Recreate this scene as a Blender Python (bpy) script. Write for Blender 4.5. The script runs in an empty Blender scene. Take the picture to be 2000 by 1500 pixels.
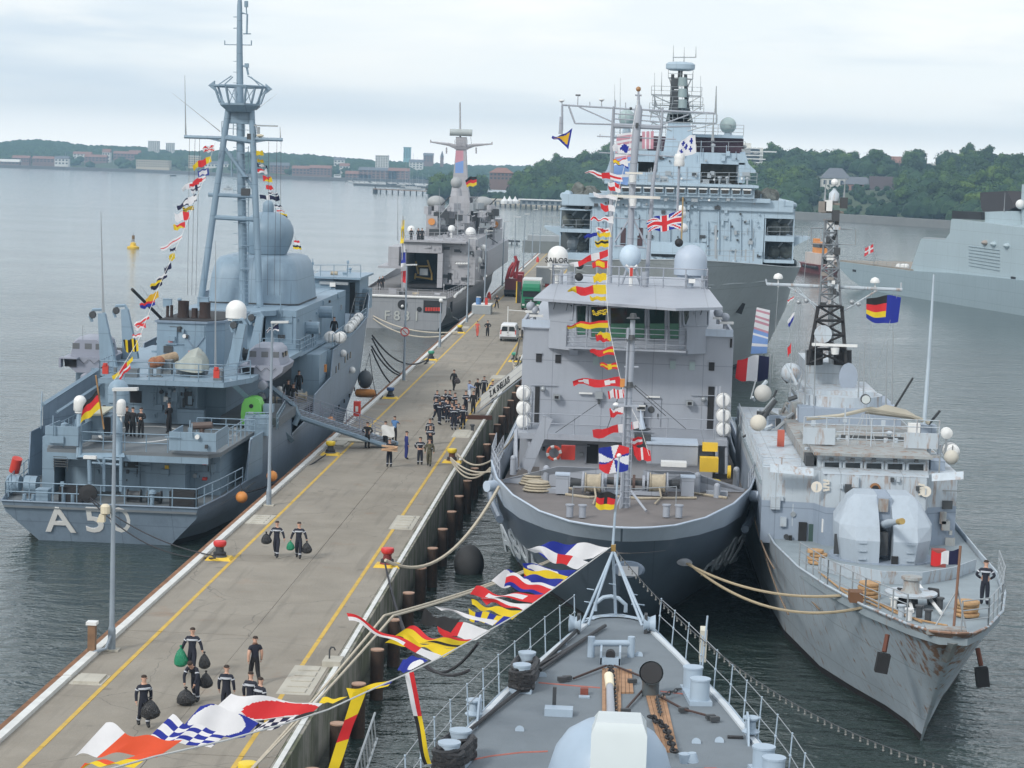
import bpy,bmesh,math,random
from mathutils import Vector,Matrix
from mathutils import noise as mnoise
R=random.Random(7)
rad=math.radians
scene=bpy.context.scene
C=scene.collection
# ---------------------------------------------------------------- camera
FOC,CX,CY,HC=4200.0,1000.0,750.0,21.6
PIT,ROLL,YAW=math.atan(430/4200),math.atan(.0314),rad(3.08)
fv=Vector((-math.sin(YAW)*math.cos(PIT),math.cos(YAW)*math.cos(PIT),-math.sin(PIT)))
r0=Vector((math.cos(YAW),math.sin(YAW),0));u0=r0.cross(fv)
rv=r0*math.cos(ROLL)+u0*math.sin(ROLL);uv=u0*math.cos(ROLL)-r0*math.sin(ROLL)
cam=bpy.data.objects.new('camera',bpy.data.cameras.new('camera'));C.objects.link(cam)
cam.matrix_world=Matrix(((rv.x,uv.x,-fv.x,0),(rv.y,uv.y,-fv.y,0),(rv.z,uv.z,-fv.z,HC),(0,0,0,1)))
cam.data.lens=36*FOC/2000;cam.data.sensor_width=36
cam.data.clip_start=.5;cam.data.clip_end=20000
scene.camera=cam
# the surveyor's helpers: where a sight line from the camera meets a real plane (used to measure real positions)
def ray(px,py):return fv+rv*((px-CX)/FOC)-uv*((py-CY)/FOC)
def atz(px,py,z):
 d=ray(px,py);return d*((z-HC)/d.z)+Vector((0,0,HC))
def aty(px,py,y):
 d=ray(px,py);return d*(y/d.y)+Vector((0,0,HC))
 # ---------------------------------------------------------------- sky, sun, exposure
SUN_EL,SUN_AZ=rad(36),rad(-35)
world=bpy.data.worlds.new('World');scene.world=world;world.use_nodes=True
nt=world.node_tree;nt.nodes.clear()
def N(nt,t,**kw):
 n=nt.nodes.new(t)
 for k,v in kw.items():
  if k.startswith('i_'):n.inputs[k[2:].replace('_',' ')].default_value=v
  else:setattr(n,k,v)
 return n
def ramp(nt,src,pts):
 n=nt.nodes.new('ShaderNodeValToRGB');e=n.color_ramp.elements
 while len(e)<len(pts):e.new(.5)
 for q,(p,c)in zip(e,pts):q.position=p;q.color=(*c,1)if len(c)==3 else c
 nt.links.new(src,n.inputs[0]);return n.outputs[0]
sky=N(nt,'ShaderNodeTexSky',sky_type='NISHITA',sun_disc=False,sun_elevation=SUN_EL,sun_rotation=math.pi-SUN_AZ,air_density=1.0,dust_density=2.0)
skb=N(nt,'ShaderNodeVectorMath',operation='SCALE');skb.inputs['Scale'].default_value=.12
nt.links.new(sky.outputs[0],skb.inputs[0])
tc=N(nt,'ShaderNodeTexCoord')
sep=N(nt,'ShaderNodeSeparateXYZ');nt.links.new(tc.outputs['Generated'],sep.inputs[0])
grad=ramp(nt,sep.outputs[2],[(0.0,(1.5,1.44,1.34)),(.02,(1.12,1.12,1.08)),(.05,(.90,.93,.93)),(.09,(.80,.84,.87)),(.3,(.86,.88,.90)),(1,(.96,.97,.98))])
mp=N(nt,'ShaderNodeMapping');mp.inputs['Scale'].default_value=(4,4,24);mp.inputs['Location'].default_value=(1.3,.2,.15);nt.links.new(tc.outputs['Generated'],mp.inputs[0])
n1=N(nt,'ShaderNodeTexNoise',i_Scale=1.6,i_Detail=7.0,i_Roughness=.55,i_Distortion=.35);nt.links.new(mp.outputs[0],n1.inputs[0])
mp2=N(nt,'ShaderNodeMapping');mp2.inputs['Scale'].default_value=(2.2,2.2,16);mp2.inputs['Location'].default_value=(5.1,2.3,1.1);nt.links.new(tc.outputs['Generated'],mp2.inputs[0])
n2=N(nt,'ShaderNodeTexNoise',i_Scale=1.5,i_Detail=4.0,i_Roughness=.5);nt.links.new(mp2.outputs[0],n2.inputs[0])
dark=ramp(nt,n2.outputs[0],[(.44,(0,0,0)),(.62,(1,1,1))])
lift=ramp(nt,n1.outputs[0],[(.46,(0,0,0)),(.66,(1,1,1))])
hgt=ramp(nt,sep.outputs[2],[(.012,(0,0,0)),(.045,(1,1,1))])
def mixc(nt,fac,a,b,mode='MIX'):
 m=nt.nodes.new('ShaderNodeMix');m.data_type='RGBA';m.blend_type=mode
 for s,v in((0,fac),(6,a),(7,b)):
  if hasattr(v,'links')or isinstance(v,bpy.types.NodeSocket):nt.links.new(v,m.inputs[s])
  else:m.inputs[s].default_value=v if not isinstance(v,tuple)or len(v)==4 else(*v,1)
 return m.outputs[2]
def mathn(nt,op,a,b=0.0,clamp=False):
 m=nt.nodes.new('ShaderNodeMath');m.operation=op;m.use_clamp=clamp
 for s,v in((0,a),(1,b)):
  if isinstance(v,bpy.types.NodeSocket):nt.links.new(v,m.inputs[s])
  else:m.inputs[s].default_value=v
 return m.outputs[0]
c1=mixc(nt,mathn(nt,'MULTIPLY',dark,hgt),grad,(.56,.66,.77))
c2=mixc(nt,mathn(nt,'MULTIPLY',mathn(nt,'MULTIPLY',lift,hgt),.7),c1,(1.02,1.0,.96))
c3=mixc(nt,.12,c2,skb.outputs[0])
bg=N(nt,'ShaderNodeBackground',i_Strength=.97);nt.links.new(c3,bg.inputs[0])
wo=N(nt,'ShaderNodeOutputWorld');nt.links.new(bg.outputs[0],wo.inputs[0])
sl=bpy.data.lights.new('sun','SUN');sl.energy=1.5;sl.angle=rad(10);sl.color=(1,.965,.91)
so=bpy.data.objects.new('sun',sl);C.objects.link(so)
sd=Vector((math.sin(SUN_AZ)*math.cos(SUN_EL),-math.cos(SUN_AZ)*math.cos(SUN_EL),math.sin(SUN_EL)))
so.rotation_euler=sd.to_track_quat('Z','Y').to_euler()
vs=scene.view_settings;vs.view_transform='Standard';vs.look='None';vs.exposure=.42;vs.gamma=1
scene.display_settings.display_device='sRGB'
scene.cycles.max_bounces=5;scene.cycles.diffuse_bounces=2;scene.cycles.glossy_bounces=3;scene.cycles.volume_bounces=0
scene.cycles.transparent_max_bounces=6;scene.cycles.caustics_reflective=True;scene.cycles.caustics_refractive=False
# ---------------------------------------------------------------- materials
MATS={}
def mat(name,col,rough=.6,metal=0.,var=.12,vs=.6,bump=.0,bs=4.,rust=0.,streak=0.,coord='Object',spec=.5,emit=None,rustcol=(.16,.06,.02),seam=0.):
 if name in MATS:return MATS[name]
 m=bpy.data.materials.new(name);m.use_nodes=True;t=m.node_tree;t.nodes.clear()
 p=t.nodes.new('ShaderNodeBsdfPrincipled');o=t.nodes.new('ShaderNodeOutputMaterial');t.links.new(p.outputs[0],o.inputs[0])
 p.inputs['Roughness'].default_value=rough;p.inputs['Metallic'].default_value=metal
 p.inputs['Specular IOR Level'].default_value=spec
 tcn=t.nodes.new('ShaderNodeTexCoord');co=tcn.outputs[coord]
 n=N(t,'ShaderNodeTexNoise',i_Scale=vs,i_Detail=6.0,i_Roughness=.62);t.links.new(co,n.inputs[0])
 base=ramp(t,n.outputs[0],[(.25,tuple(c*(1-var)for c in col)),(.75,tuple(min(1,c*(1+var))for c in col))])
 if streak:
  mm=N(t,'ShaderNodeMapping');mm.inputs['Scale'].default_value=(1.4,1.4,.12);t.links.new(co,mm.inputs[0])
  ns=N(t,'ShaderNodeTexNoise',i_Scale=2.2,i_Detail=5.0,i_Roughness=.7);t.links.new(mm.outputs[0],ns.inputs[0])
  sr=ramp(t,ns.outputs[0],[(.48,(0,0,0)),(.72,(1,1,1))])
  base=mixc(t,mathn(t,'MULTIPLY',sr,streak),base,tuple(c*.62+.01 for c in col))
 if rust:
  mm=N(t,'ShaderNodeMapping');mm.inputs['Scale'].default_value=(1.8,1.8,.35);t.links.new(co,mm.inputs[0])
  nr=N(t,'ShaderNodeTexNoise',i_Scale=1.3,i_Detail=9.0,i_Roughness=.72);t.links.new(mm.outputs[0],nr.inputs[0])
  rr=ramp(t,nr.outputs[0],[(.64-.2*rust,(0,0,0)),(.75-.17*rust,(1,1,1))])
  base=mixc(t,mathn(t,'MULTIPLY',rr,min(1,.55+.3*rust)),base,rustcol)
 if seam:
  g=t.nodes.new('ShaderNodeNewGeometry');sn_=t.nodes.new('ShaderNodeSeparateXYZ');t.links.new(g.outputs['Normal'],sn_.inputs[0]);sp=t.nodes.new('ShaderNodeSeparateXYZ');t.links.new(g.outputs['Position'],sp.inputs[0]);tot=None
  for ax,per in((0,2.9),(1,4.7),(2,2.3)):
   fr_=mathn(t,'ABSOLUTE',mathn(t,'SUBTRACT',mathn(t,'FRACT',mathn(t,'DIVIDE',sp.outputs[ax],per)),.5));ln=mathn(t,'MULTIPLY',mathn(t,'LESS_THAN',fr_,.012/per*2),mathn(t,'LESS_THAN',mathn(t,'ABSOLUTE',sn_.outputs[ax]),.6));tot=ln if tot is None else mathn(t,'MAXIMUM',tot,ln)
  base=mixc(t,mathn(t,'MULTIPLY',tot,seam),base,tuple(c*.45 for c in col))
  nsx=N(t,'ShaderNodeTexNoise',i_Scale=1.7,i_Detail=8.0,i_Roughness=.75);t.links.new(co,nsx.inputs[0]);base=mixc(t,mathn(t,'MULTIPLY',ramp(t,nsx.outputs[0],[(.60,(0,0,0)),(.68,(1,1,1))]),.22),base,tuple(min(1,c*1.35+.03)for c in col))
 t.links.new(base,p.inputs['Base Color'])
 if bump:
  nb=N(t,'ShaderNodeTexNoise',i_Scale=bs,i_Detail=4.0);t.links.new(co,nb.inputs[0])
  b=N(t,'ShaderNodeBump',i_Strength=bump,i_Distance=.05);t.links.new(nb.outputs[0],b.inputs['Height']);t.links.new(b.outputs[0],p.inputs['Normal'])
 if emit:p.inputs['Emission Color'].default_value=(*emit,1);p.inputs['Emission Strength'].default_value=1
 MATS[name]=m;return m
WHITE=mat('white_paint',(.72,.73,.72),.45,var=.06,streak=.15)
BLACK=mat('black_rubber',(.018,.018,.02),.7,var=.3)
DARK=mat('dark_metal',(.05,.055,.06),.6,var=.25)
GLASS=mat('dark_glass',(.018,.024,.028),.08,var=.1)
RED=mat('red_paint',(.55,.045,.03),.5)
YEL=mat('yellow_paint',(.68,.45,.035),.55,var=.15,rust=.12)
ORANGE=mat('orange_float',(.62,.25,.06),.55,var=.2)
WOOD=mat('weathered_wood',(.22,.13,.075),.85,var=.35,vs=2)
ROPE=mat('natural_rope',(.42,.37,.28),.9,var=.2,vs=6,bump=.5,bs=20)
BROPE=mat('black_rope',(.025,.025,.03),.8)
STEEL=mat('galvanised_steel',(.34,.37,.39),.45,metal=.35,var=.12)
# ---------------------------------------------------------------- mesh building
class MB:
 def __init__(s):s.v=[];s.f=[];s.mi=[];s.m=0
 def face(s,*i):s.f.append(i);s.mi.append(s.m)
 def add(s,vs,fs):
  b=len(s.v);s.v+=[tuple(a)for a in vs]
  for f in fs:s.f.append(tuple(b+i for i in f));s.mi.append(s.m)
  return s
 def box(s,x0,x1,y0,y1,z0,z1):
  return s.add([(x,y,z)for z in(z0,z1)for y in(y0,y1)for x in(x0,x1)],[(0,2,3,1),(4,5,7,6),(0,1,5,4),(2,6,7,3),(0,4,6,2),(1,3,7,5)])
 def bc(s,c,d,rz=0,rx=0,ry=0):
  m=Matrix.Rotation(rz,3,'Z')@Matrix.Rotation(rx,3,'X')@Matrix.Rotation(ry,3,'Y');c=Vector(c)
  return s.add([c+m@Vector((x*d[0]/2,y*d[1]/2,z*d[2]/2))for z in(-1,1)for y in(-1,1)for x in(-1,1)],[(0,2,3,1),(4,5,7,6),(0,1,5,4),(2,6,7,3),(0,4,6,2),(1,3,7,5)])
 def cyl(s,p,q,r,r2=None,n=8,cap=True):
  p=Vector(p);q=Vector(q);r2=r if r2 is None else r2;d=(q-p)
  if d.length<1e-6:return s
  a=d.orthogonal().normalized();b=d.normalized().cross(a);vs=[]
  for c,rr in((p,r),(q,r2)):
   for k in range(n):
    t=2*math.pi*k/n+math.pi/n;vs.append(c+a*(rr*math.cos(t))+b*(rr*math.sin(t)))
  fs=[(k,(k+1)%n,n+(k+1)%n,n+k)for k in range(n)]
  if cap:fs+=[tuple(range(n-1,-1,-1)),tuple(range(n,2*n))]
  return s.add(vs,fs)
 def tube(s,pts,r,n=5,taper=None,cap=True):
  pts=[Vector(p)for p in pts];vs=[];a=None
  for i,p in enumerate(pts):
   d=(pts[min(i+1,len(pts)-1)]-pts[max(i-1,0)]).normalized()
   a=d.orthogonal().normalized()if a is None else(a-d*a.dot(d)).normalized()
   b=d.cross(a);rr=r if taper is None else r*(1+(taper-1)*i/(len(pts)-1))
   if isinstance(r,(list,tuple)):rr=r[i]
   for k in range(n):t=2*math.pi*k/n;vs.append(p+a*(rr*math.cos(t))+b*(rr*math.sin(t)))
  fs=[(i*n+k,i*n+(k+1)%n,(i+1)*n+(k+1)%n,(i+1)*n+k)for i in range(len(pts)-1)for k in range(n)]
  if cap:fs+=[tuple(range(n-1,-1,-1)),tuple(range((len(pts)-1)*n,len(pts)*n))]
  return s.add(vs,fs)
 def lathe(s,c,prof,n=16,axis='z',sx=1.,sy=1.):
  vs=[];fs=[];c=Vector(c)
  for r,z in prof:
   for k in range(n):
    t=2*math.pi*k/n;v=(r*sx*math.cos(t),r*sy*math.sin(t),z)
    if axis=='x':v=(z,v[0],v[1])
    if axis=='y':v=(v[0],z,v[1])
    vs.append(c+Vector(v))
  fs=[(i*n+k,i*n+(k+1)%n,(i+1)*n+(k+1)%n,(i+1)*n+k)for i in range(len(prof)-1)for k in range(n)]
  fs+=[tuple(range(n-1,-1,-1)),tuple(range((len(prof)-1)*n,len(prof)*n))]
  return s.add(vs,fs)
 def ball(s,c,r,n=14,m=8,sz=1.):
  return s.lathe(c,[(r*math.sin(math.pi*i/m)if 0<i<m else r*.02,-r*sz*math.cos(math.pi*i/m))for i in range(m+1)],n)
 def dome(s,c,r,h,n=16):
  return s.lathe(c,[(r*.92,0),(r,.04),(r,h)]+[(r*math.cos(a),h+r*math.sin(a))for a in[math.pi/2*i/7 for i in range(1,7)]]+[(r*.02,h+r)],n)
 def prism(s,poly,z0,z1,top=None):
  n=len(poly);top=top or poly
  return s.add([(p[0],p[1],z0)for p in poly]+[(p[0],p[1],z1)for p in top],[(k,(k+1)%n,n+(k+1)%n,n+k)for k in range(n)]+[tuple(range(n-1,-1,-1)),tuple(range(n,2*n))])
 def ext(s,pts,d):
  n=len(pts);d=Vector(d)
  return s.add([Vector(p)for p in pts]+[Vector(p)+d for p in pts],[(k,(k+1)%n,n+(k+1)%n,n+k)for k in range(n)]+[tuple(range(n-1,-1,-1)),tuple(range(n,2*n))])
 def loft(s,secs,cap=True):
  n=len(secs[0]);b=len(s.v)
  s.add([p for q in secs for p in q],[(i*n+k,i*n+(k+1)%n,(i+1)*n+(k+1)%n,(i+1)*n+k)for i in range(len(secs)-1)for k in range(n)])
  if cap:s.f+=[tuple(b+k for k in range(n-1,-1,-1)),tuple(b+(len(secs)-1)*n+k for k in range(n))];s.mi+=[s.m,s.m]
  return s
 def rail(s,pts,h=1.05,gap=1.5,nr=3,r=.025,rp=.03):
  pts=[Vector(p)for p in pts]
  for a,b in zip(pts,pts[1:]):
   k=max(1,round((b-a).length/gap))
   for i in range(k+1):p=a.lerp(b,i/k);s.cyl(p,p+Vector((0,0,h)),rp,n=4,cap=False)
   for j in range(nr):z=Vector((0,0,h*(j+1)/nr));s.cyl(a+z,b+z,r,n=4,cap=False)
  return s
 def ladder(s,p,q,w=.45,ax=(1,0,0),step=.3,r=.025):
  p=Vector(p);q=Vector(q);a=Vector(ax)*w/2
  s.cyl(p-a,q-a,r,n=4);s.cyl(p+a,q+a,r,n=4);k=max(2,int((q-p).length/step))
  for i in range(k):c=p.lerp(q,(i+.5)/k);s.cyl(c-a,c+a,r*.8,n=4)
  return s
 def go(s,name,mats,parent=None,smooth=False,loc=None,auto=True):
  me=bpy.data.meshes.new(name);off=Vector((0,0,0))
  o=bpy.data.objects.new(name,me);C.objects.link(o)
  if parent is not None:
   o.parent=parent;off=ORG.get(parent.name,Vector((0,0,0)));ORG[o.name]=off
  elif loc is not None:off=Vector(loc);o.location=off;ORG[o.name]=off
  me.from_pydata([(v[0]-off.x,v[1]-off.y,v[2]-off.z)for v in s.v],[],s.f)
  for m in(mats if isinstance(mats,(list,tuple))else[mats]):me.materials.append(m)
  if any(s.mi):me.polygons.foreach_set('material_index',s.mi)
  bm=bmesh.new();bm.from_mesh(me);bmesh.ops.recalc_face_normals(bm,faces=bm.faces);bm.to_mesh(me);bm.free()
  if smooth:
   me.polygons.foreach_set('use_smooth',[True]*len(me.polygons));me.set_sharp_from_angle(angle=rad(40))
  return o
ORG={}
def tag(o,label,cat,group=None):
 o['label']=label;o['category']=cat
 if group:o['group']=group
 return o
def thing(name,label,cat,loc=(0,0,0),group=None,rz=0,local=False):
 o=bpy.data.objects.new(name,None);C.objects.link(o);o.location=loc;o.rotation_euler=(0,0,rz);o.empty_display_size=.5
 if not local:ORG[o.name]=Vector(loc)
 return tag(o,label,cat,group)
def struct(o):o['kind']='structure';return o
def stuff(o):o['kind']='stuff';return o
def dup(o,loc=None,rz=None,label=None,group=None,scale=None):
 KIDS={}
 def cp(a,par):
  c=a.copy();C.objects.link(c)
  if par is not None:c.parent=par
  if a.name in ORG:ORG[c.name]=ORG[a.name]
  for k in a.children:cp(k,c)
  return c
 r=cp(o,None)
 if loc is not None:r.location=loc
 if rz is not None:r.rotation_euler=(0,0,rz)
 if scale is not None:r.scale=(scale,)*3 if isinstance(scale,(int,float))else scale
 if label:r['label']=label
 if group:r['group']=group
 return r
def sag(p,q,s,n=14):
 p=Vector(p);q=Vector(q)
 return[p.lerp(q,i/n)-Vector((0,0,4*s*(i/n)*(1-i/n)))for i in range(n+1)]
def text_mesh(name,txt,size,mt,parent,mtx,depth=.01,bold=0.):
 cu=bpy.data.curves.new(name,'FONT');cu.body=txt;cu.size=size;cu.extrude=depth;cu.offset=bold;cu.align_x='CENTER';cu.align_y='CENTER';cu.resolution_u=3
 t=bpy.data.objects.new('tmp',cu);C.objects.link(t);bpy.context.view_layer.update()
 me=bpy.data.meshes.new_from_object(t.evaluated_get(bpy.context.evaluated_depsgraph_get()));bpy.data.objects.remove(t)
 me.transform(mtx);off=ORG.get(parent.name,Vector((0,0,0)));me.transform(Matrix.Translation(-off));me.materials.clear();me.materials.append(mt)
 o=bpy.data.objects.new(name,me);C.objects.link(o);o.parent=parent;ORG[o.name]=off;return o
def frame_mtx(c,x,y):
 x=Vector(x).normalized();y=(Vector(y)-x*Vector(y).dot(x)).normalized();z=x.cross(y)
 return Matrix(((x.x,y.x,z.x,c[0]),(x.y,y.y,z.y,c[1]),(x.z,y.z,z.z,c[2]),(0,0,0,1)))
ORD='first second third fourth fifth sixth seventh eighth ninth tenth eleventh twelfth thirteenth fourteenth fifteenth sixteenth seventeenth eighteenth nineteenth twentieth'.split();ORD+=['twenty-'+w for w in ORD[:9]]+['thirtieth']+['thirty-'+w for w in ORD[:9]]+['fortieth','forty-first','forty-second','forty-third']
# ---------------------------------------------------------------- water, haze, far land
def water_mat():
 m=bpy.data.materials.new('harbour_water');m.use_nodes=True;t=m.node_tree;t.nodes.clear()
 p=t.nodes.new('ShaderNodeBsdfPrincipled');o=t.nodes.new('ShaderNodeOutputMaterial');t.links.new(p.outputs[0],o.inputs[0])
 g=t.nodes.new('ShaderNodeNewGeometry');P=g.outputs['Position']
 def nz(scale,mpsc,det,rot=0):
  a=N(t,'ShaderNodeMapping');a.inputs['Scale'].default_value=mpsc;a.inputs['Rotation'].default_value=(0,0,rot);t.links.new(P,a.inputs[0])
  b=N(t,'ShaderNodeTexNoise',i_Scale=scale,i_Detail=det,i_Roughness=.6,i_Distortion=.25);t.links.new(a.outputs[0],b.inputs[0]);return b.outputs[0]
 w1=nz(.55,(.75,1.3,1),4.0,.25);w2=nz(2.0,(.7,1.25,1),3.0,-.4);w3=nz(.12,(1,1.4,1),2.0)
 calm=ramp(t,nz(.022,(.5,1.4,1),4.0),[(.35,(.45,)*3),(.65,(1,)*3)])
 h=mathn(t,'ADD',mathn(t,'ADD',mathn(t,'MULTIPLY',w1,.85),mathn(t,'MULTIPLY',w2,.17)),mathn(t,'MULTIPLY',w3,.7))
 b=N(t,'ShaderNodeBump',i_Strength=1.0,i_Distance=.55);sy=t.nodes.new('ShaderNodeSeparateXYZ');t.links.new(P,sy.inputs[0]);far=mathn(t,'SUBTRACT',1.0,mathn(t,'MULTIPLY',mathn(t,'MULTIPLY',mathn(t,'SUBTRACT',sy.outputs[1],70.0),1/330,True),.72));t.links.new(mathn(t,'MULTIPLY',mathn(t,'MULTIPLY',h,calm),far),b.inputs['Height']);t.links.new(b.outputs[0],p.inputs['Normal'])
 col=ramp(t,nz(.03,(1,1,1),3.0),[(.3,(.022,.038,.035)),(.7,(.034,.052,.047))])
 t.links.new(col,p.inputs['Base Color']);p.inputs['Roughness'].default_value=.09;p.inputs['IOR'].default_value=1.36;p.inputs['Specular IOR Level'].default_value=.62
 return m
w=MB();w.add([(-9000,-400,0),(9000,-400,0),(9000,9000,0),(-9000,9000,0)],[(0,1,2,3)])
struct(w.go('water',water_mat(),loc=(0,0,0)))
hz=MB();hz.box(-1800,1500,-60,4000,-1.5,110)
hm=bpy.data.materials.new('haze');hm.use_nodes=True;ht=hm.node_tree;ht.nodes.clear()
pv=N(ht,'ShaderNodeVolumePrincipled');pv.inputs['Color'].default_value=(.50,.76,1,1);pv.inputs['Density'].default_value=.00021;pv.inputs['Anisotropy'].default_value=.1
ho=ht.nodes.new('ShaderNodeOutputMaterial');ht.links.new(pv.outputs[0],ho.inputs['Volume'])
stuff(hz.go('haze',hm,loc=(0,1000,0)))
def leafmat(name,c,hue=.35):
 m=bpy.data.materials.new(name);m.use_nodes=True;t=m.node_tree;p=t.nodes['Principled BSDF']
 g=t.nodes.new('ShaderNodeNewGeometry');n=N(t,'ShaderNodeTexNoise',i_Scale=.07,i_Detail=3.0);t.links.new(g.outputs['Position'],n.inputs[0])
 n2=N(t,'ShaderNodeTexNoise',i_Scale=.9,i_Detail=2.0);t.links.new(g.outputs['Position'],n2.inputs[0])
 oi=t.nodes.new('ShaderNodeObjectInfo')
 f=mathn(t,'ADD',mathn(t,'MULTIPLY',n.outputs[0],.5),mathn(t,'ADD',mathn(t,'MULTIPLY',oi.outputs['Random'],.3),mathn(t,'MULTIPLY',n2.outputs[0],.2)))
 t.links.new(ramp(t,f,[(.36,tuple(a*.5 for a in c)),(.5,c),(.66,(c[0]*2.0,c[1]*1.6,c[2]*1.1))]),p.inputs['Base Color'])
 p.inputs['Roughness'].default_value=.85;p.inputs['Specular IOR Level'].default_value=.15;MATS[name]=m;return m
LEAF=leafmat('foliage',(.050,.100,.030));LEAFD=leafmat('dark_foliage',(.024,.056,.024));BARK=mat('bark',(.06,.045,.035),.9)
GRASS=mat('rough_grass',(.05,.075,.03),.95,var=.3,vs=.05)
def land(name,pts,rows=9,seed=0,amp=2.0):
 """terrain between a shoreline (px,py at water level) and a ridge (tree-top line py, depth beyond the shore, tree height)"""
 A=[]
 for px,sy,ry,dep,th in pts:
  s=atz(px,sy,0);r=aty(px,ry,s.y+dep);r.z-=th;A.append((s,r))
 grid=[]
 for i,(s,r)in enumerate(A):
  row=[]
  for j in range(rows+1):
   t=j/rows;q=s.lerp(r,t);q.z=1.2*min(1,t*20)+(r.z-1.2)*(t**.8)+amp*mnoise.noise(Vector((q.x*.012,q.y*.012,seed)))*min(1,t*4)*(1-t)
   if j==0:q.z=-.6
   row.append(q)
  b=row[-1]+(row[-1]-row[0]).normalized()*400;b.z=row[-1].z-6;row.append(b);grid.append(row)
 m=MB();n=rows+2
 m.add([q for r in grid for q in r],[(i*n+j,i*n+j+1,(i+1)*n+j+1,(i+1)*n+j)for i in range(len(grid)-1)for j in range(n-1)])
 struct(m.go(name,GRASS,loc=tuple(grid[0][0]),smooth=True))
 def at(u,t):
  f=u*(len(grid)-1);i=min(int(f),len(grid)-2);g=t*rows;j=min(int(g),rows-1)
  a=grid[i][j].lerp(grid[i+1][j],f-i);b=grid[i][j+1].lerp(grid[i+1][j+1],f-i);return a.lerp(b,g-j)
 return at
Lp=[(-260,318,272,500,13),(-100,320,270,500,13),(0,325,270,480,13),(50,326,264,480,13),(110,328,267,480,13),(165,330,276,520,13),(220,333,277,540,13),(270,335,279,540,13),(310,336,284,560,13),(400,340,287,600,13),(450,343,286,600,13),(520,346,289,560,13),(600,348,293,600,13),(650,350,299,600,13),(700,352,302,620,13),(740,353,307,620,13),(800,354,308,620,13),(850,354,311,700,13),(920,355,316,800,13),(1000,356,316,900,13),(1080,357,318,900,13)]
landL=land('far_shore_hills',Lp,seed=3)
Rp=[(850,389,362,200,8),(900,391,357,220,9),(950,394,359,220,9),(1000,397,352,260,10),(1030,399,331,320,13),(1070,401,311,340,13),(1110,403,300,360,13),(1160,406,286,380,13),(1220,409,280,400,13),(1320,414,279,400,13),(1440,420,278,400,13),(1500,424,283,400,13),(1560,427,283,400,13),(1650,431,285,400,13),(1740,436,288,400,13),(1810,440,287,400,13),(1860,444,286,390,13),(1930,449,291,380,13),(2000,454,298,360,13),(2120,462,300,350,13),(2260,470,306,350,13)]
landR=land('wooded_hill',Rp,seed=8)
def blob(m,c,r,seed,sub=1,sz=.9):
 bm=bmesh.new();bmesh.ops.create_icosphere(bm,subdivisions=sub,radius=1)
 vs=[]
 for v in bm.verts:
  k=1+.33*mnoise.noise(v.co*1.7+Vector((seed,seed*.7,0)))+.12*mnoise.noise(v.co*4+Vector((seed,0,0)))
  vs.append((c[0]+v.co.x*r*k,c[1]+v.co.y*r*k,c[2]+v.co.z*r*sz*k))
 m.add(vs,[tuple(v.index for v in f.verts)for f in bm.faces]);bm.free()
ICO=[]
bm=bmesh.new();bmesh.ops.create_icosphere(bm,subdivisions=1,radius=1)
ICOV=[v.co.copy()for v in bm.verts];ICOF=[tuple(v.index for v in f.verts)for f in bm.faces];bm.free()
fw=MB();FARGAP=[(299,297,12,4,2830),(331,297,9,4,2850),(745,333,14,8,2300),(298,327,34,6,2420),(378,326,12,10,2440),(207,317,9,8,2560),(15,321,26,6,2440),(40,317,18,6,2480),(88,317,26,6,2470),(120,322,14,8,2430),(160,309,18,6,2600),(186,315,20,6,2540),(245,310,24,6,2620),(425,327,26,4,2420),(545,338,18,8,2260),(595,341,24,8,2200),(662,324,12,6,2500),(672,335,10,6,2340),(700,350,26,8,2110),(738,349,38,12,2110),(812,330,14,8,2500)]
for k in range(7500):
 t=R.random()**.7;u=R.random();q=landL(u,min(1,t*.97+.05 if t>.35 else t));r=R.uniform(3,6.5)
 if t<.12 and R.random()<.6:continue
 pr=q-Vector((0,0,HC));w_=pr.dot(fv);sx=CX+FOC*pr.dot(rv)/w_;sy=CY-FOC*pr.dot(uv)/w_
 if any(abs(sx-a)<c+6 and b-d<sy<b+12 and q.y<e for a,b,c,d,e in FARGAP):continue
 s=R.random()*50;fw.add([q+Vector((v.x*r*1.2*(1+.3*mnoise.noise(v*2+Vector((s,0,0)))),v.y*r,r*.6+v.z*r*.8*(1+.3*mnoise.noise(v*2+Vector((0,s,0))))))for v in ICOV],ICOF)
stuff(tag(fw.go('far_woodland',LEAFD,loc=(-500,2400,0)),'blue-green woodland covering the far shore hills across the bay','woodland'))
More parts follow.
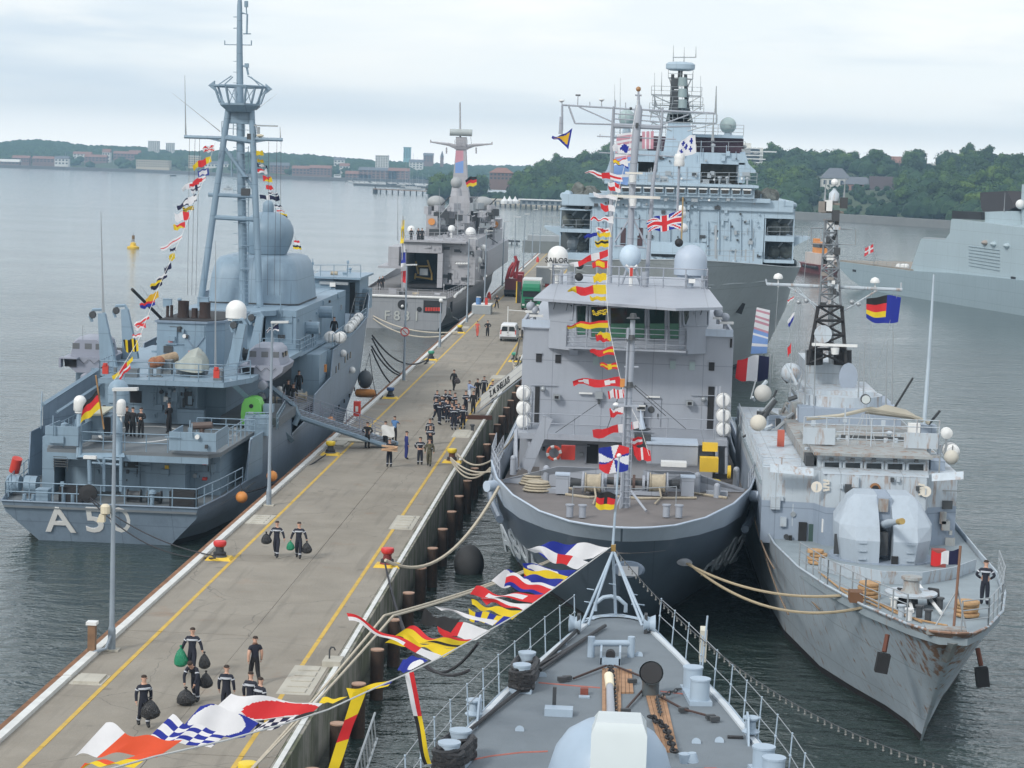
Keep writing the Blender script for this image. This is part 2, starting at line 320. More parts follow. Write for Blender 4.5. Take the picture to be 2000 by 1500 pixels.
# --- trees of the near wooded hill: six crowns, each with a trunk, then copies
def make_tree(seed,r=7.,h=13.):
 rr=random.Random(seed);t=thing('broadleaf_tree','dark green broadleaf tree on the wooded hill behind the moored ships','tree',group='broadleaf trees on the wooded hill')
 m=MB();m.tube([(0,0,-1.5),(.1,.1,h*.3),(-.1,.2,h*.62)],.45,n=6,taper=.45)
 for k in range(4):a=rr.random()*6.3;m.tube([(0,0,h*.3),(math.cos(a)*r*.3,math.sin(a)*r*.3,h*.5),(math.cos(a)*r*.5,math.sin(a)*r*.5,h*.66)],.2,n=4,taper=.4)
 m.go('trunk',BARK,t)
 m=MB();bl=[]
 for k in range(13):
  a=rr.random()*6.3;d=r*.62*math.sqrt(rr.random());z=h*rr.uniform(.34,.88);k2=1-abs(z/h-.5)*.9
  bl.append((d*k2*math.cos(a),d*k2*math.sin(a),z,r*rr.uniform(.28,.45)))
 for x,y,z,q in bl:blob(m,(x,y,z),q*.86,rr.random()*99,1,.8)
 for x,y,z,q in bl:
  for k in range(75):
   v=Vector((rr.gauss(0,1),rr.gauss(0,1),rr.gauss(.25,1))).normalized();c=Vector((x,y,z))+Vector((v.x*q,v.y*q,v.z*q*.82))*rr.uniform(.85,1.15)
   s=rr.uniform(.25,.6);a=(v+Vector((rr.gauss(0,.5),rr.gauss(0,.5),rr.gauss(0,.5)))).normalized();b=a.orthogonal().normalized();d=a.cross(b)
   w_=rr.random()*3;b,d=b*math.cos(w_)+d*math.sin(w_),d*math.cos(w_)-b*math.sin(w_)
   m.add([c-b*s-d*s*.7,c+b*s-d*s*.5,c+b*s*.7+d*s,c-b*s*.8+d*s*.8],[(0,1,2,3)])
 m.go('crown',LEAF,t);return t
trees=[make_tree(s,rr_,hh)for s,rr_,hh in((1,8,15),(2,6.5,13),(3,7.5,17),(4,6,11),(5,9,16),(6,7,14))]
# clearings where the villas stand: (u range, t range)
def tree_spots(n):
 out=[];tries=0
 while len(out)<n and tries<40000:
  tries+=1;u=R.random();t=R.random()**1.15;px=850+u*1410
  q=landR(u,t)
  pr=q-Vector((0,0,HC));w_=pr.dot(fv);sx=CX+FOC*pr.dot(rv)/w_;sy=CY-FOC*pr.dot(uv)/w_
  if sx>2050 or(t<.05)or(sx>1130 and sx<1430 and t<.45):continue
  if sx<1010 and t>.9:continue
  if any(a<sx<b and c<sy<d+24 for a,b,c,d in HOUSEGAP):continue
  if any((q-p).length<9.5 for p in out):continue
  out.append(q)
 return out
HOUSEGAP=[(1585,1672,340,402),(1650,1760,348,402),(1425,1500,300,330),(1740,1772,322,345),(1795,1840,322,345),(940,1006,350,372)]
sp=tree_spots(296)
for i,q in enumerate(sp):
 o=trees[i]if i<6 else dup(trees[R.randrange(6)])
 o.location=q;o.rotation_euler=(0,0,R.random()*6.3);s=R.uniform(.6,1.0);o.scale=(s,s,s*R.uniform(.9,1.1))
 # the rest of the wood, behind and between, as one mass
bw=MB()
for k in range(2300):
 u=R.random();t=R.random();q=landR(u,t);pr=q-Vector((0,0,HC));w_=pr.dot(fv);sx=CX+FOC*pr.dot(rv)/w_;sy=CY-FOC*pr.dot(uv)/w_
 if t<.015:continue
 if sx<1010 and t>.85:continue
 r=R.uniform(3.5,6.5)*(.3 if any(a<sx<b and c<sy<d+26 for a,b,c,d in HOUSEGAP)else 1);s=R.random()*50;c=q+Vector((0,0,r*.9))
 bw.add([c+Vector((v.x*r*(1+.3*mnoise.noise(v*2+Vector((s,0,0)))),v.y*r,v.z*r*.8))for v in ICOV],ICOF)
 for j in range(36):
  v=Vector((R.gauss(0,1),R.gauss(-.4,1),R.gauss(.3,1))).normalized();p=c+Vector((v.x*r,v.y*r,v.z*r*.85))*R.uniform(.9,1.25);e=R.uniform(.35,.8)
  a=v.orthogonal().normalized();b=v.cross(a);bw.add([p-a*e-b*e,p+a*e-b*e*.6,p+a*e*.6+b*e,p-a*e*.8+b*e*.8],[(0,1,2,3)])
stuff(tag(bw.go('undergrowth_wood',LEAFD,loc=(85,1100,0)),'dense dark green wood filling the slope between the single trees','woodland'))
# --- far buildings (each a thing: wall, roof, windows)
PLAST=mat('pale_render',(.62,.62,.58),.8);BRICK=mat('red_brick_far',(.20,.13,.11),.85);RTILE=mat('red_roof_tile',(.25,.13,.10),.8);SLATE=mat('slate_roof',(.13,.14,.16),.7)
BEIGE=mat('beige_render',(.50,.44,.34),.8);TEAL=mat('teal_cladding',(.18,.38,.40),.5);FWIN=mat('far_window',(.05,.07,.09),.2)
def house(px,py,depth,w,h,dpt,wall,roof,label,floors=3,bays=8,rk='gable',rh=4,rz=0.):
 """px,py: foot of the facade in the photo, depth: world y"""
 c=aty(px,py,depth);t=thing('building' if floors>2 else 'house',label,'building' if floors>2 else 'house',tuple(c),rz=rz,local=True)
 m=MB();m.box(-w/2,w/2,0,dpt,-6,h);m.go('wall',wall,t)
 m=MB()
 if rk=='flat':m.box(-w/2-.3,w/2+.3,-.3,dpt+.3,h,h+.8)
 elif rk=='hip':m.prism([(-w/2-.6,-.6),(w/2+.6,-.6),(w/2+.6,dpt+.6),(-w/2-.6,dpt+.6)],h,h+rh,[(-w/2+dpt*.35,dpt*.42),(w/2-dpt*.35,dpt*.42),(w/2-dpt*.35,dpt*.58),(-w/2+dpt*.35,dpt*.58)])
 else:m.ext([(-w/2-.5,-.6,h),(-w/2-.5,dpt+.6,h),(-w/2-.5,dpt/2,h+rh)],(w+1,0,0))
 m.go('roof',roof,t)
 if floors*bays<=42:
  base=None
  for f in range(floors):
   for b in range(bays):
    x=-w/2+w*(b+.5)/bays;z=h*(f+.28)/floors
    if base is None:
     mm=MB();mm.box(-w/bays*.28,w/bays*.28,-.08,.05,0,h/floors*.5);base=mm.go('window',FWIN,t)
     o=base
    else:o=base.copy();C.objects.link(o);o.parent=t
    o.location=(x,0,z)
 else:
  mm=MB()
  for f in range(floors):
   for b in range(bays):x=-w/2+w*(b+.5)/bays;z=h*(f+.28)/floors;mm.box(x-w/bays*.3,x+w/bays*.3,-.1,.05,z,z+h/floors*.5)
  stuff(mm.go('window',FWIN,t))
 return t
house(299,297,2830,14,14,9,PLAST,PLAST,'taller of two white apartment towers on the far left ridge',10,5,'flat')
house(331,297,2850,10,11.5,9,PLAST,PLAST,'smaller of two white apartment towers on the far left ridge',9,4,'flat')
house(745,333,2300,13.5,15.5,10,PLAST,PLAST,'white tower block above the town beyond the marina',9,5,'flat')
house(794.5,309,2780,9,13.5,9,TEAL,TEAL,'slim blue-green glass tower on the far skyline',11,3,'flat')
house(298,327,2420,38,7.5,12,BEIGE,BEIGE,'long low beige block above the far left waterfront',3,14,'flat')
house(378,326,2440,12,12,12,BEIGE,PLAST,'pale square block beside the long beige block',5,6,'flat')
house(207,317,2560,9,12,9,PLAST,RTILE,'white gabled house high on the far left shore',3,3)
fl=['red-brick waterfront shed with a tiled roof','low red-roofed terrace by the far water','white low hall on the far quay','brick warehouse with grey roof on the far quay','small cream house below the far woods','brown brick works building across the bay']
k=0
for px,py,dep,w,h,dp,wl,rf,fl_,bb,lab in((15,321,2440,26,3,10,BRICK,PLAST,1,6,'low white-roofed shed at the left edge of the far shore'),(40,317,2480,20,5,10,BRICK,RTILE,2,6,'red-roofed row just above the white-roofed shed on the far left'),(88,317,2470,30,4,10,BRICK,RTILE,2,7,'long brick row behind the grey ships on the far left'),(120,322,2430,16,7,8,PLAST,SLATE,2,4,'pale slate-roofed building behind the grey ships on the far left'),(160,309,2600,22,5,10,PLAST,RTILE,2,5,'pale house with red roof halfway up the far left hill'),(186,315,2540,26,5,10,BRICK,RTILE,2,6,'brick row with red roof right of the grey ships on the far left'),(245,310,2620,30,6,10,BRICK,RTILE,2,7,'red-roofed row above the long beige block'),(262,306,2680,14,5,10,PLAST,RTILE,2,3,'small pale house below the two white towers'),(425,327,2420,30,4,10,PLAST,SLATE,1,8,'low white hall behind the left mast on the far shore'),(545,338,2260,20,8,10,BRICK,SLATE,3,5,'brick mill building right of the left mast on the far shore'),(595,341,2200,26,6,10,BRICK,RTILE,2,7,'red brick shed low on the middle far shore'),(625,342,2190,22,7,10,BRICK,RTILE,3,6,'taller red brick shed beside the far anchorage'),(662,324,2500,12,7,9,PLAST,SLATE,2,3,'white gabled house in the woods of the middle far shore'),(672,335,2340,10,6,9,PLAST,RTILE,2,3,'small white house above the far ferry'),(700,350,2110,26,5,10,BRICK,RTILE,2,7,'brick quay building behind the left end of the marina'),(738,349,2110,38,8,12,BRICK,SLATE,3,9,'long brown brick works behind the marina masts'),(778,348,2110,20,7,12,BRICK,RTILE,3,5,'red-roofed works right of the long brown works behind the marina'),(812,330,2500,16,8,10,PLAST,SLATE,3,4,'grey-roofed block below the blue-green tower'),(836,316,2700,12,8,9,BRICK,SLATE,3,3,'square brick tower house on the far skyline'),(1480,318,1330,0,0,0,None,None,0,0,'')):
 if not w:continue
 house(px,py,dep,w,h,dp,wl,rf,lab,fl_,bb,'gable',3)
t=thing('church','dark far church spire on the skyline right of the blue-green tower','church',tuple(aty(863,318,2700)),local=True)
m=MB();m.box(-2,2,-2,2,-5,7);m.go('tower',BRICK,t);m=MB();m.cyl((0,0,7),(0,0,15),2.6,.1,4);m.go('spire',SLATE,t)
# houses on the near wooded hill
house(1632,383,1170,15,9.5,12,PLAST,SLATE,'white villa with slate hipped roof among the trees on the right hill',2,5,'hip',5.5)
house(1677,388,1160,16,7.5,11,mat('pinkish_brick',(.36,.20,.16),.85),SLATE,'brick house with grey hipped roof right of the white villa',2,5,'hip',4)
house(1722,389,1155,12,5,12,PLAST,mat('dark_brown_roof',(.07,.05,.05),.8),'dark-roofed chalet right of the brick house on the hill',1,3,'gable',7)
house(1755,330,1400,13,4,9,BRICK,RTILE,'red-roofed house high among the trees on the right hill',1,4)
house(1812,334,1380,14,4,9,PLAST,PLAST,'long white bungalow high among the trees on the right hill',1,5,'flat')
house(1512,372,1200,7,5,8,PLAST,SLATE,'small white cottage beside the big ship in the wood',1,2,'gable',3)
house(978,352,1330,14,4.5,12,BRICK,RTILE,'large red brick house with hipped roof among low trees on the promenade',2,6,'hip',3.2)
# terraced white hotel behind the big ship
c=aty(1437,310,1290);t=thing('hotel','white terraced building with broad flat balconies behind the big ship','hotel',tuple(c),local=True)
m=MB();m.box(-14,16,0,16,-8,7);m.go('wall',PLAST,t)
for k in range(5):
 m=MB();m.box(-16+k*2.5,19-k*1.5,-2,17,k*2.1-2.2,k*2.1-1.6);m.go('balcony',WHITE,t)
m=MB();m.box(-6,9,2,14,7,9.5);m.go('roof',PLAST,t);m=MB();m.box(2,24,1,5,4.4,5.1);m.go('canopy',WHITE,t)
for k in range(4):m=MB();m.box(-9+k*.8,14,-.15,.05,k*2.1-1.5,k*2.1-.3);m.go('window',FWIN,t)
# sea wall of the right-hand promenade
m=MB();P=[atz(a,b,0)for a,b in((1430,421),(1560,428),(1700,436),(1850,446),(2000,456),(2200,468))]
for a,b in zip(P,P[1:]):
 m.add([(a.x,a.y-6,-1),(b.x,b.y-6,-1),(b.x,b.y-5,3.4),(a.x,a.y-5,3.4),(a.x,a.y+6,3.4),(b.x,b.y+6,3.4)],[(0,1,2,3),(3,2,5,4)])
tag(m.go('sea_wall',mat('pale_stone',(.16,.165,.16),.85,vs=.2),loc=tuple(P[0])),'long pale stone sea wall under the wooded hill on the right','sea wall')
m=MB();P=[atz(a,b,0)for a,b in((-200,320),(0,327),(300,337),(520,348),(690,354),(840,358))]
for a,b in zip(P,P[1:]):m.add([(a.x,a.y-6,-1),(b.x,b.y-6,-1),(b.x,b.y-6,3),(a.x,a.y-6,3),(a.x,a.y+16,3),(b.x,b.y+16,3)],[(0,1,2,3),(3,2,5,4)])
tag(m.go('quay_wall',mat('dark_stone',(.12,.12,.12),.85,vs=.2),loc=tuple(P[0])),'dark quay wall running along the far shore across the bay','quay wall')
# --- promenade with tents, jetties, marina
PALE=mat('pale_sand',(.42,.38,.31),.9,vs=.1)
a=atz(880,392,0);b=atz(1130,406,0)
m=MB();m.add([(a.x,a.y-8,1.9),(b.x,b.y-8,1.9),(b.x,b.y+24,2.0),(a.x,a.y+40,2.0),(a.x,a.y-8,-1),(b.x,b.y-8,-1)],[(0,1,2,3),(4,5,1,0)]);struct(m.go('promenade',PALE,loc=tuple(a)))
def jetty(name,p0,p1,n,w,z,label,r=.45,mtl=WOOD):
 a=atz(*p0,0);b=atz(*p1,0);t=thing(name,label,'jetty',tuple(a));d=(b-a);s=Vector((-d.y,d.x,0)).normalized()*w/2
 m=MB();m.ext([a-s+Vector((0,0,z)),b-s+Vector((0,0,z)),b+s+Vector((0,0,z)),a+s+Vector((0,0,z))],(0,0,.5));m.go('deck',mtl,t)
 for i in range(n+1):
  c=a.lerp(b,i/n);m=MB();m.cyl((c.x,c.y-w/2,-2),(c.x,c.y-w/2,z-.01),r,n=6);m.go('pile',DARK,t)
 return t
jetty('jetty',(732,377),(862,383),11,3,2.4,'long open wooden jetty on piles in front of the marina')
jetty('jetty',(968,402),(1110,410),14,5,2.2,'dark-piled bathing jetty left of the wooded hill',.45,mat('grey_planks',(.2,.2,.2),.9))
jetty('jetty',(960,473),(1010,477),5,2,.5,'low dark floating barrier beyond the pier lamps',.2,DARK)
a=atz(733,377,0);t=thing('jetty_light','stubby dark beacon post at the outer end of the long jetty','beacon',tuple(a));m=MB();m.box(a.x-1.5,a.x+1.5,a.y-1,a.y+1,-1,2.9);m.go('base',DARK,t);m=MB();m.cyl((a.x,a.y,2.9),(a.x,a.y,5.4),.5,.3);m.go('lantern',DARK,t)
for i,px in enumerate((997,1007,1018)):
 c=atz(px-12,398,2);t=thing('tent','white peaked pavilion tent, '+('leftmost','middle one','rightmost')[i]+' of three on the promenade','tent',tuple(c),group='pavilion tents on the promenade')
 m=MB();m.lathe(c,[(1.9,0),(1.9,1.3),(.7,2.5),(.02,3.9)],8);m.go('canopy',WHITE,t)
c=atz(1072,401,2);t=thing('pavilion','long white glazed boathouse on the bathing jetty','pavilion',tuple(c));m=MB();m.box(c.x-14,c.x+10,c.y,c.y+6,2,4.2);m.go('wall',mat('dull_glazing',(.2,.23,.25),.5),t);m=MB();m.box(c.x-15,c.x+11,c.y-1,c.y+7,4.2,4.7);m.go('roof',WHITE,t)
for k in range(8):m=MB();m.box(c.x-13+k*2.8,c.x-11.4+k*2.8,c.y-.1,c.y+.05,2.5,3.8);m.go('window',FWIN,t)
m=MB();a=atz(690,362,0);b=atz(850,369,0)
m.ext([(a.x,a.y,-1),(b.x,b.y,-1),(b.x,b.y,1.5),(a.x,a.y,1.5)],(0,12,0));tag(m.go('breakwater',mat('wet_stone',(.07,.075,.075),.9),loc=tuple(a)),'low dark stone breakwater in front of the marina','breakwater')
def sailboat(px,py,hm,hullm,label,L=9,group='sailing boats moored in the marina'):
 c=atz(px,py,0);t=thing('sailing_boat',label,'sailing boat',tuple(c),group=group,local=True,rz=R.uniform(-.5,.5))
 m=MB();m.loft([[(x,w*.6,-.2),(x,w,.9),(x,-w,.9),(x,-w*.6,-.2)]for x,w in((-L/2,.9),(-L*.2,1.4),(L*.2,1.2),(L/2,.1))]);m.go('hull',hullm,t)
 m=MB();m.bc((-.5,0,1.15),(L*.4,1.6,.6));m.go('cabin',WHITE,t)
 m=MB();m.cyl((.6,0,.9),(.6,0,hm),.14,.08,5);m.go('mast',STEEL,t);m=MB();m.cyl((.6,0,2),(-L*.4,0,2),.16,n=5);m.go('boom',WHITE,t);return t
for i in range(16):
 sailboat(688+i*10.5+R.uniform(-3,3),357.5+i*.45,R.uniform(9,15),R.choice([WHITE,DARK,WHITE]),ORD[i]+' small bare-masted sailing boat from the left behind the low breakwater')
for px,h_,lb in((804,27,'tall white-hulled schooner with two masts beyond the jetty'),(812,24,'brown-hulled gaff ketch right of the tall white schooner')):
 t=sailboat(px,370,h_,WHITE if px<810 else WOOD,lb,22,'old sailing ships');m=MB();m.cyl((-5,0,.9),(-5,0,h_*.9),.2,.12,5);m.go('mast',STEEL,t)
c=atz(662,351,0);t=thing('ferry','small dark ferry with white wheelhouse off the far shore','ferry',tuple(c),local=True)
m=MB();m.loft([[(x,w*.8,-.2),(x,w,z),(x,-w,z),(x,-w*.8,-.2)]for x,w,z in((-7,2.5,2.2),(3,3,2.2),(7,.3,3))]);m.go('hull',DARK,t);m=MB();m.box(-5,2,-2,2,2.2,5);m.go('wheelhouse',WHITE,t);m=MB();m.box(-4.5,1.5,-2.1,-1.95,3.6,4.4);m.go('window',GLASS,t)
# grey ships at the far left quay
GFAR=mat('far_ship_grey',(.16,.18,.20),.6)
for px,py,L,lab in((55,324,60,'low grey warship lying at the far left quay, left one'),(128,328,40,'grey warship with a lattice mast at the end of the far left quay')):
 c=atz(px,py,0);t=thing('naval_ship',lab,'warship',tuple(c),local=True)
 m=MB();m.loft([[(x,w*.7,-.3),(x,w,z),(x,-w,z),(x,-w*.7,-.3)]for x,w,z in((-L/2,4,3),(L*.2,5,3.2),(L/2,.3,5))]);m.go('hull',GFAR,t)
 m=MB();m.box(-L*.25,L*.2,-3,3,3,6.5);m.box(-L*.05,L*.1,-2,2,6.5,10);m.go('superstructure',mat('far_ship_pale',(.4,.42,.43),.6),t)
 m=MB();m.tube([(0,0,10),(0,0,19)],.7,n=5,taper=.3);m.cyl((-3,0,15),(3,0,15),.2,n=4);m.go('mast',GFAR,t)
 # small boats, buoy
for px,py,lab in((338,344,'tiny motor boat far out on the bay left of the tall mast'),(445,370,'small grey launch crossing the bay beside the tall mast')):
 c=atz(px,py,0);t=thing('motor_boat',lab,'motor boat',tuple(c),local=True,rz=.3)
 m=MB();m.loft([[(x,w*.7,-.1),(x,w,z),(x,-w,z),(x,-w*.7,-.1)]for x,w,z in((-2.8,1,.8),(1,1.1,.9),(3,.1,1.2))]);m.go('hull',WHITE if px>400 else DARK,t);m=MB();m.bc((.2,0,1.4),(2,1.4,1));m.go('cabin',STEEL,t)
c=atz(260,485,0);t=thing('buoy','yellow harbour buoy with lattice top floating on open water','buoy',tuple(c),local=True)
m=MB();m.lathe((0,0,-.3),[(1.3,0),(1.4,.35),(1.35,.7),(.75,.85),(.6,1.5),(.36,1.65)],14);m.go('float',YEL,t,True)
m=MB()
for a in range(4):x,y=math.cos(a*1.57)*.32,math.sin(a*1.57)*.32;m.cyl((x,y,1.4),(x*.7,y*.7,2.9),.05,n=4)
m.cyl((0,0,2.1),(0,0,2.9),.3,.34,8);m.go('lantern_cage',mat('brown_lantern',(.22,.14,.06),.6),t);m=MB();m.cyl((0,0,2.9),(0,0,3.8),.03,n=4);m.go('whip_aerial',DARK,t)
# ---------------------------------------------------------------- the pier
PZ,XL,XR=2.5,-20.05,-10.35
def conc_mat(name,col,algae=0.):
 m=mat(name,col,.9,var=.13,vs=.45,bump=.35,bs=9);t=m.node_tree;p=t.nodes['Principled BSDF']
 src=p.inputs['Base Color'].links[0].from_socket;g=t.nodes.new('ShaderNodeNewGeometry')
 n=N(t,'ShaderNodeTexNoise',i_Scale=.16,i_Detail=5.0,i_Roughness=.65);t.links.new(g.outputs['Position'],n.inputs[0])
 f=ramp(t,n.outputs[0],[(.45,(0,0,0)),(.7,(1,1,1))]);c=mixc(t,mathn(t,'MULTIPLY',f,.5),src,(col[0]*.62,col[1]*.6,col[2]*.56))
 n2=N(t,'ShaderNodeTexNoise',i_Scale=22,i_Detail=3.0);t.links.new(g.outputs['Position'],n2.inputs[0]);c=mixc(t,mathn(t,'MULTIPLY',ramp(t,n2.outputs[0],[(.6,(0,0,0)),(.72,(1,1,1))]),.3),c,(.5,.47,.42))
 n3=N(t,'ShaderNodeTexNoise',i_Scale=.5,i_Detail=6.0);t.links.new(g.outputs['Position'],n3.inputs[0]);c=mixc(t,mathn(t,'MULTIPLY',ramp(t,n3.outputs[0],[(.64,(0,0,0)),(.74,(1,1,1))]),.35),c,(.24,.13,.07))
 if not algae:
  mc=N(t,'ShaderNodeMapping');mc.inputs['Scale'].default_value=(1,.07,1);t.links.new(g.outputs['Position'],mc.inputs[0]);n4=N(t,'ShaderNodeTexNoise',i_Scale=1.9,i_Detail=4.0);t.links.new(mc.outputs[0],n4.inputs[0]);c=mixc(t,mathn(t,'MULTIPLY',ramp(t,n4.outputs[0],[(.56,(0,0,0)),(.66,(1,1,1))]),.3),c,(col[0]*.5,col[1]*.5,col[2]*.5))
  vo=N(t,'ShaderNodeTexVoronoi',feature='DISTANCE_TO_EDGE',i_Scale=.13);va=N(t,'ShaderNodeVectorMath',operation='ADD');nd=N(t,'ShaderNodeTexNoise',i_Scale=.6,i_Detail=5.0);t.links.new(g.outputs['Position'],nd.inputs[0]);t.links.new(g.outputs['Position'],va.inputs[0]);t.links.new(nd.outputs[1],va.inputs[1]);t.links.new(va.outputs[0],vo.inputs[0]);c=mixc(t,mathn(t,'MULTIPLY',mathn(t,'LESS_THAN',vo.outputs[0],.0022),.45),c,(.07,.065,.06))
  vb=N(t,'ShaderNodeTexVoronoi',i_Scale=.55);t.links.new(va.outputs[0],vb.inputs[0]);c=mixc(t,mathn(t,'MULTIPLY',ramp(t,vb.outputs[0],[(.05,(1,1,1)),(.13,(0,0,0))]),.35),c,(.06,.055,.05))
 if algae:
  mp_=N(t,'ShaderNodeMapping');mp_.inputs['Scale'].default_value=(1,.9,.22);t.links.new(g.outputs['Position'],mp_.inputs[0])
  na=N(t,'ShaderNodeTexNoise',i_Scale=1.1,i_Detail=6.0,i_Roughness=.7);t.links.new(mp_.outputs[0],na.inputs[0]);c=mixc(t,mathn(t,'MULTIPLY',ramp(t,na.outputs[0],[(.44,(0,0,0)),(.58,(1,1,1))]),algae),c,(.055,.075,.025))
  sz=N(t,'ShaderNodeSeparateXYZ');t.links.new(g.outputs['Position'],sz.inputs[0]);zz=mathn(t,'ADD',sz.outputs[2],mathn(t,'MULTIPLY',na.outputs[0],1.2))
  c=mixc(t,ramp(t,mathn(t,'MULTIPLY',zz,.4),[(.36,(1,1,1)),(.62,(0,0,0))]),c,(.02,.022,.016))
 t.links.new(c,p.inputs['Base Color']);return m
CONC=conc_mat('pier_concrete',(.265,.24,.20));WALL=conc_mat('pier_wall_concrete',(.27,.255,.22),.75);PATCH=conc_mat('pale_concrete',(.46,.44,.38))
ypm=mat('yellow_road_paint',(.55,.36,.06),.8,var=.2,vs=1.2)
py=ypm.node_tree;n_=N(py,'ShaderNodeTexNoise',i_Scale=3.0,i_Detail=8.0,i_Roughness=.75);tcn=py.nodes.new('ShaderNodeTexCoord');py.links.new(tcn.outputs['Object'],n_.inputs[0])
pb=py.nodes['Principled BSDF'];s_=pb.inputs['Base Color'].links[0].from_socket;py.links.new(mixc(py,ramp(py,n_.outputs[0],[(.56,(0,0,0)),(.66,(1,1,1))]),s_,(.30,.26,.19)),pb.inputs['Base Color'])
Y0,Y1=20,492
pier=bpy.data.objects.new('pier',None);C.objects.link(pier);pier.location=(-15,60,0);ORG['pier']=Vector((-15,60,0));struct(pier)
m=MB();m.box(XL,XR-.02,Y0,Y1,-2,PZ-.25);m.go('foundation',mat('wet_dark_concrete',(.05,.05,.045),.8),pier)
SL=17.3;first={}
k=0;y=32.0-SL
while y<Y1:
 for side,(a,b)in enumerate(((XL+.12,-14.72),(-14.70,XR-.42))):
  y2=min(y+SL,Y1)-.03
  m=MB();m.box(a,b,y,y2,PZ-.25,PZ+R.uniform(-.008,.004));o=m.go('slab',CONC,pier)
 m=MB();m.box(XR-.40,XR,y,y2,0.35,PZ+.004);m.go('wall_panel',WALL,pier)
 y+=SL
m=MB();m.box(XR-.2,XR+.25,Y0,Y1,-2,.34);m.go('footing',WALL,pier)
m=MB();m.box(XL-.22,XL-.02,Y0,Y1,1.2,PZ+.02)
for yy in range(Y0,Y1,12):pass
WALE=mat('worn_timber',(.20,.095,.045),.85,var=.45,vs=1.5,rust=.2)
y=Y0
while y<Y1:m=MB();m.box(XL-.40,XL-.02,y,min(Y1,y+7.96),1.3,PZ-.02+R.uniform(-.02,.02));m.go('fender_beam',WALE,pier);y+=8
KW=mat('galvanised_ledge',(.62,.63,.61),.5,var=.16,vs=1.5,rust=.06)
y=32.3-8.65
while y<Y1:
 m=MB();m.box(XL-.0,XL+.30,y,min(Y1,y+8.55),PZ-.1,PZ+.15+R.uniform(-.01,.01));m.go('kerb',KW,pier);y+=8.65
y=30.0
while y<Y1:m=MB();m.box(XR-.30,XR-.12,y,y+5.7,PZ+.006,PZ+.05);m.go('edge_strip',KW,pier);y+=5.8
# painted lines as sheets above the slab, broken by the joints
for x in(-18.35,-11.87):
 y=32.0
 while y<480:m=MB();w_=.085;m.box(x-w_,x+w_,y,min(480,y+SL)-.06,PZ-.02,PZ+.0085);o=m.go('yellow_line',ypm,pier);y+=SL
 # hatches and covers
def hatch(x,y,w,l,label,slats=0,rz=0):
 t=thing('cable_hatch',label,'hatch cover',(x,y,PZ),local=True,rz=rz,group=None)
 m=MB();m.box(-w/2-.12,w/2+.12,-l/2-.12,l/2+.12,-.02,.02);m.go('frame',PATCH,t)
 if slats:
  for i in range(slats):a=-l/2+l*i/slats;m=MB();m.box(-w/2+.12,w/2-.12,a+.12,a+l/slats-.12,.02,.055);m.go('cover_plate',PATCH,t)
 else:m=MB();m.box(-w/2,w/2,-l/2,l/2,.02,.10);m.go('cover_plate',PATCH,t)
for q,w_,l_,s_,lb in(((170,1328),.95,1.2,0,'raised pale concrete cover by the left kerb near the nearest lamp post'),((508,1015),.95,2.6,4,'set of pale cover plates by the left kerb beyond the red bollard'),((625,1330),1.0,4.2,5,'long pale hatch of five plates by the right pier edge in front'),((820,1022),1.0,4.2,5,'long pale hatch of five plates by the right edge beyond the red bollard'),((925,848),1.0,4.2,3,'pale open hatch frame between yellow bollard and gangway'),((975,738),1.2,3.,0,'flat pale cover beyond the gangway on the right side'),((838,709),1.,1.2,0,'small pale cover beside the green-capped left bollard'),((905,640),1,1.6,0,'small pale cover beyond the far yellow bollard'),((660,868),.7,2.2,0,'narrow white plate by the left kerb near the yellow bollard')):
 c=atz(*q,PZ);hatch(max(c.x,XL+1.0)if c.x<-15 else min(c.x,XR-1.15),c.y,w_,l_,lb,s_)
 # piles with pale cut tops, right side
PILE=mat('tarred_pile',(.045,.028,.020),.85,var=.4,vs=3,rust=.25);PTOP=mat('cut_timber_top',(.40,.26,.19),.9,var=.2,vs=4)
t=thing('mooring_pile','thick dark timber pile with pale sawn top standing along the right pier wall','pile',(-9.62,61,0),group='timber piles along the right pier wall',local=True)
m=MB();m.cyl((0,0,-2),(0,0,2.0),.27,n=12);m.go('shaft',PILE,t,True);m=MB();m.cyl((0,0,2.0),(0,0,2.05),.275,n=12);m.go('sawn_top',PTOP,t)
y=66.9
k=0;t['label']='first thick dark timber pile at the bottom edge along the right pier wall'
while y<300:k+=1;dup(t,loc=(-9.62+R.uniform(-.04,.04),y,R.uniform(-.05,.05)),label=ORD[k]+' thick dark timber pile from the bottom edge along the right pier wall');y+=5.84
# cylindrical rubber fenders, left side
FEN=mat('worn_rubber',(.035,.036,.038),.75,var=.4)
t=thing('rubber_fender','big black cylindrical rubber fender hanging on the left pier side','fender',(XL-.95,63.5,.9),group='rubber fenders along the left pier side',local=True)
m=MB();m.cyl((0,-1.2,0),(0,1.2,0),.55,n=16);m.go('cylinder',FEN,t,True)
m=MB();m.cyl((0,-1.22,0),(0,1.22,0),.22,n=10);m.go('bore',BLACK,t)
m=MB();m.tube([(.0,-1.1,.3),(.5,-1.1,1.2)],.03,n=4);m.tube([(.0,1.1,.3),(.5,1.1,1.2)],.03,n=4);m.go('chain',DARK,t)
y=69.5;k=0;t['label']='first big black rubber fender at the bottom left on the pier side'
while y<262:
 k+=1;dup(t,loc=(XL-.95,y,.9),label=ORD[k]+' big rubber fender from the bottom edge on the left pier side');y+=6.0 if y>150 else 6.3
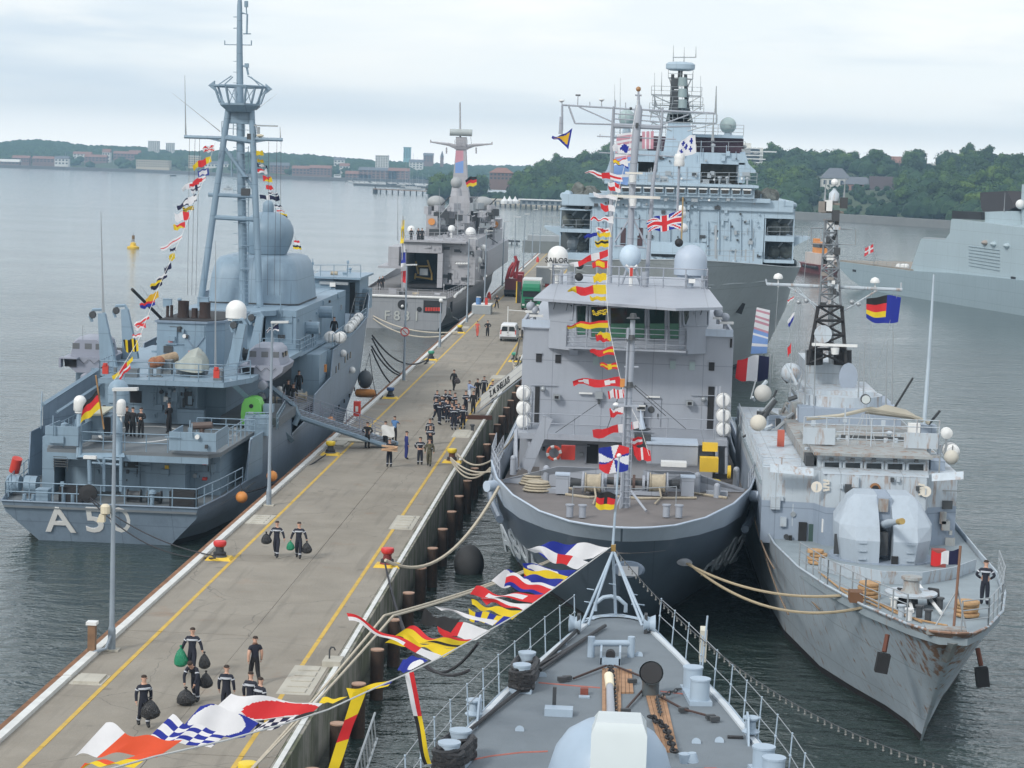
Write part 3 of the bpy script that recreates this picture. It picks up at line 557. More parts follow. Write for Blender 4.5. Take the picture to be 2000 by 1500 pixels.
 # bollards
def bollard(x,y,cap,label,iron=DARK):
 t=thing('bollard',label,'bollard',(x,y,PZ),group='mooring bollards on yellow plates',local=True)
 m=MB();m.add([(-.62,-.5,0),(.62,-.5,0),(.62,.5,0),(-.62,.5,0),(-.52,-.4,.13),(.52,-.4,.13),(.52,.4,.13),(-.52,.4,.13)],[(0,1,5,4),(1,2,6,5),(2,3,7,6),(3,0,4,7),(4,5,6,7)]);m.go('base_plate',YEL,t)
 m=MB();m.lathe((0,0,.13),[(.36,0),(.34,.06),(.22,.16),(.19,.42),(.24,.5)],16);m.go('shaft',iron,t,True)
 m=MB();m.lathe((0,0,.62),[(.24,0),(.30,.06),(.32,.18),(.29,.26),(.12,.29)],16);m.go('cap',cap,t,True)
 m=MB();m.lathe((0,0,.15),[(.30,0),(.33,.05),(.30,.1),(.32,.16),(.28,.2)],14);m.go('rope_turns',BROPE,t,True)
 return t
GRN=mat('green_cap',(.05,.30,.20),.5);BLU=mat('blue_cap',(.03,.09,.25),.5);YCAP=mat('yellow_cap',(.75,.55,.03),.5);RCAP=mat('red_cap',(.60,.035,.035),.45)
for q,cp,lb,io in(((425,1092),RCAP,'red-capped bollard on the left pier edge with black mooring lines',DARK),((637,888),YCAP,'yellow-capped bollard on the left pier edge before the wide gangway',DARK),((760,778),BLU,'blue-capped bollard on the left pier edge beyond the wide gangway',DARK),((838,703),GRN,'green-capped bollard on the left pier edge',DARK),((895,650),YCAP,'distant yellow-capped bollard on the left holding the frigate line',DARK),((755,1106),RCAP,'all-red bollard on the right pier edge with one thick pale line',mat('dull_red_iron',(.2,.03,.03),.6)),((880,903),YCAP,'yellow-capped rusty bollard on the right edge with pale mooring lines',mat('rusty_iron',(.12,.05,.03),.8)),((1000,706),GRN,'green-capped bollard on the right edge beyond the gangway',DARK),((488,1545),YCAP,'nearest yellow bollard at the bottom edge of the photo',YCAP)):
 c=atz(*q,PZ);bollard(-19.0 if c.x<-15 else-11.0,c.y,cp,lb,io)
c=atz(15,1497,PZ);t=thing('bollard','yellow bollard cut by the left bottom corner','bollard',(-19.0,62.0,PZ),local=True);m=MB();m.box(-.6,.6,-.5,.5,0,.13);m.go('base_plate',YEL,t);m=MB();m.lathe((0,0,.13),[(.3,0),(.2,.2),(.2,.5),(.32,.6),(.3,.75),(.1,.8)],14);m.go('cap',YCAP,t,True)
# lamp posts
LAMP=mat('lamp_post_paint',(.26,.31,.36),.5,metal=.2,var=.15,streak=.3)
def lamp(y,label,h=10.1,tilt=0,x=-19.42,arm=True,sgn=False,short=False):
 t=thing('lamp_post',label,'lamp post',(x,y,PZ),group='lamp posts on the left pier edge',local=True)
 m=MB();m.cyl((0,0,0),(0,0,.8),.15,n=10);m.tube([(0,0,.8),(0,0,1.0),(tilt*h,0,h)],[.15,.105,.06],n=8);m.go('pole',LAMP,t,True)
 m=MB();m.box(-.3,.3,-.25,.25,.0,.06);m.go('foot',PATCH,t)
 if arm:m=MB();m.bc((tilt*h+.42,-.05,h+.03),(.95,.32,.11),0,0,-.05);m.go('lamp_head',mat('lamp_head',(.55,.57,.57),.4),t)
 return t
lamp(80.3,'nearest grey lamp post on the left pier edge beside the stern of the light-blue ship');lamp(116.0,'second grey lamp post from the front on the left edge, before the striped gangway');lamp(256,'grey lamp post beside the white market stall');lamp(286,'grey lamp post next to the lone person by the far kerb')
for i,(py_,px_)in enumerate(((560,981),(540,1003.6),(527,1022),(508,1039),(496,1054))):
 c=atz(px_,py_,PZ);lamp(c.y,('first','second','third','fourth','last')[i]+' of five thin lamp posts standing towards the far end of the pier',10.1,x=c.x)
t=lamp(185.5,'grey lamp post carrying a round white and red no-entry sign')
m=MB();m.cyl((0,-.12,4.3),(0,-.16,4.3),.40,n=20);m.go('sign_ring',RED,t);m=MB();m.cyl((0,-.162,4.3),(0,-.172,4.3),.30,n=20);m.go('sign_face',WHITE,t);m=MB();m.bc((0,-.18,4.3),(.56,.01,.07),0,0,.78);m.go('sign_bar',RED,t)
t=lamp(220,'short post with a white globe on top halfway along the left kerb',4.8,arm=False);m=MB();m.ball((0,0,4.9),.22);m.go('globe',WHITE,t,True)
m=MB();m.lathe((-.28,-.12,5.3),[(.1,0),(.19,.05),(.19,.32),(.1,.4)],12);m.ext([(-.6,-.2,5.0),(-.3,-.2,5.0),(-.3,-.2,5.3),(-.5,-.2,5.3)],(0,.25,0))
o=m.go('floodlight',mat('cream_plastic',(.62,.56,.42),.5),bpy.data.objects['lamp_post']);
c=atz(192,1278,PZ);t=thing('mooring_post','short pale square post with white cap on the kerb by the nearest lamp','post',(-20.0,c.y,PZ),local=True);m=MB();m.box(-.14,.14,-.14,.14,-.4,1.15);m.go('shaft',WOOD,t);m=MB();m.box(-.2,.2,-.2,.2,1.15,1.27);m.go('cap',WHITE,t)
m=MB();m.tube([(-19.42,80.1,PZ+.6),(-19.5,79.7,PZ+.2),(-19.9,79.3,PZ+.12)],.06,n=6);tag(m.go('conduit_pipe',LAMP,loc=(-19.5,80,PZ)),'grey conduit bending from the nearest lamp post to the kerb','pipe')
# ring block on the right edge, low concrete posts
t=thing('mooring_ring','rusty mooring hoop on a pale concrete block at the right pier edge','mooring ring',(-10.75,79.6,PZ),local=True)
m=MB();m.box(-.35,.35,-.5,.5,0,.22);m.go('block',PATCH,t);m=MB();m.tube([(-.14,0,.2),(-.14,0,.55),(-.08,0,.66),(.02,0,.66),(.08,0,.55)],.035,n=6);m.go('hoop',DARK,t)
c=atz(930,812,PZ);t=thing('timber_baulk','dark rusty beam lying at the foot of the ship gangway','beam',(-11.3,159.5,PZ),local=True);m=MB();m.bc((0,0,.15),(2.6,.35,.3),.05);m.go('beam',mat('dark_rust_beam',(.07,.03,.02),.9),t)
t=thing('post','small dark mushroom post on the right edge near the gangway','post',(-10.95,152.5,PZ),local=True);m=MB();m.lathe((0,0,0),[(.12,0),(.1,.3),(.18,.36),(.16,.46)],10);m.go('shaft',DARK,t)
# leaning grey barrier at the bottom edge, against the wall
t=thing('metal_rack','leaning galvanised barrier between the pier wall and the foredeck','barrier',(-8.6,70.5,.4),local=True)
m=MB();a,b=Vector((-.2,-3,.0)),Vector((.2,3,1.9));m.cyl(a,b,.04,n=5);m.cyl(a+Vector((.1,0,-.9)),b+Vector((.1,0,-.9)),.04,n=5);m.go('frame',STEEL,t)
for k in range(13):m=MB();c=a.lerp(b,(k+.5)/13);m.cyl(c,c+Vector((.1,0,-.9)),.025,n=4);m.go('bar',STEEL,t)
# white kerb-side box behind the ring, bridge fender between pier and dark hull
t=thing('pneumatic_fender','large barnacled black pneumatic fender floating between pier and dark blue hull','fender',(-8.0,112,.45),local=True);m=MB();m.ball((0,0,0),.8,18,12,1.3);m.go('body',FEN,t,True)
# ---------------------------------------------------------------- ship building kit
P=aty
def pbox(m,px0,py0,px1,py1,y,d):
 """box whose front face (towards the camera) lies in the plane y between two sighted corners; d = real depth"""
 a=P(px0,(py0+py1)/2,y);b=P(px1,(py0+py1)/2,y);c=(px0+px1)/2;return m.box(a.x,b.x,y,y+d,P(c,py1,y).z,P(c,py0,y).z)
def hull(root,xc,st,paint,boot,band=.35,belt=None,name='hull',capth=.05):
 """st: (y, half breadth at rail, rail z, half breadth mid, z mid, half breadth at water, y offset at water)"""
 m=MB();secs=[]
 for y,bd,zt,bm_,zm,bw,dy in st:
  yb=y+dy;ym=y+dy*(1-zm/zt)
  t=band/zm;b_b=bw+(bm_-bw)*t;yb2=yb+(ym-yb)*t
  h=[(bd,y,zt),((bd+bm_)/2,y*.5+ym*.5,(zt+zm)/2),(bm_,ym,zm),((bm_+b_b)/2,(ym+yb2)/2,(zm+band)/2),(b_b,yb2,band),(bw,yb,0),(bw*.92,yb,-1.2)]
  secs.append([(xc+x,yy,z)for x,yy,z in h]+[(xc-x,yy,z)for x,yy,z in reversed(h)])
 n=14;m.add([p for s in secs for p in s],[])
 for i in range(len(secs)-1):
  for k in range(n-1):
   m.m=1 if 4<=k<=8 else(2 if belt and k in(0,12)else 0);m.face(i*n+k,i*n+k+1,(i+1)*n+k+1,(i+1)*n+k)
 m.m=0;e=(len(secs)-1)*n
 m.f.append(tuple(range(n)));m.mi.append(0);m.f.append(tuple(e+k for k in range(n)));m.mi.append(0)
 o=m.go(name,[paint,boot]+([belt]if belt else[]),root,smooth=True)
 r=MB();r.tube([s[0]for s in secs],capth,n=6);r.tube([s[-1]for s in secs],capth,n=6)
 for s in(secs[0],secs[-1]):r.cyl(s[0],s[-1],capth,n=6)
 r.go('gunwale',belt or paint,root,True);return o
def deck_in(root,xc,st,z,mt,name='deck',inset=.06,th=.1,y0=None,y1=None):
 out=[]
 for y,bd,zt,bm_,zm,bw,dy in st:
  if(y0 and y<y0)or(y1 and y>y1)or zt<z:continue
  ym=y+dy*(1-zm/zt)
  if z>=zm:f=(zt-z)/(zt-zm);b,yy=bd+(bm_-bd)*f,y+(ym-y)*f
  else:f=(zm-z)/zm;b,yy=bm_+(bw-bm_)*f,ym+(y+dy-ym)*f
  out.append((yy+(inset if dy>0 else(-inset if dy<0 else 0)),max(.02,b-inset)))
 return deck(root,xc,out,z,mt,name,th)
def pb(root,name,mt,x0,y0,x1,y1,y,d):m=MB();pbox(m,x0,y0,x1,y1,y,d);return m.go(name,mt,root)
def cy(root,name,mt,a,b,r,r2=None,n=8):m=MB();m.cyl(a,b,r,r2,n);return m.go(name,mt,root,n>7)
def tu(root,name,mt,pts,r,n=6):m=MB();m.tube(pts,r,n);return m.go(name,mt,root,n>5)
def bb(root,name,mt,c,d,rz=0,rx=0,ry=0):m=MB();m.bc(c,d,rz,rx,ry);return m.go(name,mt,root)
def ex(root,name,mt,pts,d):m=MB();m.ext(pts,d);return m.go(name,mt,root)
def rl(root,pts,h=1.05,gap=1.3,nr=3,mt=None,name='railing'):m=MB();m.rail(pts,h,gap,nr,.025,.03);return m.go(name,mt,root)
def deck(root,xc,pts,z,mt,name='deck',th=.12):
 m=MB();m.prism([(xc+b,y)for y,b in pts]+[(xc-b,y)for y,b in reversed(pts)],z-th,z);return m.go(name,mt,root)
def pane_row(root,px0,px1,py0,py1,y,n,frame,gap=.18,gm=None,name='window',lean=0,slope=0.):
 """n windows set 3 cm proud in a wall at plane y facing the camera"""
 out=[]
 for i in range(n):
  a=px0+(px1-px0)*(i+gap/2)/n;b=px0+(px1-px0)*(i+1-gap/2)/n;s=slope*(a+b-px0-px1)/2
  m=MB();m.ext([P(a,py0+s,y-.04),P(b,py0+s,y-.04),P(b,py1+s,y-.04),P(a,py1+s,y-.04)],(0,.03,0));w=m.go(name,gm or GLASS,root)
  m=MB();q=[P(a,py0+s,y),P(b,py0+s,y),P(b,py1+s,y),P(a,py1+s,y)];th=abs(q[1].x-q[0].x)*.05+.025
  for j in range(4):
   u_,v_=q[j],q[(j+1)%4];m.cyl(u_-Vector((0,.05,0)),v_-Vector((0,.05,0)),th,n=4)
  m.go('frame',frame,w);out.append(w)
 return out
def door(root,px,py,y,w=.75,h=1.75,mt=None,dark=False):
 c=P(px,py,y)
 m=MB();m.box(c.x-w/2,c.x+w/2,y-.07,y-.01,c.z-h/2,c.z+h/2);d=m.go('door',mt,root)
 m=MB();m.bc((c.x+w*.32,y-.1,c.z),(.05,.06,.3));m.bc((c.x-w*.42,y-.09,c.z+h*.3),(.06,.05,.12));m.bc((c.x-w*.42,y-.09,c.z-h*.3),(.06,.05,.12));m.go('handle',DARK if not dark else STEEL,d);return d
def fittings(root,px0,py0,px1,py1,y,n,mt,seed=0):
 r=random.Random(seed+int(px0))
 for k in range(n):
  c=P(r.uniform(px0,px1),r.uniform(py0,py1),y);kind=r.randrange(6);m=MB()
  if kind==0:m.bc((c.x,y-.12,c.z),(r.uniform(.2,.5),.22,r.uniform(.25,.6)));m.go('junction_box',mt,root)
  elif kind==1:m.cyl((c.x,y-.06,c.z),(c.x,y-.06,c.z+r.uniform(.6,1.6)),.035,n=5);m.go('pipe',mt,root)
  elif kind==2:m.cyl((c.x,y,c.z),(c.x,y-.18,c.z),.13,n=8);m.go('lamp',r.choice([WHITE,STEEL,DARK]),root)
  elif kind==3:m.bc((c.x,y-.05,c.z),(r.uniform(.4,.9),.08,r.uniform(.3,.5)));m.go('louvre',r.choice([mt,DARK]),root)
  elif kind==4:m.cyl((c.x-.4,y-.05,c.z),(c.x+.5,y-.05,c.z),.03,n=5);m.go('pipe',mt,root)
  else:m.bc((c.x,y-.1,c.z),(.14,.2,.2));m.go('bracket',r.choice([DARK,mt]),root)
def clutter(root,x0,x1,y0,y1,z,n,mt,seed=0,big=1.):
 """deck gear: lockers, vents, reels, bitts, each a part"""
 r=random.Random(seed)
 for k in range(n):
  x,y=r.uniform(x0,x1),r.uniform(y0,y1);kind=r.randrange(6);m=MB()
  if kind==0:w,d,h=r.uniform(.4,1.1)*big,r.uniform(.4,.8)*big,r.uniform(.4,.9)*big;m.box(x-w/2,x+w/2,y-d/2,y+d/2,z,z+h);m.box(x-w/2-.03,x+w/2+.03,y-d/2-.03,y+d/2+.03,z+h,z+h+.05);m.go('deck_locker',mt,root)
  elif kind==1:m.cyl((x,y,z),(x,y,z+.6*big),.12*big,n=8);m.lathe((x,y,z+.6*big),[(.12*big,0),(.24*big,.06),(.22*big,.2*big),(.05,.28*big)],10);m.go('vent',mt,root,True)
  elif kind==2:m.cyl((x-.35*big,y,z+.4*big),(x+.35*big,y,z+.4*big),.26*big,n=10);m.cyl((x-.4*big,y,z+.4*big),(x-.34*big,y,z+.4*big),.36*big,n=10);m.cyl((x+.34*big,y,z+.4*big),(x+.4*big,y,z+.4*big),.36*big,n=10);m.box(x-.4*big,x+.4*big,y-.1,y+.1,z,z+.3*big);m.go('reel',r.choice([mt,ROPE,DARK]),root)
  elif kind==3:
   for s in(-.25,.25):m.cyl((x+s,y,z),(x+s,y,z+.5),.11,n=8)
   m.box(x-.42,x+.42,y-.14,y+.14,z,z+.05);m.go('bitts',mt,root)
  elif kind==4:m.cyl((x,y,z),(x,y,z+r.uniform(.9,1.8)),.04,n=5);m.bc((x,y,z+1.1),(.2,.14,.26));m.go('post',mt,root)
  else:m.cyl((x,y,z),(x,y,z+.12),.3*big,n=12);m.go('hatch',mt,root)
def stairs(root,a,b,w,n,mt,ax=(1,0,0)):
 a=Vector(a);b=Vector(b);s=Vector(ax)*w/2;f=MB()
 for e in(-s,s):f.ext([a+e,b+e,b+e+Vector((0,0,-.2)),a+e+Vector((0,0,-.2))],Vector(ax)*.04)
 fr=f.go('stair_frame',mt,root)
 for i in range(n):c=a.lerp(b,(i+.5)/n);m=MB();m.bc(c,(w,.24,.04)if abs(ax[0])>.5 else(.24,w,.04));m.go('step',DARK,fr)
 return fr
def radome(root,c,r,h,mt,foot=None,name='radome'):
 m=MB();m.dome(c,r,h,24);o=m.go(name,mt,root,True)
 m=MB();m.cyl((c[0],c[1],c[2]-.12),(c[0],c[1],c[2]+.0),r*.8,n=16);m.go('ring',mt,o)
 if foot:m=MB();m.cyl((c[0],c[1],foot),(c[0],c[1],c[2]-.1),r*.22,r*.3,n=8);m.go('pedestal',mt,o)
 return o
def whip(root,a,b,r=.05):m=MB();a=Vector(a);b=Vector(b);m.tube([a,a.lerp(b,.25),b],[r*1.6,r,r*.35],n=5);return m.go('whip_aerial',STEEL,root)
def wire(root,pts,r=.018,mt=None,name='stay_wire'):m=MB();m.tube(pts,r,n=4);return m.go(name,mt or DARK,root)
def raft(loc,label,r=.38,l=1.35,axis='y',rz=0):
 t=thing('life_raft',label,'life raft',tuple(loc),group='white life raft canisters',local=True,rz=rz)
 d={'x':(1,0,0),'y':(0,1,0)}[axis];d=Vector(d);m=MB()
 pr=[(.02,-l/2),(r*.7,-l/2+.03),(r,-l/2+.16),(r,-.03),(r*1.05,-.02),(r*1.05,.02),(r,.03),(r,l/2-.16),(r*.7,l/2-.03),(.02,l/2)]
 m.lathe((0,0,0),pr,16,axis);m.go('canister',WHITE,t,True)
 for s in(-.3,.3):
  m=MB();m.lathe(d*(s*l-.02),[(r*1.02,0),(r*1.03,.04)],16,axis);m.go('strap',DARK,t)
 m=MB();m.cyl(d*-(l/2)-Vector((0,0,r*.9)),d*-(l/2)+Vector((0,0,r*.9)),.02,n=4);m.go('lashing',DARK,t)
 return t
BOOT=mat('boot_topping',(.025,.022,.024),.6,var=.3)
DK=mat('grey_green_deck',(.16,.18,.18),.85,var=.12,vs=.8,streak=0)
# ---------------------------------------------------------------- light blue-grey intelligence ship, stern towards us
A=mat('blue_grey_paint',(.215,.305,.385),seam=.5,rough=.48,var=.08,vs=.5,bump=.12,bs=1.2,streak=.35)
AH=mat('blue_grey_hull',(.20,.265,.34),seam=.5,rough=.45,var=.10,vs=.4,bump=.15,bs=.8,streak=.5)
AD=mat('slate_deck_paint',(.15,.17,.185),.85,var=.15)
AB=mat('lifeboat_grey',(.26,.28,.34),.5,var=.06)
a5=thing('intelligence_ship','light blue-grey ship marked A 50 with tripod mast and domed radome, left of pier','warship',(-28.6,115,0))
xc=-28.6
hull(a5,xc,[(115,5.45,2.35,5.3,1.7,3.7,1.3),(119,6.1,2.45,5.9,1.6,4.9,0),(124,6.5,2.6,6.3,1.6,5.7,0),(124.6,6.55,4.9,6.4,2.4,5.8,0),(137.6,6.9,5.0,6.85,2.5,6.5,0),(138,6.9,3.6,6.85,2.5,6.5,0),(147,6.95,4.0,6.9,2.6,6.6,0),(147.4,6.95,5.2,6.9,3,6.6,0),(155,7.,5.7,6.95,3,6.6,0),(156,7.,7.6,6.95,3.5,6.5,0),(168,7.,8.0,6.9,3.6,6.1,0),(177,6.9,8.6,6.4,4,5.0,0),(178,6.9,10.2,6.3,4.4,4.8,0),(186,5.6,10.4,4.6,5,3.0,0),(193,3.3,10.6,2.3,5.5,1.2,-1),(199,.25,10.9,.2,6,.1,-3.5)],AH,BOOT)
deck(a5,xc,[(115.1,5.35),(119,6.0),(124,6.4),(150,6.6)],2.1,AD,'work_deck')
deck(a5,xc,[(131,6.7),(156,6.85),(170,6.8),(186,5.3),(198,.3)],4.7,AD,'main_deck')
# white waterline stripe on the side and portholes
m=MB();m.tube([(xc+6.62,121,.75),(xc+6.86,134,.95),(xc+6.9,150,1.15)],.045,n=4);m.go('draught_line',WHITE,a5)
for i,(yy,zz)in enumerate(((158,6.0),(159.5,6.1),(163,6.3),(164.5,6.4),(166,6.4),(172,3.6),(169,3.4),(166,3.2),(163,3.1),(160,3.0))):
 m=MB();m.bc((xc+6.99,yy,zz),(.06,.42,.5 if zz>5 else .3));m.go('scuttle',GLASS,a5)
for yy,zz in((160.5,7.0),(166,5.2)):m=MB();m.ball((xc+7.15,yy,zz),.28,10,6);m.go('side_light',WHITE,a5,True)
# A 50 on the transom
n_=Vector((0,-1.3,2.35)).cross(Vector((1,0,0))).normalized()
for tx,px in(('A',117),('5',186),('O',236)):
 c=P(px,1017,115.70);text_mesh('pennant_letter',tx,2.45,mat('letter_white',(.9,.9,.88),.5,var=.03),a5,frame_mtx(c+Vector((0,-.14,0)),(1,0,0),(0,-.55,1))@Matrix.Scale(.62 if tx=='O' else 1,4,(1,0,0)),.02,.03)
 # stern rail and gear
m=MB();zt=2.3;m.rail([(xc+6.35,123.5,2.4),(xc+5.9,119,2.35),(xc+5.3,115.3,zt),(xc-5.3,115.3,zt),(xc-5.9,119,2.35),(xc-6.35,123.5,2.4)],1.05,1.3,2,.035,.035);m.go('stern_railing',A,a5)
clutter(a5,xc-5,xc-1.6,115.8,118,2.1,9,A,4);clutter(a5,xc+.5,xc+4.8,116,118.5,2.1,4,A,9)
for px,w in((355,1.4),(137,1.3)):c=P(px,962,116.5);m=MB();m.bc((c.x,117,2.55),(w,1,.9));m.go('covered_winch',BLACK,a5)
for px in(28,62):c=P(px,925,118.5);m=MB();m.cyl((c.x-.35,118.5,2.75),(c.x+.35,118.5,2.75),.5,n=18);m.go('capstan_drum',A,a5,True);
m=MB();c=P(25,920,119.5);m.cyl((c.x+.1,119.4,3.3),(c.x+.35,119.2,4.1),.3,n=10);m.go('buoy_marker',RED,a5,True)
m=MB();c=P(176,970,115.6);m.lathe((c.x,115.2,2.9),[(.25,-.15),(.5,-.1),(.5,.1),(.25,.15)],16,'y');m.go('stern_fairlead',BLACK,a5)
# helicopter-like platform over the work deck
HP=4.95
y0=117.7;xl,xr=P(92,870,y0).x,P(421,880,y0).x
m=MB();m.prism([(xl,y0),(xr-.4,y0),(xr+.1,y0+.8),(xr+.35,131),(xl-.6,131),(xl-.3,119)],HP-.22,HP);m.go('platform_deck',AD,a5)
m=MB();m.prism([(xl+.02,y0-.04),(xr-.4,y0-.04),(xr-.4,y0+.1),(xl+.02,y0+.1)],HP-.55,HP-.2);m.go('platform_edge',A,a5)
m=MB();cc=atz(275,848,HP+.01);rr_=2.35
for i in range(40):
 a0,a1=i*math.pi/20,(i+1)*math.pi/20
 m.add([(cc.x+r_*math.cos(a),cc.y+r_*1.7*math.sin(a),HP+.012)for a,r_ in((a0,rr_),(a1,rr_),(a1,rr_-.16),(a0,rr_-.16))],[(0,1,2,3)])
m.go('landing_circle',WHITE,a5)
def side_box(px0,py0,px1,py1,y,d,nm='gun_tub_screen'):
 m=MB();pbox(m,px0,py0,px1,py1,y,.15);pbox(m,px0,py0,px0+2,py1,y+.16,d);pbox(m,px1-2,py0,px1,py1,y+.16,d);m.go(nm,A,a5)
side_box(88,833,153,870,117.5,3);side_box(330,845,422,881,117.3,3.5)
m=MB();m.rail([(P(160,850,117.8).x,117.8,HP),(P(328,850,117.8).x,117.8,HP)],1.0,1.2,2,.03);m.go('platform_railing',A,a5)
m=MB();m.rail([(xr,121.5,HP),(xr+.3,130.5,HP)],1.0,1.2,2,.03);m.rail([(xl-.3,121.5,HP),(xl-.6,130.5,HP)],1.0,1.2,2,.03);m.go('platform_railing',A,a5)
# house under the platform
for px0,px1,py1,y in((128,236,935,121.2),(236,284,945,120.3),(284,362,950,119.9),(362,430,935,121.3)):
 m=MB();a=P(px0,900,y);b=P(px1,900,y);m.box(a.x,b.x,y,131,2.1,HP-.24);m.go('deckhouse',A,a5)
m=MB();m.box(xl-.2,xl+2.2,128,131,2.1,HP-.24);m.go('deckhouse',A,a5)
door(a5,260,920,120.3,.8,1.75,A);door(a5,212,905,121.2,.8,1.75,A);door(a5,400,915,121.3,.7,1.6,A)
fittings(a5,240,890,355,930,119.9,7,A,2);fittings(a5,365,890,425,930,121.3,8,A,3);fittings(a5,135,890,180,920,121.2,4,A,5)
m=MB();m.bc((P(326,912,119.8).x,119.78,P(326,912,119.8).z),(.22,.1,.2));m.go('yellow_box',YEL,a5)
for py_ in(905,935):m=MB();c=P(400,py_,121.1);m.bc((c.x,121.1,c.z),(.26,.2,.16));m.go('red_valve',RED,a5)
stairs(a5,P(118,880,118.2),P(118,913,117),.75,7,DARK)
stairs(a5,(P(461,846,133).x,132.5,5.0),(P(448,910,126).x,127.5,2.2),.95,11,AD)
m=MB();m.prism([(xl-.9,120),(xl-.2,120),(xl-.4,131),(xl-.9,131)],2.1,5.3);m.go('side_plating',A,a5)
a_,b_=P(505,846,126),P(518,850,126);m=MB();m.ext([(xc+6.3,124.2,2.5),(xc+6.6,128,2.5),(xc+6.6,128,5.0),(xc+6.45,125.2,5.0)],(.14,0,0));m.go('bulwark_end_plate',A,a5)
m=MB();m.rail([(xc+3.1,126,HP+.02),(xc+6.6,126,HP+.02)],1.0,1.0,3,.03);m.go('side_railing',A,a5)
# gantry frame on the stern under the tall post
m=MB()
for px in(203,236):m.cyl(P(px,960,116.8),P(px,892,116.8),.09,n=6)
for py_ in(896,906):m.cyl(P(180,py_-2,116.8),P(238,py_+2,116.8),.07,n=6)
m.cyl(P(176,960,116),P(174,897,116),.11,n=8);m.cyl(P(185,890,116.8),P(203,915,116.8),.05,n=5)
m.go('towing_frame',A,a5);m=MB();c=P(176,893,116);m.bc(c,(.7,.3,.16));m.go('floodlight',WHITE,a5)
m=MB();m.ext([P(150,893,117.3),P(243,893,117.3),P(240,880,117.9),P(155,880,117.9)],(0,.1,.04));m.go('lower_shelf',A,a5)
# tall posts with radomes at the platform front
def post_dome(px,pb_,pt,pw,y,mt,foot,nm='radome',ph=None):
 a=P(px,pb_,y);r=pw/2*y/4200;top=P(px,pt,y).z;h=max(.1,top-a.z-r)
 radome(a5,(a.x,y,a.z),r,h,mt,foot,nm)
post_dome(231,787,741,41,118.6,A,4.95);post_dome(156,802,772,25,118.6,WHITE,4.95);post_dome(236,808,778,19,118.2,WHITE,4.95)
m=MB();m.tube([P(231,900,117.6),P(231,786,118.6)],.24,n=10);m.go('radome_post',A,a5,True);m=MB();m.tube([P(154,895,117.5),P(155,803,118.6)],.16,n=8);m.go('radome_post',A,a5,True)
m=MB();pbox(m,166,812,214,850,120.5,2.4);m.go('shelter',A,a5);m=MB();m.ext([P(158,812,119.5),P(200,812,119.5),P(222,797,122.6),P(180,797,122.6)],(0,0,.1));m.go('shelter_roof',mat('khaki_canvas',(.42,.42,.33),.8),a5)
m=MB();pbox(m,203,815,216,848,120.45,.04);m.go('doorway',BLACK,a5)
clutter(a5,P(95,850,120).x,P(148,850,120).x,118.5,124,HP,6,A,21);clutter(a5,P(360,850,120).x,P(405,850,120).x,118.5,121,HP,3,A,25)
# after bulkhead and boat deck
BD=8.05
m=MB();a=P(205,800,130.8);b=P(385,800,130.8);m.box(a.x,b.x,130.8,150,4.7,BD-.2);m.box(xc-6.2,a.x,133.5,150,4.7,BD-.2);m.go('after_superstructure',A,a5)
m=MB();m.box(b.x+.02,xc+3.4,133.5,150,4.7,BD-.2);m.box(xc+4.6,xc+6.6,152,175,4.7,7.6);m.go('after_superstructure',A,a5)
m=MB();pbox(m,254,763,276,787,130.72,.1);m.go('window',BLACK,a5);m=MB();pbox(m,252,761,278,763,130.70,.12);pbox(m,252,787,278,789,130.70,.12);m.go('window_frame',A,a5)
fittings(a5,300,755,380,800,130.8,12,A,7);fittings(a5,300,755,360,780,130.8,5,WHITE,17);door(a5,312,795,130.8,.85,1.8,A);door(a5,352,765,130.8,.5,.7,A)
m=MB();pbox(m,345,738,359,750,130.6,.3);pbox(m,343,752,360,766,130.5,.35);m.go('switch_cabinet',A,a5)
m=MB();pbox(m,345,800,398,829,130.2,.55);m.go('bench_locker',A,a5)
y0=126.6;xa,xb=P(192,740,y0).x,P(437,745,y0).x
m=MB();m.prism([(xa,y0),(xb,y0),(xb+1.1,y0+3.5),(xb+1.1,150),(xa-2.0,150),(xa-2.0,y0+6),(xa,y0+3)],BD-.3,BD);m.go('boat_deck',A,a5)
m=MB();m.rail([(xa-.1,y0+4,BD),(xa+.05,y0+.1,BD),(xb-.05,y0+.1,BD),(xb+.95,y0+3.6,BD)],1.05,1.5,3,.03,.035);m.go('boat_deck_railing',A,a5)
clutter(a5,xa+.8,xb-.5,128,130.5,BD,9,AD,31)
for px in(206,423):c=P(px,722,126.4);m=MB();m.bc((c.x,126.4,BD+.55),(.34,.22,.5));m.cyl((c.x,126.35,BD+.8),(c.x,126.35,BD+.95),.14,n=8);m.go('lifebuoy_light',RED,a5)
# sloping side beams from platform to boat deck (port) and boarding beams (starboard)
a,b=P(84,790,124),P(190,722,129);m=MB();m.cyl(a,b,.14,n=4);m.go('sloping_beam',A,a5);ex(a5,'sloping_side_plate',AH,[a,b,(b.x,b.y,HP),(a.x,a.y,HP)],(.12,.3,0));m=MB();m.cyl(a+Vector((.9,-.3,-.4)),b+Vector((.9,-.3,-.4)),.1,n=4);m.go('inner_beam',A,a5)
m=MB();m.rail([P(80,838,121),P(82,795,131)],1.0,1.2,3,.03);m.go('side_railing',A,a5)
m=MB();m.cyl(P(450,745,128),P(570,860,137.5),.2,n=4);m.go('boarding_beam',A,a5)
m=MB();m.cyl(P(524,752,138.5),P(574,792,138.5),.18,n=4);m.tube([P(574,792,138.5),P(583,812,138.4),P(575,830,138.3)],.2,n=6);m.go('gangway_davit',A,a5)
m=MB();pbox(m,430,815,545,832,131.6,8);m.go('main_deck_side',AD,a5)
m=MB();m.rail([P(480,838,128),P(530,838,128)],1.0,.8,3,.03);m.rail([P(556,812,137),P(540,840,130)],1.0,1.2,3,.03);m.go('side_railing',A,a5)
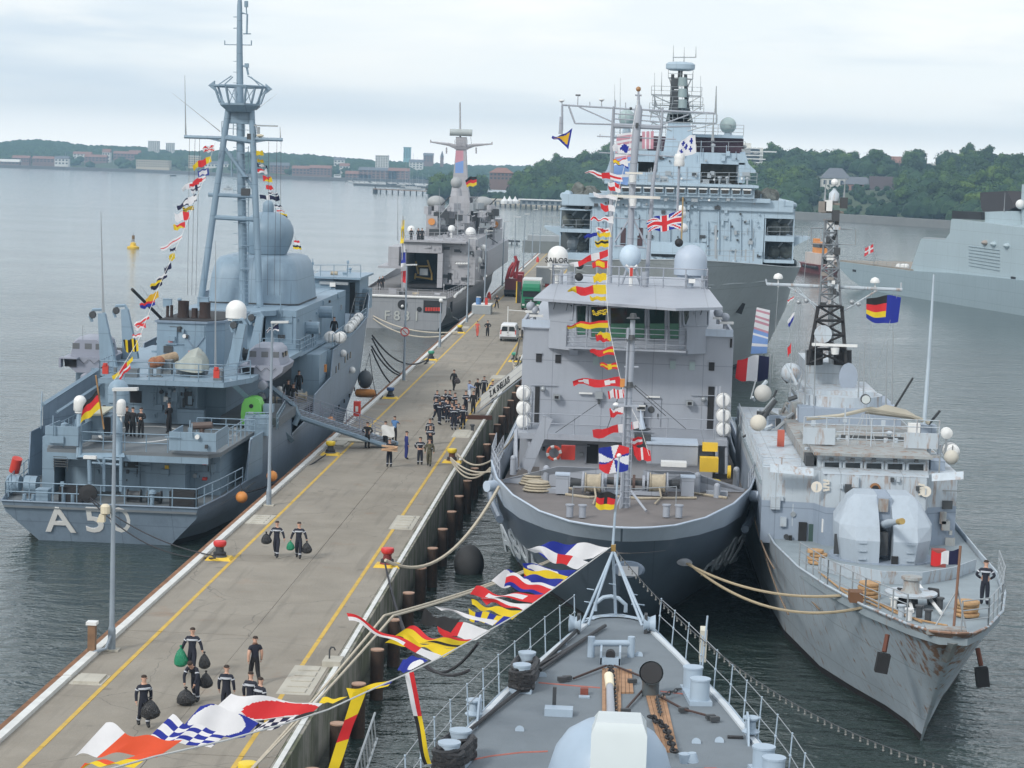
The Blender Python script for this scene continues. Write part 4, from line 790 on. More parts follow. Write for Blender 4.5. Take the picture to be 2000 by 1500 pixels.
m=MB();c=P(497,835,128.5);m.box(c.x-.6,c.x+.9,128.4,129.6,4.7,5.9);m.go('deck_cabinet',A,a5)
m=MB();c=P(395,808,122.5);m.cyl((c.x-.6,122.5,5.9),(c.x+.6,122.5,6.0),.22,n=10);m.cyl((c.x,122.5,HP),(c.x,122.5,5.9),.15,n=8);m.go('gun_mount',mat('gun_brown',(.10,.07,.06),.6),a5)
clutter(a5,P(410,810,122.5).x,P(440,810,122.5).x,122,127,HP,7,STEEL,41,.7)
clutter(a5,xc+3.6,xc+6.2,133,150,4.7,12,AD,43)
# funnel casing
y0=135.2;fa=P(306,680,y0).x;fb=P(402,680,y0).x;zt=P(350,631,y0).z
m=MB();m.prism([(fa,y0),(fb,y0),(fb+.9,y0+1.6),(fb+.9,145),(fa,145)],BD,zt);m.go('funnel_casing',A,a5)
m=MB();m.prism([(fa-.12,y0-.12),(fb+.1,y0-.12),(fb+1.0,y0+1.5),(fb+1.0,145.1),(fa-.12,145.1)],zt+.002,zt+.14);m.go('funnel_rim',AH,a5)
m=MB();m.prism([(fa+.1,y0+.1),(fb,y0+.1),(fb+.8,y0+1.6),(fb+.8,144),(fa+.1,144)],zt+.142,zt+.2);m.go('funnel_top',BLACK,a5)
SOOT=mat('sooty_metal',(.035,.022,.02),.8,var=.4,rust=.1)
for px,w,h in((358,.36,1.05),(400,.36,1.0),(380,.2,.6),(327,.1,.7),(335,.1,.75)):
 c=P(px,625,137.4);m=MB();m.lathe((c.x,137.4,zt+.2),[(w*1.15,0),(w,.25*h),(w,h),(w*1.02,h+.02),(w*.8,h-.08)],14);m.go('exhaust_stack',SOOT,a5,True)
for q in((322,639,345,673),(362,657,402,707)):
 m=MB();pbox(m,*q,y0-.12,.12);o=m.go('casing_panel',A,a5)
for a,b in(((364,660),(398,702)),((400,658),(364,704))):m=MB();m.cyl(P(*a,y0-.16),P(*b,y0-.16),.04,n=4);m.go('panel_brace',AH,a5)
for px,py_ in((333,667),(372,687),(390,687)):m=MB();c=P(px,py_,y0-.16);m.bc(c,(.26,.04,.13));m.go('pink_label',mat('pink_sign',(.55,.22,.22),.6),a5)
fittings(a5,306,640,360,700,y0,4,A,12)
m=MB();m.cyl(P(258,565,133),P(315,622,136.5),.11,n=6);m.go('black_crane_boom',BLACK,a5)
for k in range(7):m=MB();c=P(272+k*7,572+k*8,134+k*.4);m.tube([c,c+Vector((.1,0,.45)),c+Vector((.3,0,.1))],.02,n=4);m.go('boom_rung',STEEL,a5)
# rolled nets and tarpaulin-covered boat on the boat deck
t=thing('net_roll','bundle of rolled brown mats lying on the boat deck before the funnel casing','rolled mats',tuple(P(320,705,131)))
m=MB();m.cyl(P(298,709,130.2),P(343,697,131.5),.36,.33,n=14);m.go('roll',mat('straw_mat',(.36,.27,.18),.9,var=.25,vs=5),t,True);m=MB();m.ball(P(300,709,130.0),.36,10,6);m.ball(P(312,706,129.9),.34,10,6);m.go('coiled_line',mat('tarred_hemp',(.28,.12,.06),.9,var=.3,vs=5,bump=.6,bs=14),t,True)
t=thing('covered_boat','small boat under a pale stained tarpaulin on the boat deck beside the rolled mats','boat',tuple(P(375,722,130)))
a=P(338,728,129.3);b=P(412,722,131);m=MB();L_=b.x-a.x
m.loft([[(a.x+L_*f,130-w,BD+.5-s),(a.x+L_*f,130-w*.8,BD+.8+h*.4),(a.x+L_*f,130,BD+.62+h),(a.x+L_*f,130+w*.8,BD+.8+h*.4),(a.x+L_*f,130+w,BD+.5-s)]for f,w,h,s in((0,.25,.1,0),(.15,.7,.25,.1),(.45,1.1,.95,.15),(.7,1.2,1.15,.2),(.9,1.0,.8,.2),(1,.5,.3,.1))])
m.go('tarpaulin',mat('stained_tarpaulin',(.33,.36,.33),.75,var=.2,vs=1.3,bump=.7,bs=3,rust=.25,rustcol=(.32,.2,.12)),t,True)
m=MB();m.loft([[(a.x+L_*f,130-w,BD+.5),(a.x+L_*f,130+w,BD+.5),(a.x+L_*f,130+w*.4,BD+.1),(a.x+L_*f,130-w*.4,BD+.1)]for f,w in((.03,.2),(.2,.6),(.6,1.1),(.97,.9))]);m.go('hull',AD,t)
# davits
def davit(px,pt,pb_,y,lean=0,w=.5):
 a=P(px+lean,pb_,y);b=P(px,pt,y);m=MB();m.loft([[(a.x-w,y-.25,a.z),(a.x+w,y-.25,a.z),(a.x+w,y+.25,a.z),(a.x-w,y+.25,a.z)],[(b.x-.22,y-.2,b.z),(b.x+.22,y-.2,b.z),(b.x+.22,y+.2,b.z),(b.x-.22,y+.2,b.z)]]);o=m.go('davit_arm',A,a5)
 m=MB();m.tube([b+Vector((.2,0,-.1)),b+Vector((0,0,.25)),b+Vector((-.55,0,.2)),b+Vector((-.75,0,-.2)),b+Vector((-.6,0,-.55))],.11,n=6);m.go('davit_head',A,o);m=MB();m.lathe(b+Vector((-.55,-.1,-.1)),[(.2,-.08),(.24,0),(.2,.08)],12,'y');m.go('sheave',DARK,o)
davit(199,612,716,131.5,14);davit(244,604,700,137,12);davit(474,632,715,131.5,-20,.38);davit(508,618,705,137.5,-14,.4)
def lifeboat(pxc,pyc,y,w,label):
 c=P(pxc,pyc,y);t=thing('lifeboat',label,'lifeboat',tuple(c),group='grey enclosed workboats hung in davits',local=True);h=w*.5
 m=MB();L_=6.4
 m.loft([[(w*.5*k,yy,.12),(w*.46*k,yy,-.25),(w*.2*k,yy,-h*.62*kk),(-w*.2*k,yy,-h*.62*kk),(-w*.46*k,yy,-.25),(-w*.5*k,yy,.12)]for yy,k,kk in((0,.94,.9),(1.5,1,1),(4,.95,1),(5.6,.6,.85),(L_,.08,.4))]);m.go('hull',AB,t,True)
 m=MB();m.loft([[(w*.40*k,yy,.12),(w*.33*k,yy,1.0*z),(w*.22*k,yy,1.25*z),(-w*.22*k,yy,1.25*z),(-w*.33*k,yy,1.0*z),(-w*.40*k,yy,.12)]for yy,k,z in((.55,.9,.95),(1.2,1,1.05),(3.6,1,1.05),(4.4,.85,.5))]);cab=m.go('cabin',AB,t,True)
 for s in(-.24,.02,.25):m=MB();m.bc((w*s,.6,.78),(w*.15,.12,.36));m.go('window',mat('grey_glass',(.12,.13,.14),.2),cab)
 for yy in(1.6,2.6):m=MB();m.bc((w*.37,yy,.72),(.1,.5,.3));m.go('window',GLASS,cab)
 m=MB();m.bc((-w*.30,-.03,-.22),(w*.24,.14,.52));m.go('stern_recess',BLACK,t)
 m=MB();m.box(-w*.5,-w*.12,-.62,0,.05,.13);m.box(-w*.5,-w*.46,-.62,0,-.5,.05);m.go('stern_platform',AB,t)
 m=MB()
 for s in(-.02,.2):m.tube([(w*(s-.1),-.06,0),(w*s,-.08,-.26),(w*(s+.1),-.06,0)],.018,n=4)
 m.go('grab_line',DARK,t)
 m=MB();m.lathe((.1,-.15,-h*.75),[(.16,-.25),(.3,-.2),(.3,.25),(.16,.3)],14,'y');m.go('propeller_tunnel',AB,t,True);m=MB();m.cyl((.1,-.2,-h*.75),(.1,-.34,-h*.75),.14,n=8);m.go('propeller',BLACK,t)
 m=MB();m.cyl((-w*.1,.55,1.2),(-w*.1,.55,2.1),.02,n=4);m.cyl((.2,3,1.2),(.2,3,1.7),.02,n=4);m.go('aerial',STEEL,t);return t
lifeboat(166,702,132.5,3.0,'grey enclosed boat hanging over the water in the port davits, left of the funnel');lifeboat(512,718,132.5,2.9,'grey enclosed boat hanging above the gangway in the starboard davits')
post_dome(461,622,586,41,132,WHITE,None);m=MB();m.cyl(P(465,640,132),P(456,700,132),.22,.26,n=8);m.cyl(P(462,624,132),P(465,642,132),.5,.2,n=8);m.go('radome_post',A,a5,True)
# forward superstructure
y0=148;z1=P(450,606,y0).z;xa,xb=P(352,606,y0).x,P(532,606,y0).x
m=MB();m.prism([(xa,y0),(xb-.8,y0),(xb,y0+1.2),(xb,178),(xa,178)],z1-.35,z1);m.go('upper_deck',A,a5)
m=MB();m.prism([(xa+.4,y0+2),(xb-1.4,y0+2),(xb-1.4,178),(xa+.4,178)],BD,z1-.36);m.go('deckhouse',A,a5)
m=MB();a=P(518,650,150).x;b=P(578,650,150).x;zb_=P(550,688,150).z;m.box(a,b,150,176,zb_,z1-.02);m.go('deckhouse',A,a5)
m=MB();m.box(P(500,690,149).x,b+.5,149,178,zb_-.18,zb_-.001);m.go('side_deck',A,a5)
m=MB();m.rail([(P(512,690,149.2).x,149.2,zb_),(b+.4,149.2,zb_),(b+.4,157,zb_)],1.0,1.1,3,.03);m.go('side_railing',A,a5)
m=MB();m.box(b-1.0,b,158,176,4.7,zb_-.2);m.go('deckhouse',A,a5)
fittings(a5,535,610,575,680,150,10,A,51)
for k in range(14):yy=151+k*1.7;zz=zb_+.3+R.random()*2.6;m=MB();m.bc((b+.06,yy,zz),(.12,R.uniform(.2,.9),R.uniform(.1,.5)));m.go('side_fitting',R.choice([A,A,DARK,STEEL]),a5)
for yy in(154,162):m=MB();m.box(b-.02,b+.05,yy,yy+.8,zb_+.1,zb_+1.9);m.go('door',A,a5)
for py_,px in((637,612),(620,646)):m=MB();c=P(px,py_,156);m.cyl((b,154.5+(px-612)*.2,c.z),(b+1.0,154.5+(px-612)*.2,c.z),.45,n=12);m.go('ventilator',A,a5)
stairs(a5,(b+.9,163,7.5),(b+.9,156.5,4.8),.9,12,AD);stairs(a5,(b+.8,180,10.5),(b+.8,174,7.6),.9,10,AD)
fittings(a5,130,888,236,925,121.15,8,A,201);fittings(a5,240,888,284,930,120.25,6,A,202);fittings(a5,300,752,382,822,130.75,16,A,203);fittings(a5,306,636,400,700,135.15,10,A,204);fittings(a5,440,612,515,640,149.9,10,A,205);fittings(a5,92,838,150,862,117.45,3,A,206);fittings(a5,335,850,418,872,117.25,4,A,207);clutter(a5,xc-5,xc+4,139,147,BD,18,A,208,1.1);clutter(a5,xc+3.5,xc+6.3,134,150,4.7,14,STEEL,209);clutter(a5,xc-4,xc+3,148.5,151.5,z1,8,A,210,.7)
for k in range(12):px=300+k*7.2;cy(a5,'wall_pipe',A,P(px,820+R.uniform(-30,0),130.7),P(px,752+R.uniform(0,14),130.7),.03,n=5)
# radome plinth and onion dome
yc=160.0;k_=yc/4200;cx_=P(515,560,yc).x;zb_=z1+.0;zt_=P(515,500,yc-3).z
m=MB();hw=88*k_
def rr_sec(hw,hd,z,cr=1.0,n=5):
 out=[]
 for sx_,sy_,a0 in((1,1,0),(-1,1,90),(-1,-1,180),(1,-1,270)):
  for j in range(n):a=rad(a0+90*j/(n-1));out.append((cx_+sx_*(hw-cr)+cr*math.cos(a),yc+sy_*(hd-cr)+cr*math.sin(a),z))
 return out
H_=zt_-zb_;m.loft([rr_sec(hw,5.2,zb_+.02),rr_sec(hw*.985,5.1,zb_+H_*.25),rr_sec(hw*.95,4.9,zb_+H_*.6),rr_sec(hw*.89,4.6,zb_+H_*.85),rr_sec(hw*.82,4.2,zb_+H_*.96),rr_sec(hw*.7,3.6,zt_)]);m.go('radome_plinth',A,a5,True)
m=MB();m.loft([rr_sec(hw+.06,5.26,zb_+.02),rr_sec(hw+.06,5.26,zb_+.1)]);m.go('plinth_joint',DARK,a5)
c=P(523,455,yc);r=51*k_;zc=P(523,452,yc).z;m=MB();m.lathe((c.x,yc,zc),[(r*.74,-r*.86),(r*.80,-r*.72),(r*.91,-r*.45),(r*.98,-r*.18),(r,0),(r*.97,r*.2),(r*.86,r*.42),(r*.66,r*.6),(r*.4,r*.72),(r*.05,r*.78)],32);m.go('radome',A,a5,True)
m=MB();zb2=P(524,414,yc).z;m.dome((c.x,yc,zb2-.3),11*k_,P(524,391,yc).z-zb2+.3-11*k_,18);m.go('radome_cap',A,a5,True)
# bridge block forward
m=MB();a,b=P(598,590,176).x,P(640,590,176).x;pbox(m,600,545,650,612,178,8);m.go('bridge',A,a5);m=MB();pbox(m,650,545,702,612,180,6);m.go('bridge_wing',A,a5)
m=MB();pbox(m,683,552,693,612,179.93,.06);m.go('doorway',BLACK,a5);m=MB();pbox(m,624,550,680,556,177.8,.15);m.go('awning_rail',STEEL,a5);m=MB();pbox(m,598,541,704,545,177.5,9);m.go('bridge_roof',A,a5)
m=MB();pbox(m,644,552,655,560,177.7,.3);m.go('white_instrument',WHITE,a5)
fittings(a5,605,560,680,605,177.9,9,A,61)
m=MB();m.rail([P(600,541,178),P(704,541,178)],1.0,1.0,2,.025);m.go('roof_railing',A,a5);clutter(a5,P(610,541,180).x,P(700,541,180).x,179,185,P(650,541,180).z,6,A,63,.7)
for q in((700,565,720,603),):m=MB();pbox(m,*q,182,2.4);m.go('wing_tub',A,a5)
# tripod mast
MY=152.5
def mp_(px,py):return P(px,py,MY)
for a,b,r1,r2 in(((391,598),(447,205),.25,.22),((508,604),(491,205),.25,.22)):m=MB();m.cyl(mp_(*a),mp_(*b),r1,r2,n=12);m.go('mast_leg',A,a5,True)
m=MB();m.tube([mp_(474,607)+Vector((0,.6,0)),mp_(468,300)+Vector((0,.4,0)),mp_(468,100),mp_(468,12),mp_(469,-30)],[.32,.30,.22,.18,.08],n=12);m.go('mast_pole',A,a5,True)
for a,b,r_ in(((407,380),(500,384),.15),((416,424),(502,429),.18),((432,280),(498,372),.13),((436,268),(495,276),.22)):m=MB();m.cyl(mp_(*a),mp_(*b),r_,n=8);m.go('mast_brace',A,a5)
m=MB();m.ext([mp_(447,208),mp_(491,208),mp_(493,243),mp_(441,241)],(0,.25,0));m.go('mast_web',A,a5)
m=MB();m.cyl(mp_(360,267),mp_(552,273),.13,n=6);m.go('yard',A,a5);m=MB();m.cyl(mp_(400,268),mp_(432,276),.07,n=5);m.cyl(mp_(500,277),mp_(530,272),.07,n=5);m.go('yard_brace',A,a5)
def ring(cx2,cy2,rp,z,n=8):return[Vector((cx2+rp*math.cos(math.pi*2*k/n+math.pi/8),cy2+rp*math.sin(math.pi*2*k/n+math.pi/8),z))for k in range(n)]
c=mp_(469,202);k_=MY/4200;lo=ring(c.x,MY,40*k_,c.z);hi=ring(c.x,MY,52*k_,mp_(469,169).z)
m=MB();m.prism([(v.x,v.y)for v in lo],c.z-.14,c.z);m.prism([(v.x*.62+c.x*.38,v.y*.62+MY*.38)for v in lo],c.z-.6,c.z-.15,[(v.x,v.y)for v in lo]);m.go('crosstree_platform',A,a5)
for k in range(8):m=MB();m.cyl(lo[k],hi[k],.09,n=5);m.go('basket_strut',A,a5)
m=MB()
for k in range(8):m.cyl(hi[k],hi[(k+1)%8],.09,n=5);m.cyl(lo[k]*.5+lo[(k+1)%8]*.5,hi[k],.03,n=4)
m.go('basket_ring',A,a5)
for px,s in((416,-1),(521,1)):m=MB();c=mp_(px,167+(px-416)*.06);m.ext([c+Vector((s*.35,0,0)),c+Vector((-s*.1,0,.35)),c+Vector((-s*.1,0,-.35))],(0,.3,0));m.go('direction_finder',A,a5)
for a,b in(((427,165),(452,148)),((516,168),(484,148)),((437,166),(455,150)),((508,168),(490,150))):m=MB();m.cyl(mp_(*a),mp_(*b),.04,n=4);m.go('basket_stay',A,a5)
whip(a5,mp_(363,266),mp_(361,147),.045);whip(a5,mp_(548,272),mp_(547,247),.04);whip(a5,mp_(430,257),mp_(337,182),.025);whip(a5,mp_(500,215),mp_(540,184),.02)
for py_,w in((33,6),(55,6),(87,12)):
 m=MB();m.cyl(mp_(468-w*2.4 if w>6 else 456,py_),mp_(468+(w*2.0 if w>6 else 0),py_+(1 if w>6 else 0)),.03,n=4);m.go('aerial_arm',A,a5)
for px in(439,491):m=MB();m.cyl(mp_(px,88),mp_(px,79),.04,n=4);m.go('aerial',A,a5)
m=MB();m.tube([mp_(472,25),mp_(483,28),mp_(482,65)],.07,n=5);m.cyl(mp_(475,66),mp_(490,66),.04,n=4);m.cyl(mp_(481,2),mp_(481,14),.14,n=8);m.cyl(mp_(481,14),mp_(482,28),.04,n=4);m.go('masthead_gear',A,a5)
m=MB();m.cyl(mp_(470,128),mp_(482,130),.06,n=5);m.bc(mp_(482,128),(.28,.3,.3));m.cyl(mp_(482,130),mp_(485,146),.08,n=5);m.go('navigation_lamp',A,a5)
for k in range(22):m=MB();c=mp_(463,120+k*21);m.bc(c+Vector((-.1,-.1,0)),(.32,.04,.04));m.go('mast_rung',A,a5)
m=MB();m.ladder(mp_(479,585),mp_(479,285),.45);m.go('mast_ladder',A,a5)
for k in range(6):m=MB();c=mp_(480,300+k*45);m.lathe(c+Vector((0,-.2,0)),[(.35,-.02),(.37,0),(.35,.02)],12,'z');m.go('ladder_hoop',A,a5)
for px in(455,456):m=MB();m.cyl(mp_(px-3,345),mp_(px-3,300),.05,n=5);m.go('conduit',A,a5)
for px0,px1 in((370,372),(381,380),(390,388),(525,527),(541,540),(549,551)):wire(a5,[mp_(px0,270),mp_(px1,575)+Vector((0,-1,0))],.016,name='halyard')
m=MB();c=mp_(505,248);m.cyl(c,c+Vector((0,0,-.5)),.1,n=6);m.bc(c+Vector((.5,-.1,.1)),(1.8,.12,.1));m.go('radar_scanner',STEEL,a5)
m=MB();c=mp_(508,265);m.ball(c,.28,12,6,.4);m.go('dish_aerial',mat('cream_plastic',(.62,.56,.42)),a5,True)
m=MB();m.bc(mp_(490,268),(.5,.4,.5));m.bc(mp_(480,375),(.6,.4,.5));m.go('sensor_box',DARK,a5)
m=MB();m.rail([mp_(433,262),mp_(500,268)],.9,.8,2,.02);m.go('yard_railing',A,a5)
whip(a5,P(202,610,128),P(197,413,128),.06);whip(a5,P(421,730,132.2),P(421,470,132.2),.055)
# lifeboat platform rafts at the starboard bow and the gear in the waist
for i,(px,py_,y)in enumerate(((645,658,158),(665,659,158))):raft(P(px,py_,y),('left','right')[i]+' of two round white raft canisters ends above the hull side step',.42,1.3)
for i in range(4):c=P(682+i*6,641-i*7,162+i*2.2);raft(c,('nearest','second','third','farthest')[i]+' of four stacked raft canisters behind the bow bulwark rail',.36,1.4,'y')
m=MB();m.rail([(xc+6.8,157,7.7),(xc+6.9,176,8.4)],1.0,1.4,3,.03);m.go('side_railing',A,a5);m=MB();m.ext([(xc+6.3,156,4.7),(xc+6.9,156,4.7),(xc+6.9,156,7.6),(xc+5.4,156,7.6)],(0,.2,0));m.go('step_bulkhead',A,a5)
m=MB();c=P(655,693,154.6);m.bc((xc+6.6,154.6,6.4),(.3,.3,.55));m.go('orange_light',ORANGE,a5)
m=MB();m.rail([(xc+6.9,147.5,4.0),(xc+6.95,155.5,4.4)],1.1,1.4,3,.03);m.go('waist_railing',A,a5)
t=thing('covered_dinghy','pale grey canvas-covered dinghy lying in the waist behind the gangway','dinghy',(xc+4.6,147,4.7),local=True)
m=MB();m.loft([[(-w,y,.1),(-w*.7,y,.7*h),(w*.7,y,.7*h),(w,y,.1)]for y,w,h in((-1.6,.7,.8),(0,.85,1.2),(1.4,.6,1),(2.2,.1,.6))]);m.go('canvas_cover',AB,t,True)
m=MB();m.ball((.2,-1.3,.95),.28,10,6);m.go('white_float',WHITE,t,True)
t=thing('recycling_bin','bright green bottle bank with a white label standing in the waist behind the side rail','recycling bin',tuple(P(490,830,131)))
c=P(490,831,130);k_=130/4200;m=MB();r=20*k_
m.loft([[(c.x-r*s,130,c.z+z),(c.x+r*s,130,c.z+z),(c.x+r*s,131.3,c.z+z),(c.x-r*s,131.3,c.z+z)]for s,z in((1,0),(1.03,.75),(.95,1.25),(.7,1.62),(.3,1.72))]);m.go('body',mat('bright_green_plastic',(.20,.62,.12),.4,var=.08),t,True)
m=MB();m.box(c.x-.15,c.x+.15,129.93,129.97,c.z+.3,c.z+.85);m.go('label',WHITE,t);m=MB();m.cyl((c.x,129.93,c.z+1.2),(c.x,130.1,c.z+1.2),.13,n=12);m.go('opening',BLACK,t)
m=MB();c=P(525,797,130.5);m.bc(c,(.6,.6,.5));m.go('pale_locker',A,a5)
# wide gangway to the pier
gw=thing('gangway','wide grey gangway with wire rails leading from the blue-grey ship to the pier','gangway',(-19,141,3))
ga,gb,gc,gd=Vector((-22.2,137.9,5.1)),Vector((-16.6,139.7,2.75)),Vector((-22.2,139.3,5.1)),Vector((-16.6,141.1,2.75))
ga=P(552,800,138.2);gb=atz(757,868,2.75);gd=gb+Vector((.5,1.5,0));gc=ga+Vector((.5,1.5,0))
m=MB();m.ext([ga,gb,gd,gc],(0,0,-.1));m.go('walkway',AD,gw)
for e in(ga,gc):f_=gb if e is ga else gd;m=MB();m.cyl(e-Vector((0,0,.15)),f_-Vector((0,0,.15)),.17,n=6);m.go('side_beam',A,gw)
for i in range(22):c=ga.lerp(gb,(i+.5)/22);d=gc.lerp(gd,(i+.5)/22);m=MB();m.cyl(c+Vector((0,0,.02)),d+Vector((0,0,.02)),.03,n=4);m.go('cleat',AB,gw)
for a,b in((ga,gb),(gc,gd)):
 for j in range(1,5):m=MB();m.cyl(a+Vector((0,0,.25*j)),b.lerp(a,.12)+Vector((0,0,.25*j)),.022,n=4);m.go('rail_wire',AB,gw)
 for i in range(8):c=a.lerp(b,i/8);m=MB();m.cyl(c,c+Vector((0,0,1.02)),.03,n=5);m.go('stanchion',AB,gw)
m=MB();c=atz(700,862,2.5);m.bc((c.x,c.y,2.56),(4.2,1.6,.1));m.go('landing_plate',PATCH,gw)
m=MB();c=atz(733,851,2.6);m.bc((c.x,c.y,2.75),(.5,.2,.1),.1);m.go('roller',WHITE,gw)
t=thing('lifebuoy_stand','red lifebuoy cabinet on the kerb beside the wide gangway','lifebuoy stand',tuple(atz(697,822,2.5)));c=atz(697,822,2.5);m=MB();m.bc(c+Vector((0,0,.9)),(.5,.35,1.1));m.go('cabinet',RED,t);m=MB();m.cyl(c,c+Vector((0,0,.4)),.05,n=5);m.go('post',STEEL,t);m=MB();m.bc(c+Vector((0,-.2,.9)),(.2,.04,.4));m.go('label',WHITE,t)
# round fenders hung at the hull side
def float_ball(px,py,y,r,mt,label,sz=1.,rope_to=None):
 c=P(px,py,y);t=thing('hanging_fender',label,'fender',tuple(c));m=MB();m.ball(c,r,16,10,sz);m.go('float',mt,t,True)
 m=MB();m.cyl(c+Vector((0,0,r*sz*.9)),c+Vector((0,0,r*sz+.12)),.06,n=6);m.go('eye',DARK,t)
 m=MB();e=P(*rope_to,y)if rope_to else c+Vector((0,0,2));m.tube([c+Vector((0,0,r*sz+.1)),e],.02,n=4);m.go('lanyard',BROPE,t);return t
float_ball(472,971,119.5,.34,ORANGE,'orange ball fender at the stern quarter near the pier',1,(468,940));float_ball(531,930,124,.33,ORANGE,'orange-yellow ball fender hanging just behind the second lamp post',1,(528,880));float_ball(654-8,822,145,.3,ORANGE,'small orange ball fender beside the red lifebuoy cabinet',1,(650,800))
float_ball(713,741,177,.62,mat('dark_grey_float',(.07,.08,.09),.5),'dark grey teardrop fender hanging under the ship bow',1.25,(722,690))
c=P(714,768,177);t=thing('hanging_fender','yellow cylindrical fender just above the water under the dark teardrop fender','fender',tuple(c));m=MB();m.lathe(c,[(.05,-.9),(.3,-.8),(.36,-.5),(.36,.5),(.3,.8),(.05,.9)],14,'x');m.go('float',ORANGE,t,True)
m=MB();m.cyl(c+Vector((-.5,0,.3)),c+Vector((0,0,1.1)),.02,n=4);m.cyl(c+Vector((.5,0,.3)),c+Vector((0,0,1.1)),.02,n=4);m.go('lanyard',BROPE,t)
# ---------------------------------------------------------------- grey survey ship, bow towards us, right of the pier
S=mat('light_grey_paint',(.335,.365,.415),seam=.5,rough=.45,var=.05,vs=.5,bump=.08,bs=1.,streak=.18)
SH=mat('dark_blue_hull',(.115,.150,.20),seam=.5,rough=.28,var=.12,vs=.4,bump=.12,bs=.6,streak=.3)
SB=mat('pale_blue_bulwark',(.46,.54,.64),.42,var=.05,vs=.5,streak=.25)
SD=mat('brown_grey_deck',(.17,.155,.15),.85,var=.15)
PGLASS=mat('green_glass',(.012,.028,.024),.05,var=.2)
sn=thing('survey_ship','grey survey ship with dark blue bow and sloping visored bridge, moored right of the pier','ship',(0,100,0));xc=0.0
ST=[(91.45,.05,6.2,.03,4.7,.02,6.8),(91.5,.55,6.2,.4,4.7,.05,6.9),(91.8,1.3,6.2,1.05,4.7,.2,7.0),(92.6,2.3,6.2,1.95,4.6,.6,6.8),(95.0,3.7,6.2,3.2,4.3,1.3,6.0),(99.4,5.15,6.2,4.5,3.7,2.3,4.4),(104.5,6.2,6.2,5.5,3.2,3.5,2.8),(110,6.85,6.3,6.3,3.0,4.8,1.4),(112.8,7.0,6.35,6.5,3.0,5.3,.9),(113,7.0,5.2,6.55,2.9,5.4,.8),(120,7.0,5.0,6.7,2.8,6.2,0),(140,7.0,5.0,6.9,2.8,6.5,0),(162,6.6,5.0,6.5,2.8,5.8,0),(166,6.3,5.0,6.2,2.8,5.2,0)]
hull(sn,xc,ST,SH,BOOT,belt=SB)
deck_in(sn,xc,ST,4.9,SD,'forecastle_deck',y1=112.9)
deck(sn,xc,[(113.9,6.7),(166,6.1)],4.1,SD,'main_deck')
# side rails on the bulwark quarters, fairlead wings, rubbing strakes
for s in(-1,1):
 rl(sn,[(s*6.1,104.5,6.25),(s*6.85,110,6.35),(s*7.0,116,6.3)],.7,1.4,2,S)
 rl(sn,[(s*6.95,113,5.1),(s*6.95,122,5.0)],1.1,1.5,3,S)
 m=MB();m.tube([(s*5.95,103.4,4.35),(s*6.6,107.5,4.5),(s*7.05,112.5,4.6),(s*7.15,120,4.6),(s*7.1,150,4.6)],.2,n=8);m.go('rubbing_strake',SH,sn,True)
 m=MB();m.cyl((s*6.35,105.4,5.7),(s*6.75,105.0,5.7),.28,n=12);m.go('fairlead',SB,sn,True)
 # fairlead openings low in the bow, worn pale paint
 c=Vector((s*2.75,95.15,4.15));m=MB();m.lathe(c+Vector((s*.1,-.1,0)),[(.1,-.12),(.24,-.1),(.2,.2)],10,'y',1.5,.7);m.go('hawse_lip',mat('scraped_grey',(.26,.28,.31),.6,var=.3,vs=3),sn,True)
m=MB();m.lathe((.35,92.0,4.3),[(.62,-.18),(.72,-.1),(.66,0),(.45,.05)],18,'y',1.,.55);m.go('hawse_ring',SH,sn,True);m=MB();m.bc((.35,91.86,4.25),(.85,.2,.42));m.go('anchor',mat('pale_anchor',(.33,.35,.38),.6),sn)
# side numbers, worn
for s,tx in((-1,'A802'),(1,'A802')):
 if s<0:M_=frame_mtx((-5.10,105.2,2.7),(.42,-1,0),(-.36,-.1,1))
 else:M_=frame_mtx((5.10,105.2,2.7),(.42,1,0),(.36,-.1,1))
 text_mesh('hull_number',tx,2.3,mat('faded_number',(.45,.5,.54),.6,var=.2),sn,M_,.04,.02)
 # forecastle gear
for s in(-1,1):ex(sn,'breakwater',S,[(s*6.3,111.6,4.95),(s*6.3,111.6,5.1),(s*3.4,110.6,6.05),(s*1.0,110.4,6.05),(s*1.0,110.4,4.95)],(0,.12,0))
def fp(px,py):return atz(px,py,4.9)
for s,px in((-1,1157),(1,1283)):
 c=fp(px,968);c.z=5.55
 m=MB();m.lathe((c.x,c.y,c.z),[(.22,-.42),(.52,-.40),(.54,-.36),(.44,-.34),(.46,.3),(.52,.34),(.52,.4),(.22,.42)],18,'x');m.go('rope_drum',ROPE,sn,True)
 for e in(-.5,.5):m=MB();m.cyl((c.x+e-.04,c.y,c.z),(c.x+e+.04,c.y,c.z),.56,n=18);m.go('drum_flange',S,sn,True)
 cy(sn,'warping_head',DARK,(c.x-s*-.6,c.y,c.z),(c.x-s*-1.15,c.y,c.z),.2,.26,10)
 bb(sn,'winch_motor',S,(c.x-s*-1.55,c.y,5.45),(.65,.7,.95));bb(sn,'motor_lid',SB,(c.x-s*-1.55,c.y,5.96),(.75,.8,.08))
 c2=fp(px+(-32 if s<0 else 30),1010)
 for e in(-.3,.3):m=MB();m.cyl((c2.x+e,c2.y-.3,4.95),(c2.x+e,c2.y-.3,5.5),.17,n=10);m.cyl((c2.x+e,c2.y-.3,5.5),(c2.x+e,c2.y-.3,5.56),.22,n=10);m.go('bitt_post',S,sn,True)
 tu(sn,'anchor_rope',ROPE,[(c.x+.1,c.y-.4,5.4),(c.x+.2,c.y-1.4,5.05),(c.x*.93,c.y-3.2,5.0)],.05)
m=MB();cw=fp(1220,965);m.cyl((cw.x-1.2,cw.y,5.5),(cw.x+1.2,cw.y,5.5),.14,n=8);m.go('winch_shaft',DARK,sn)
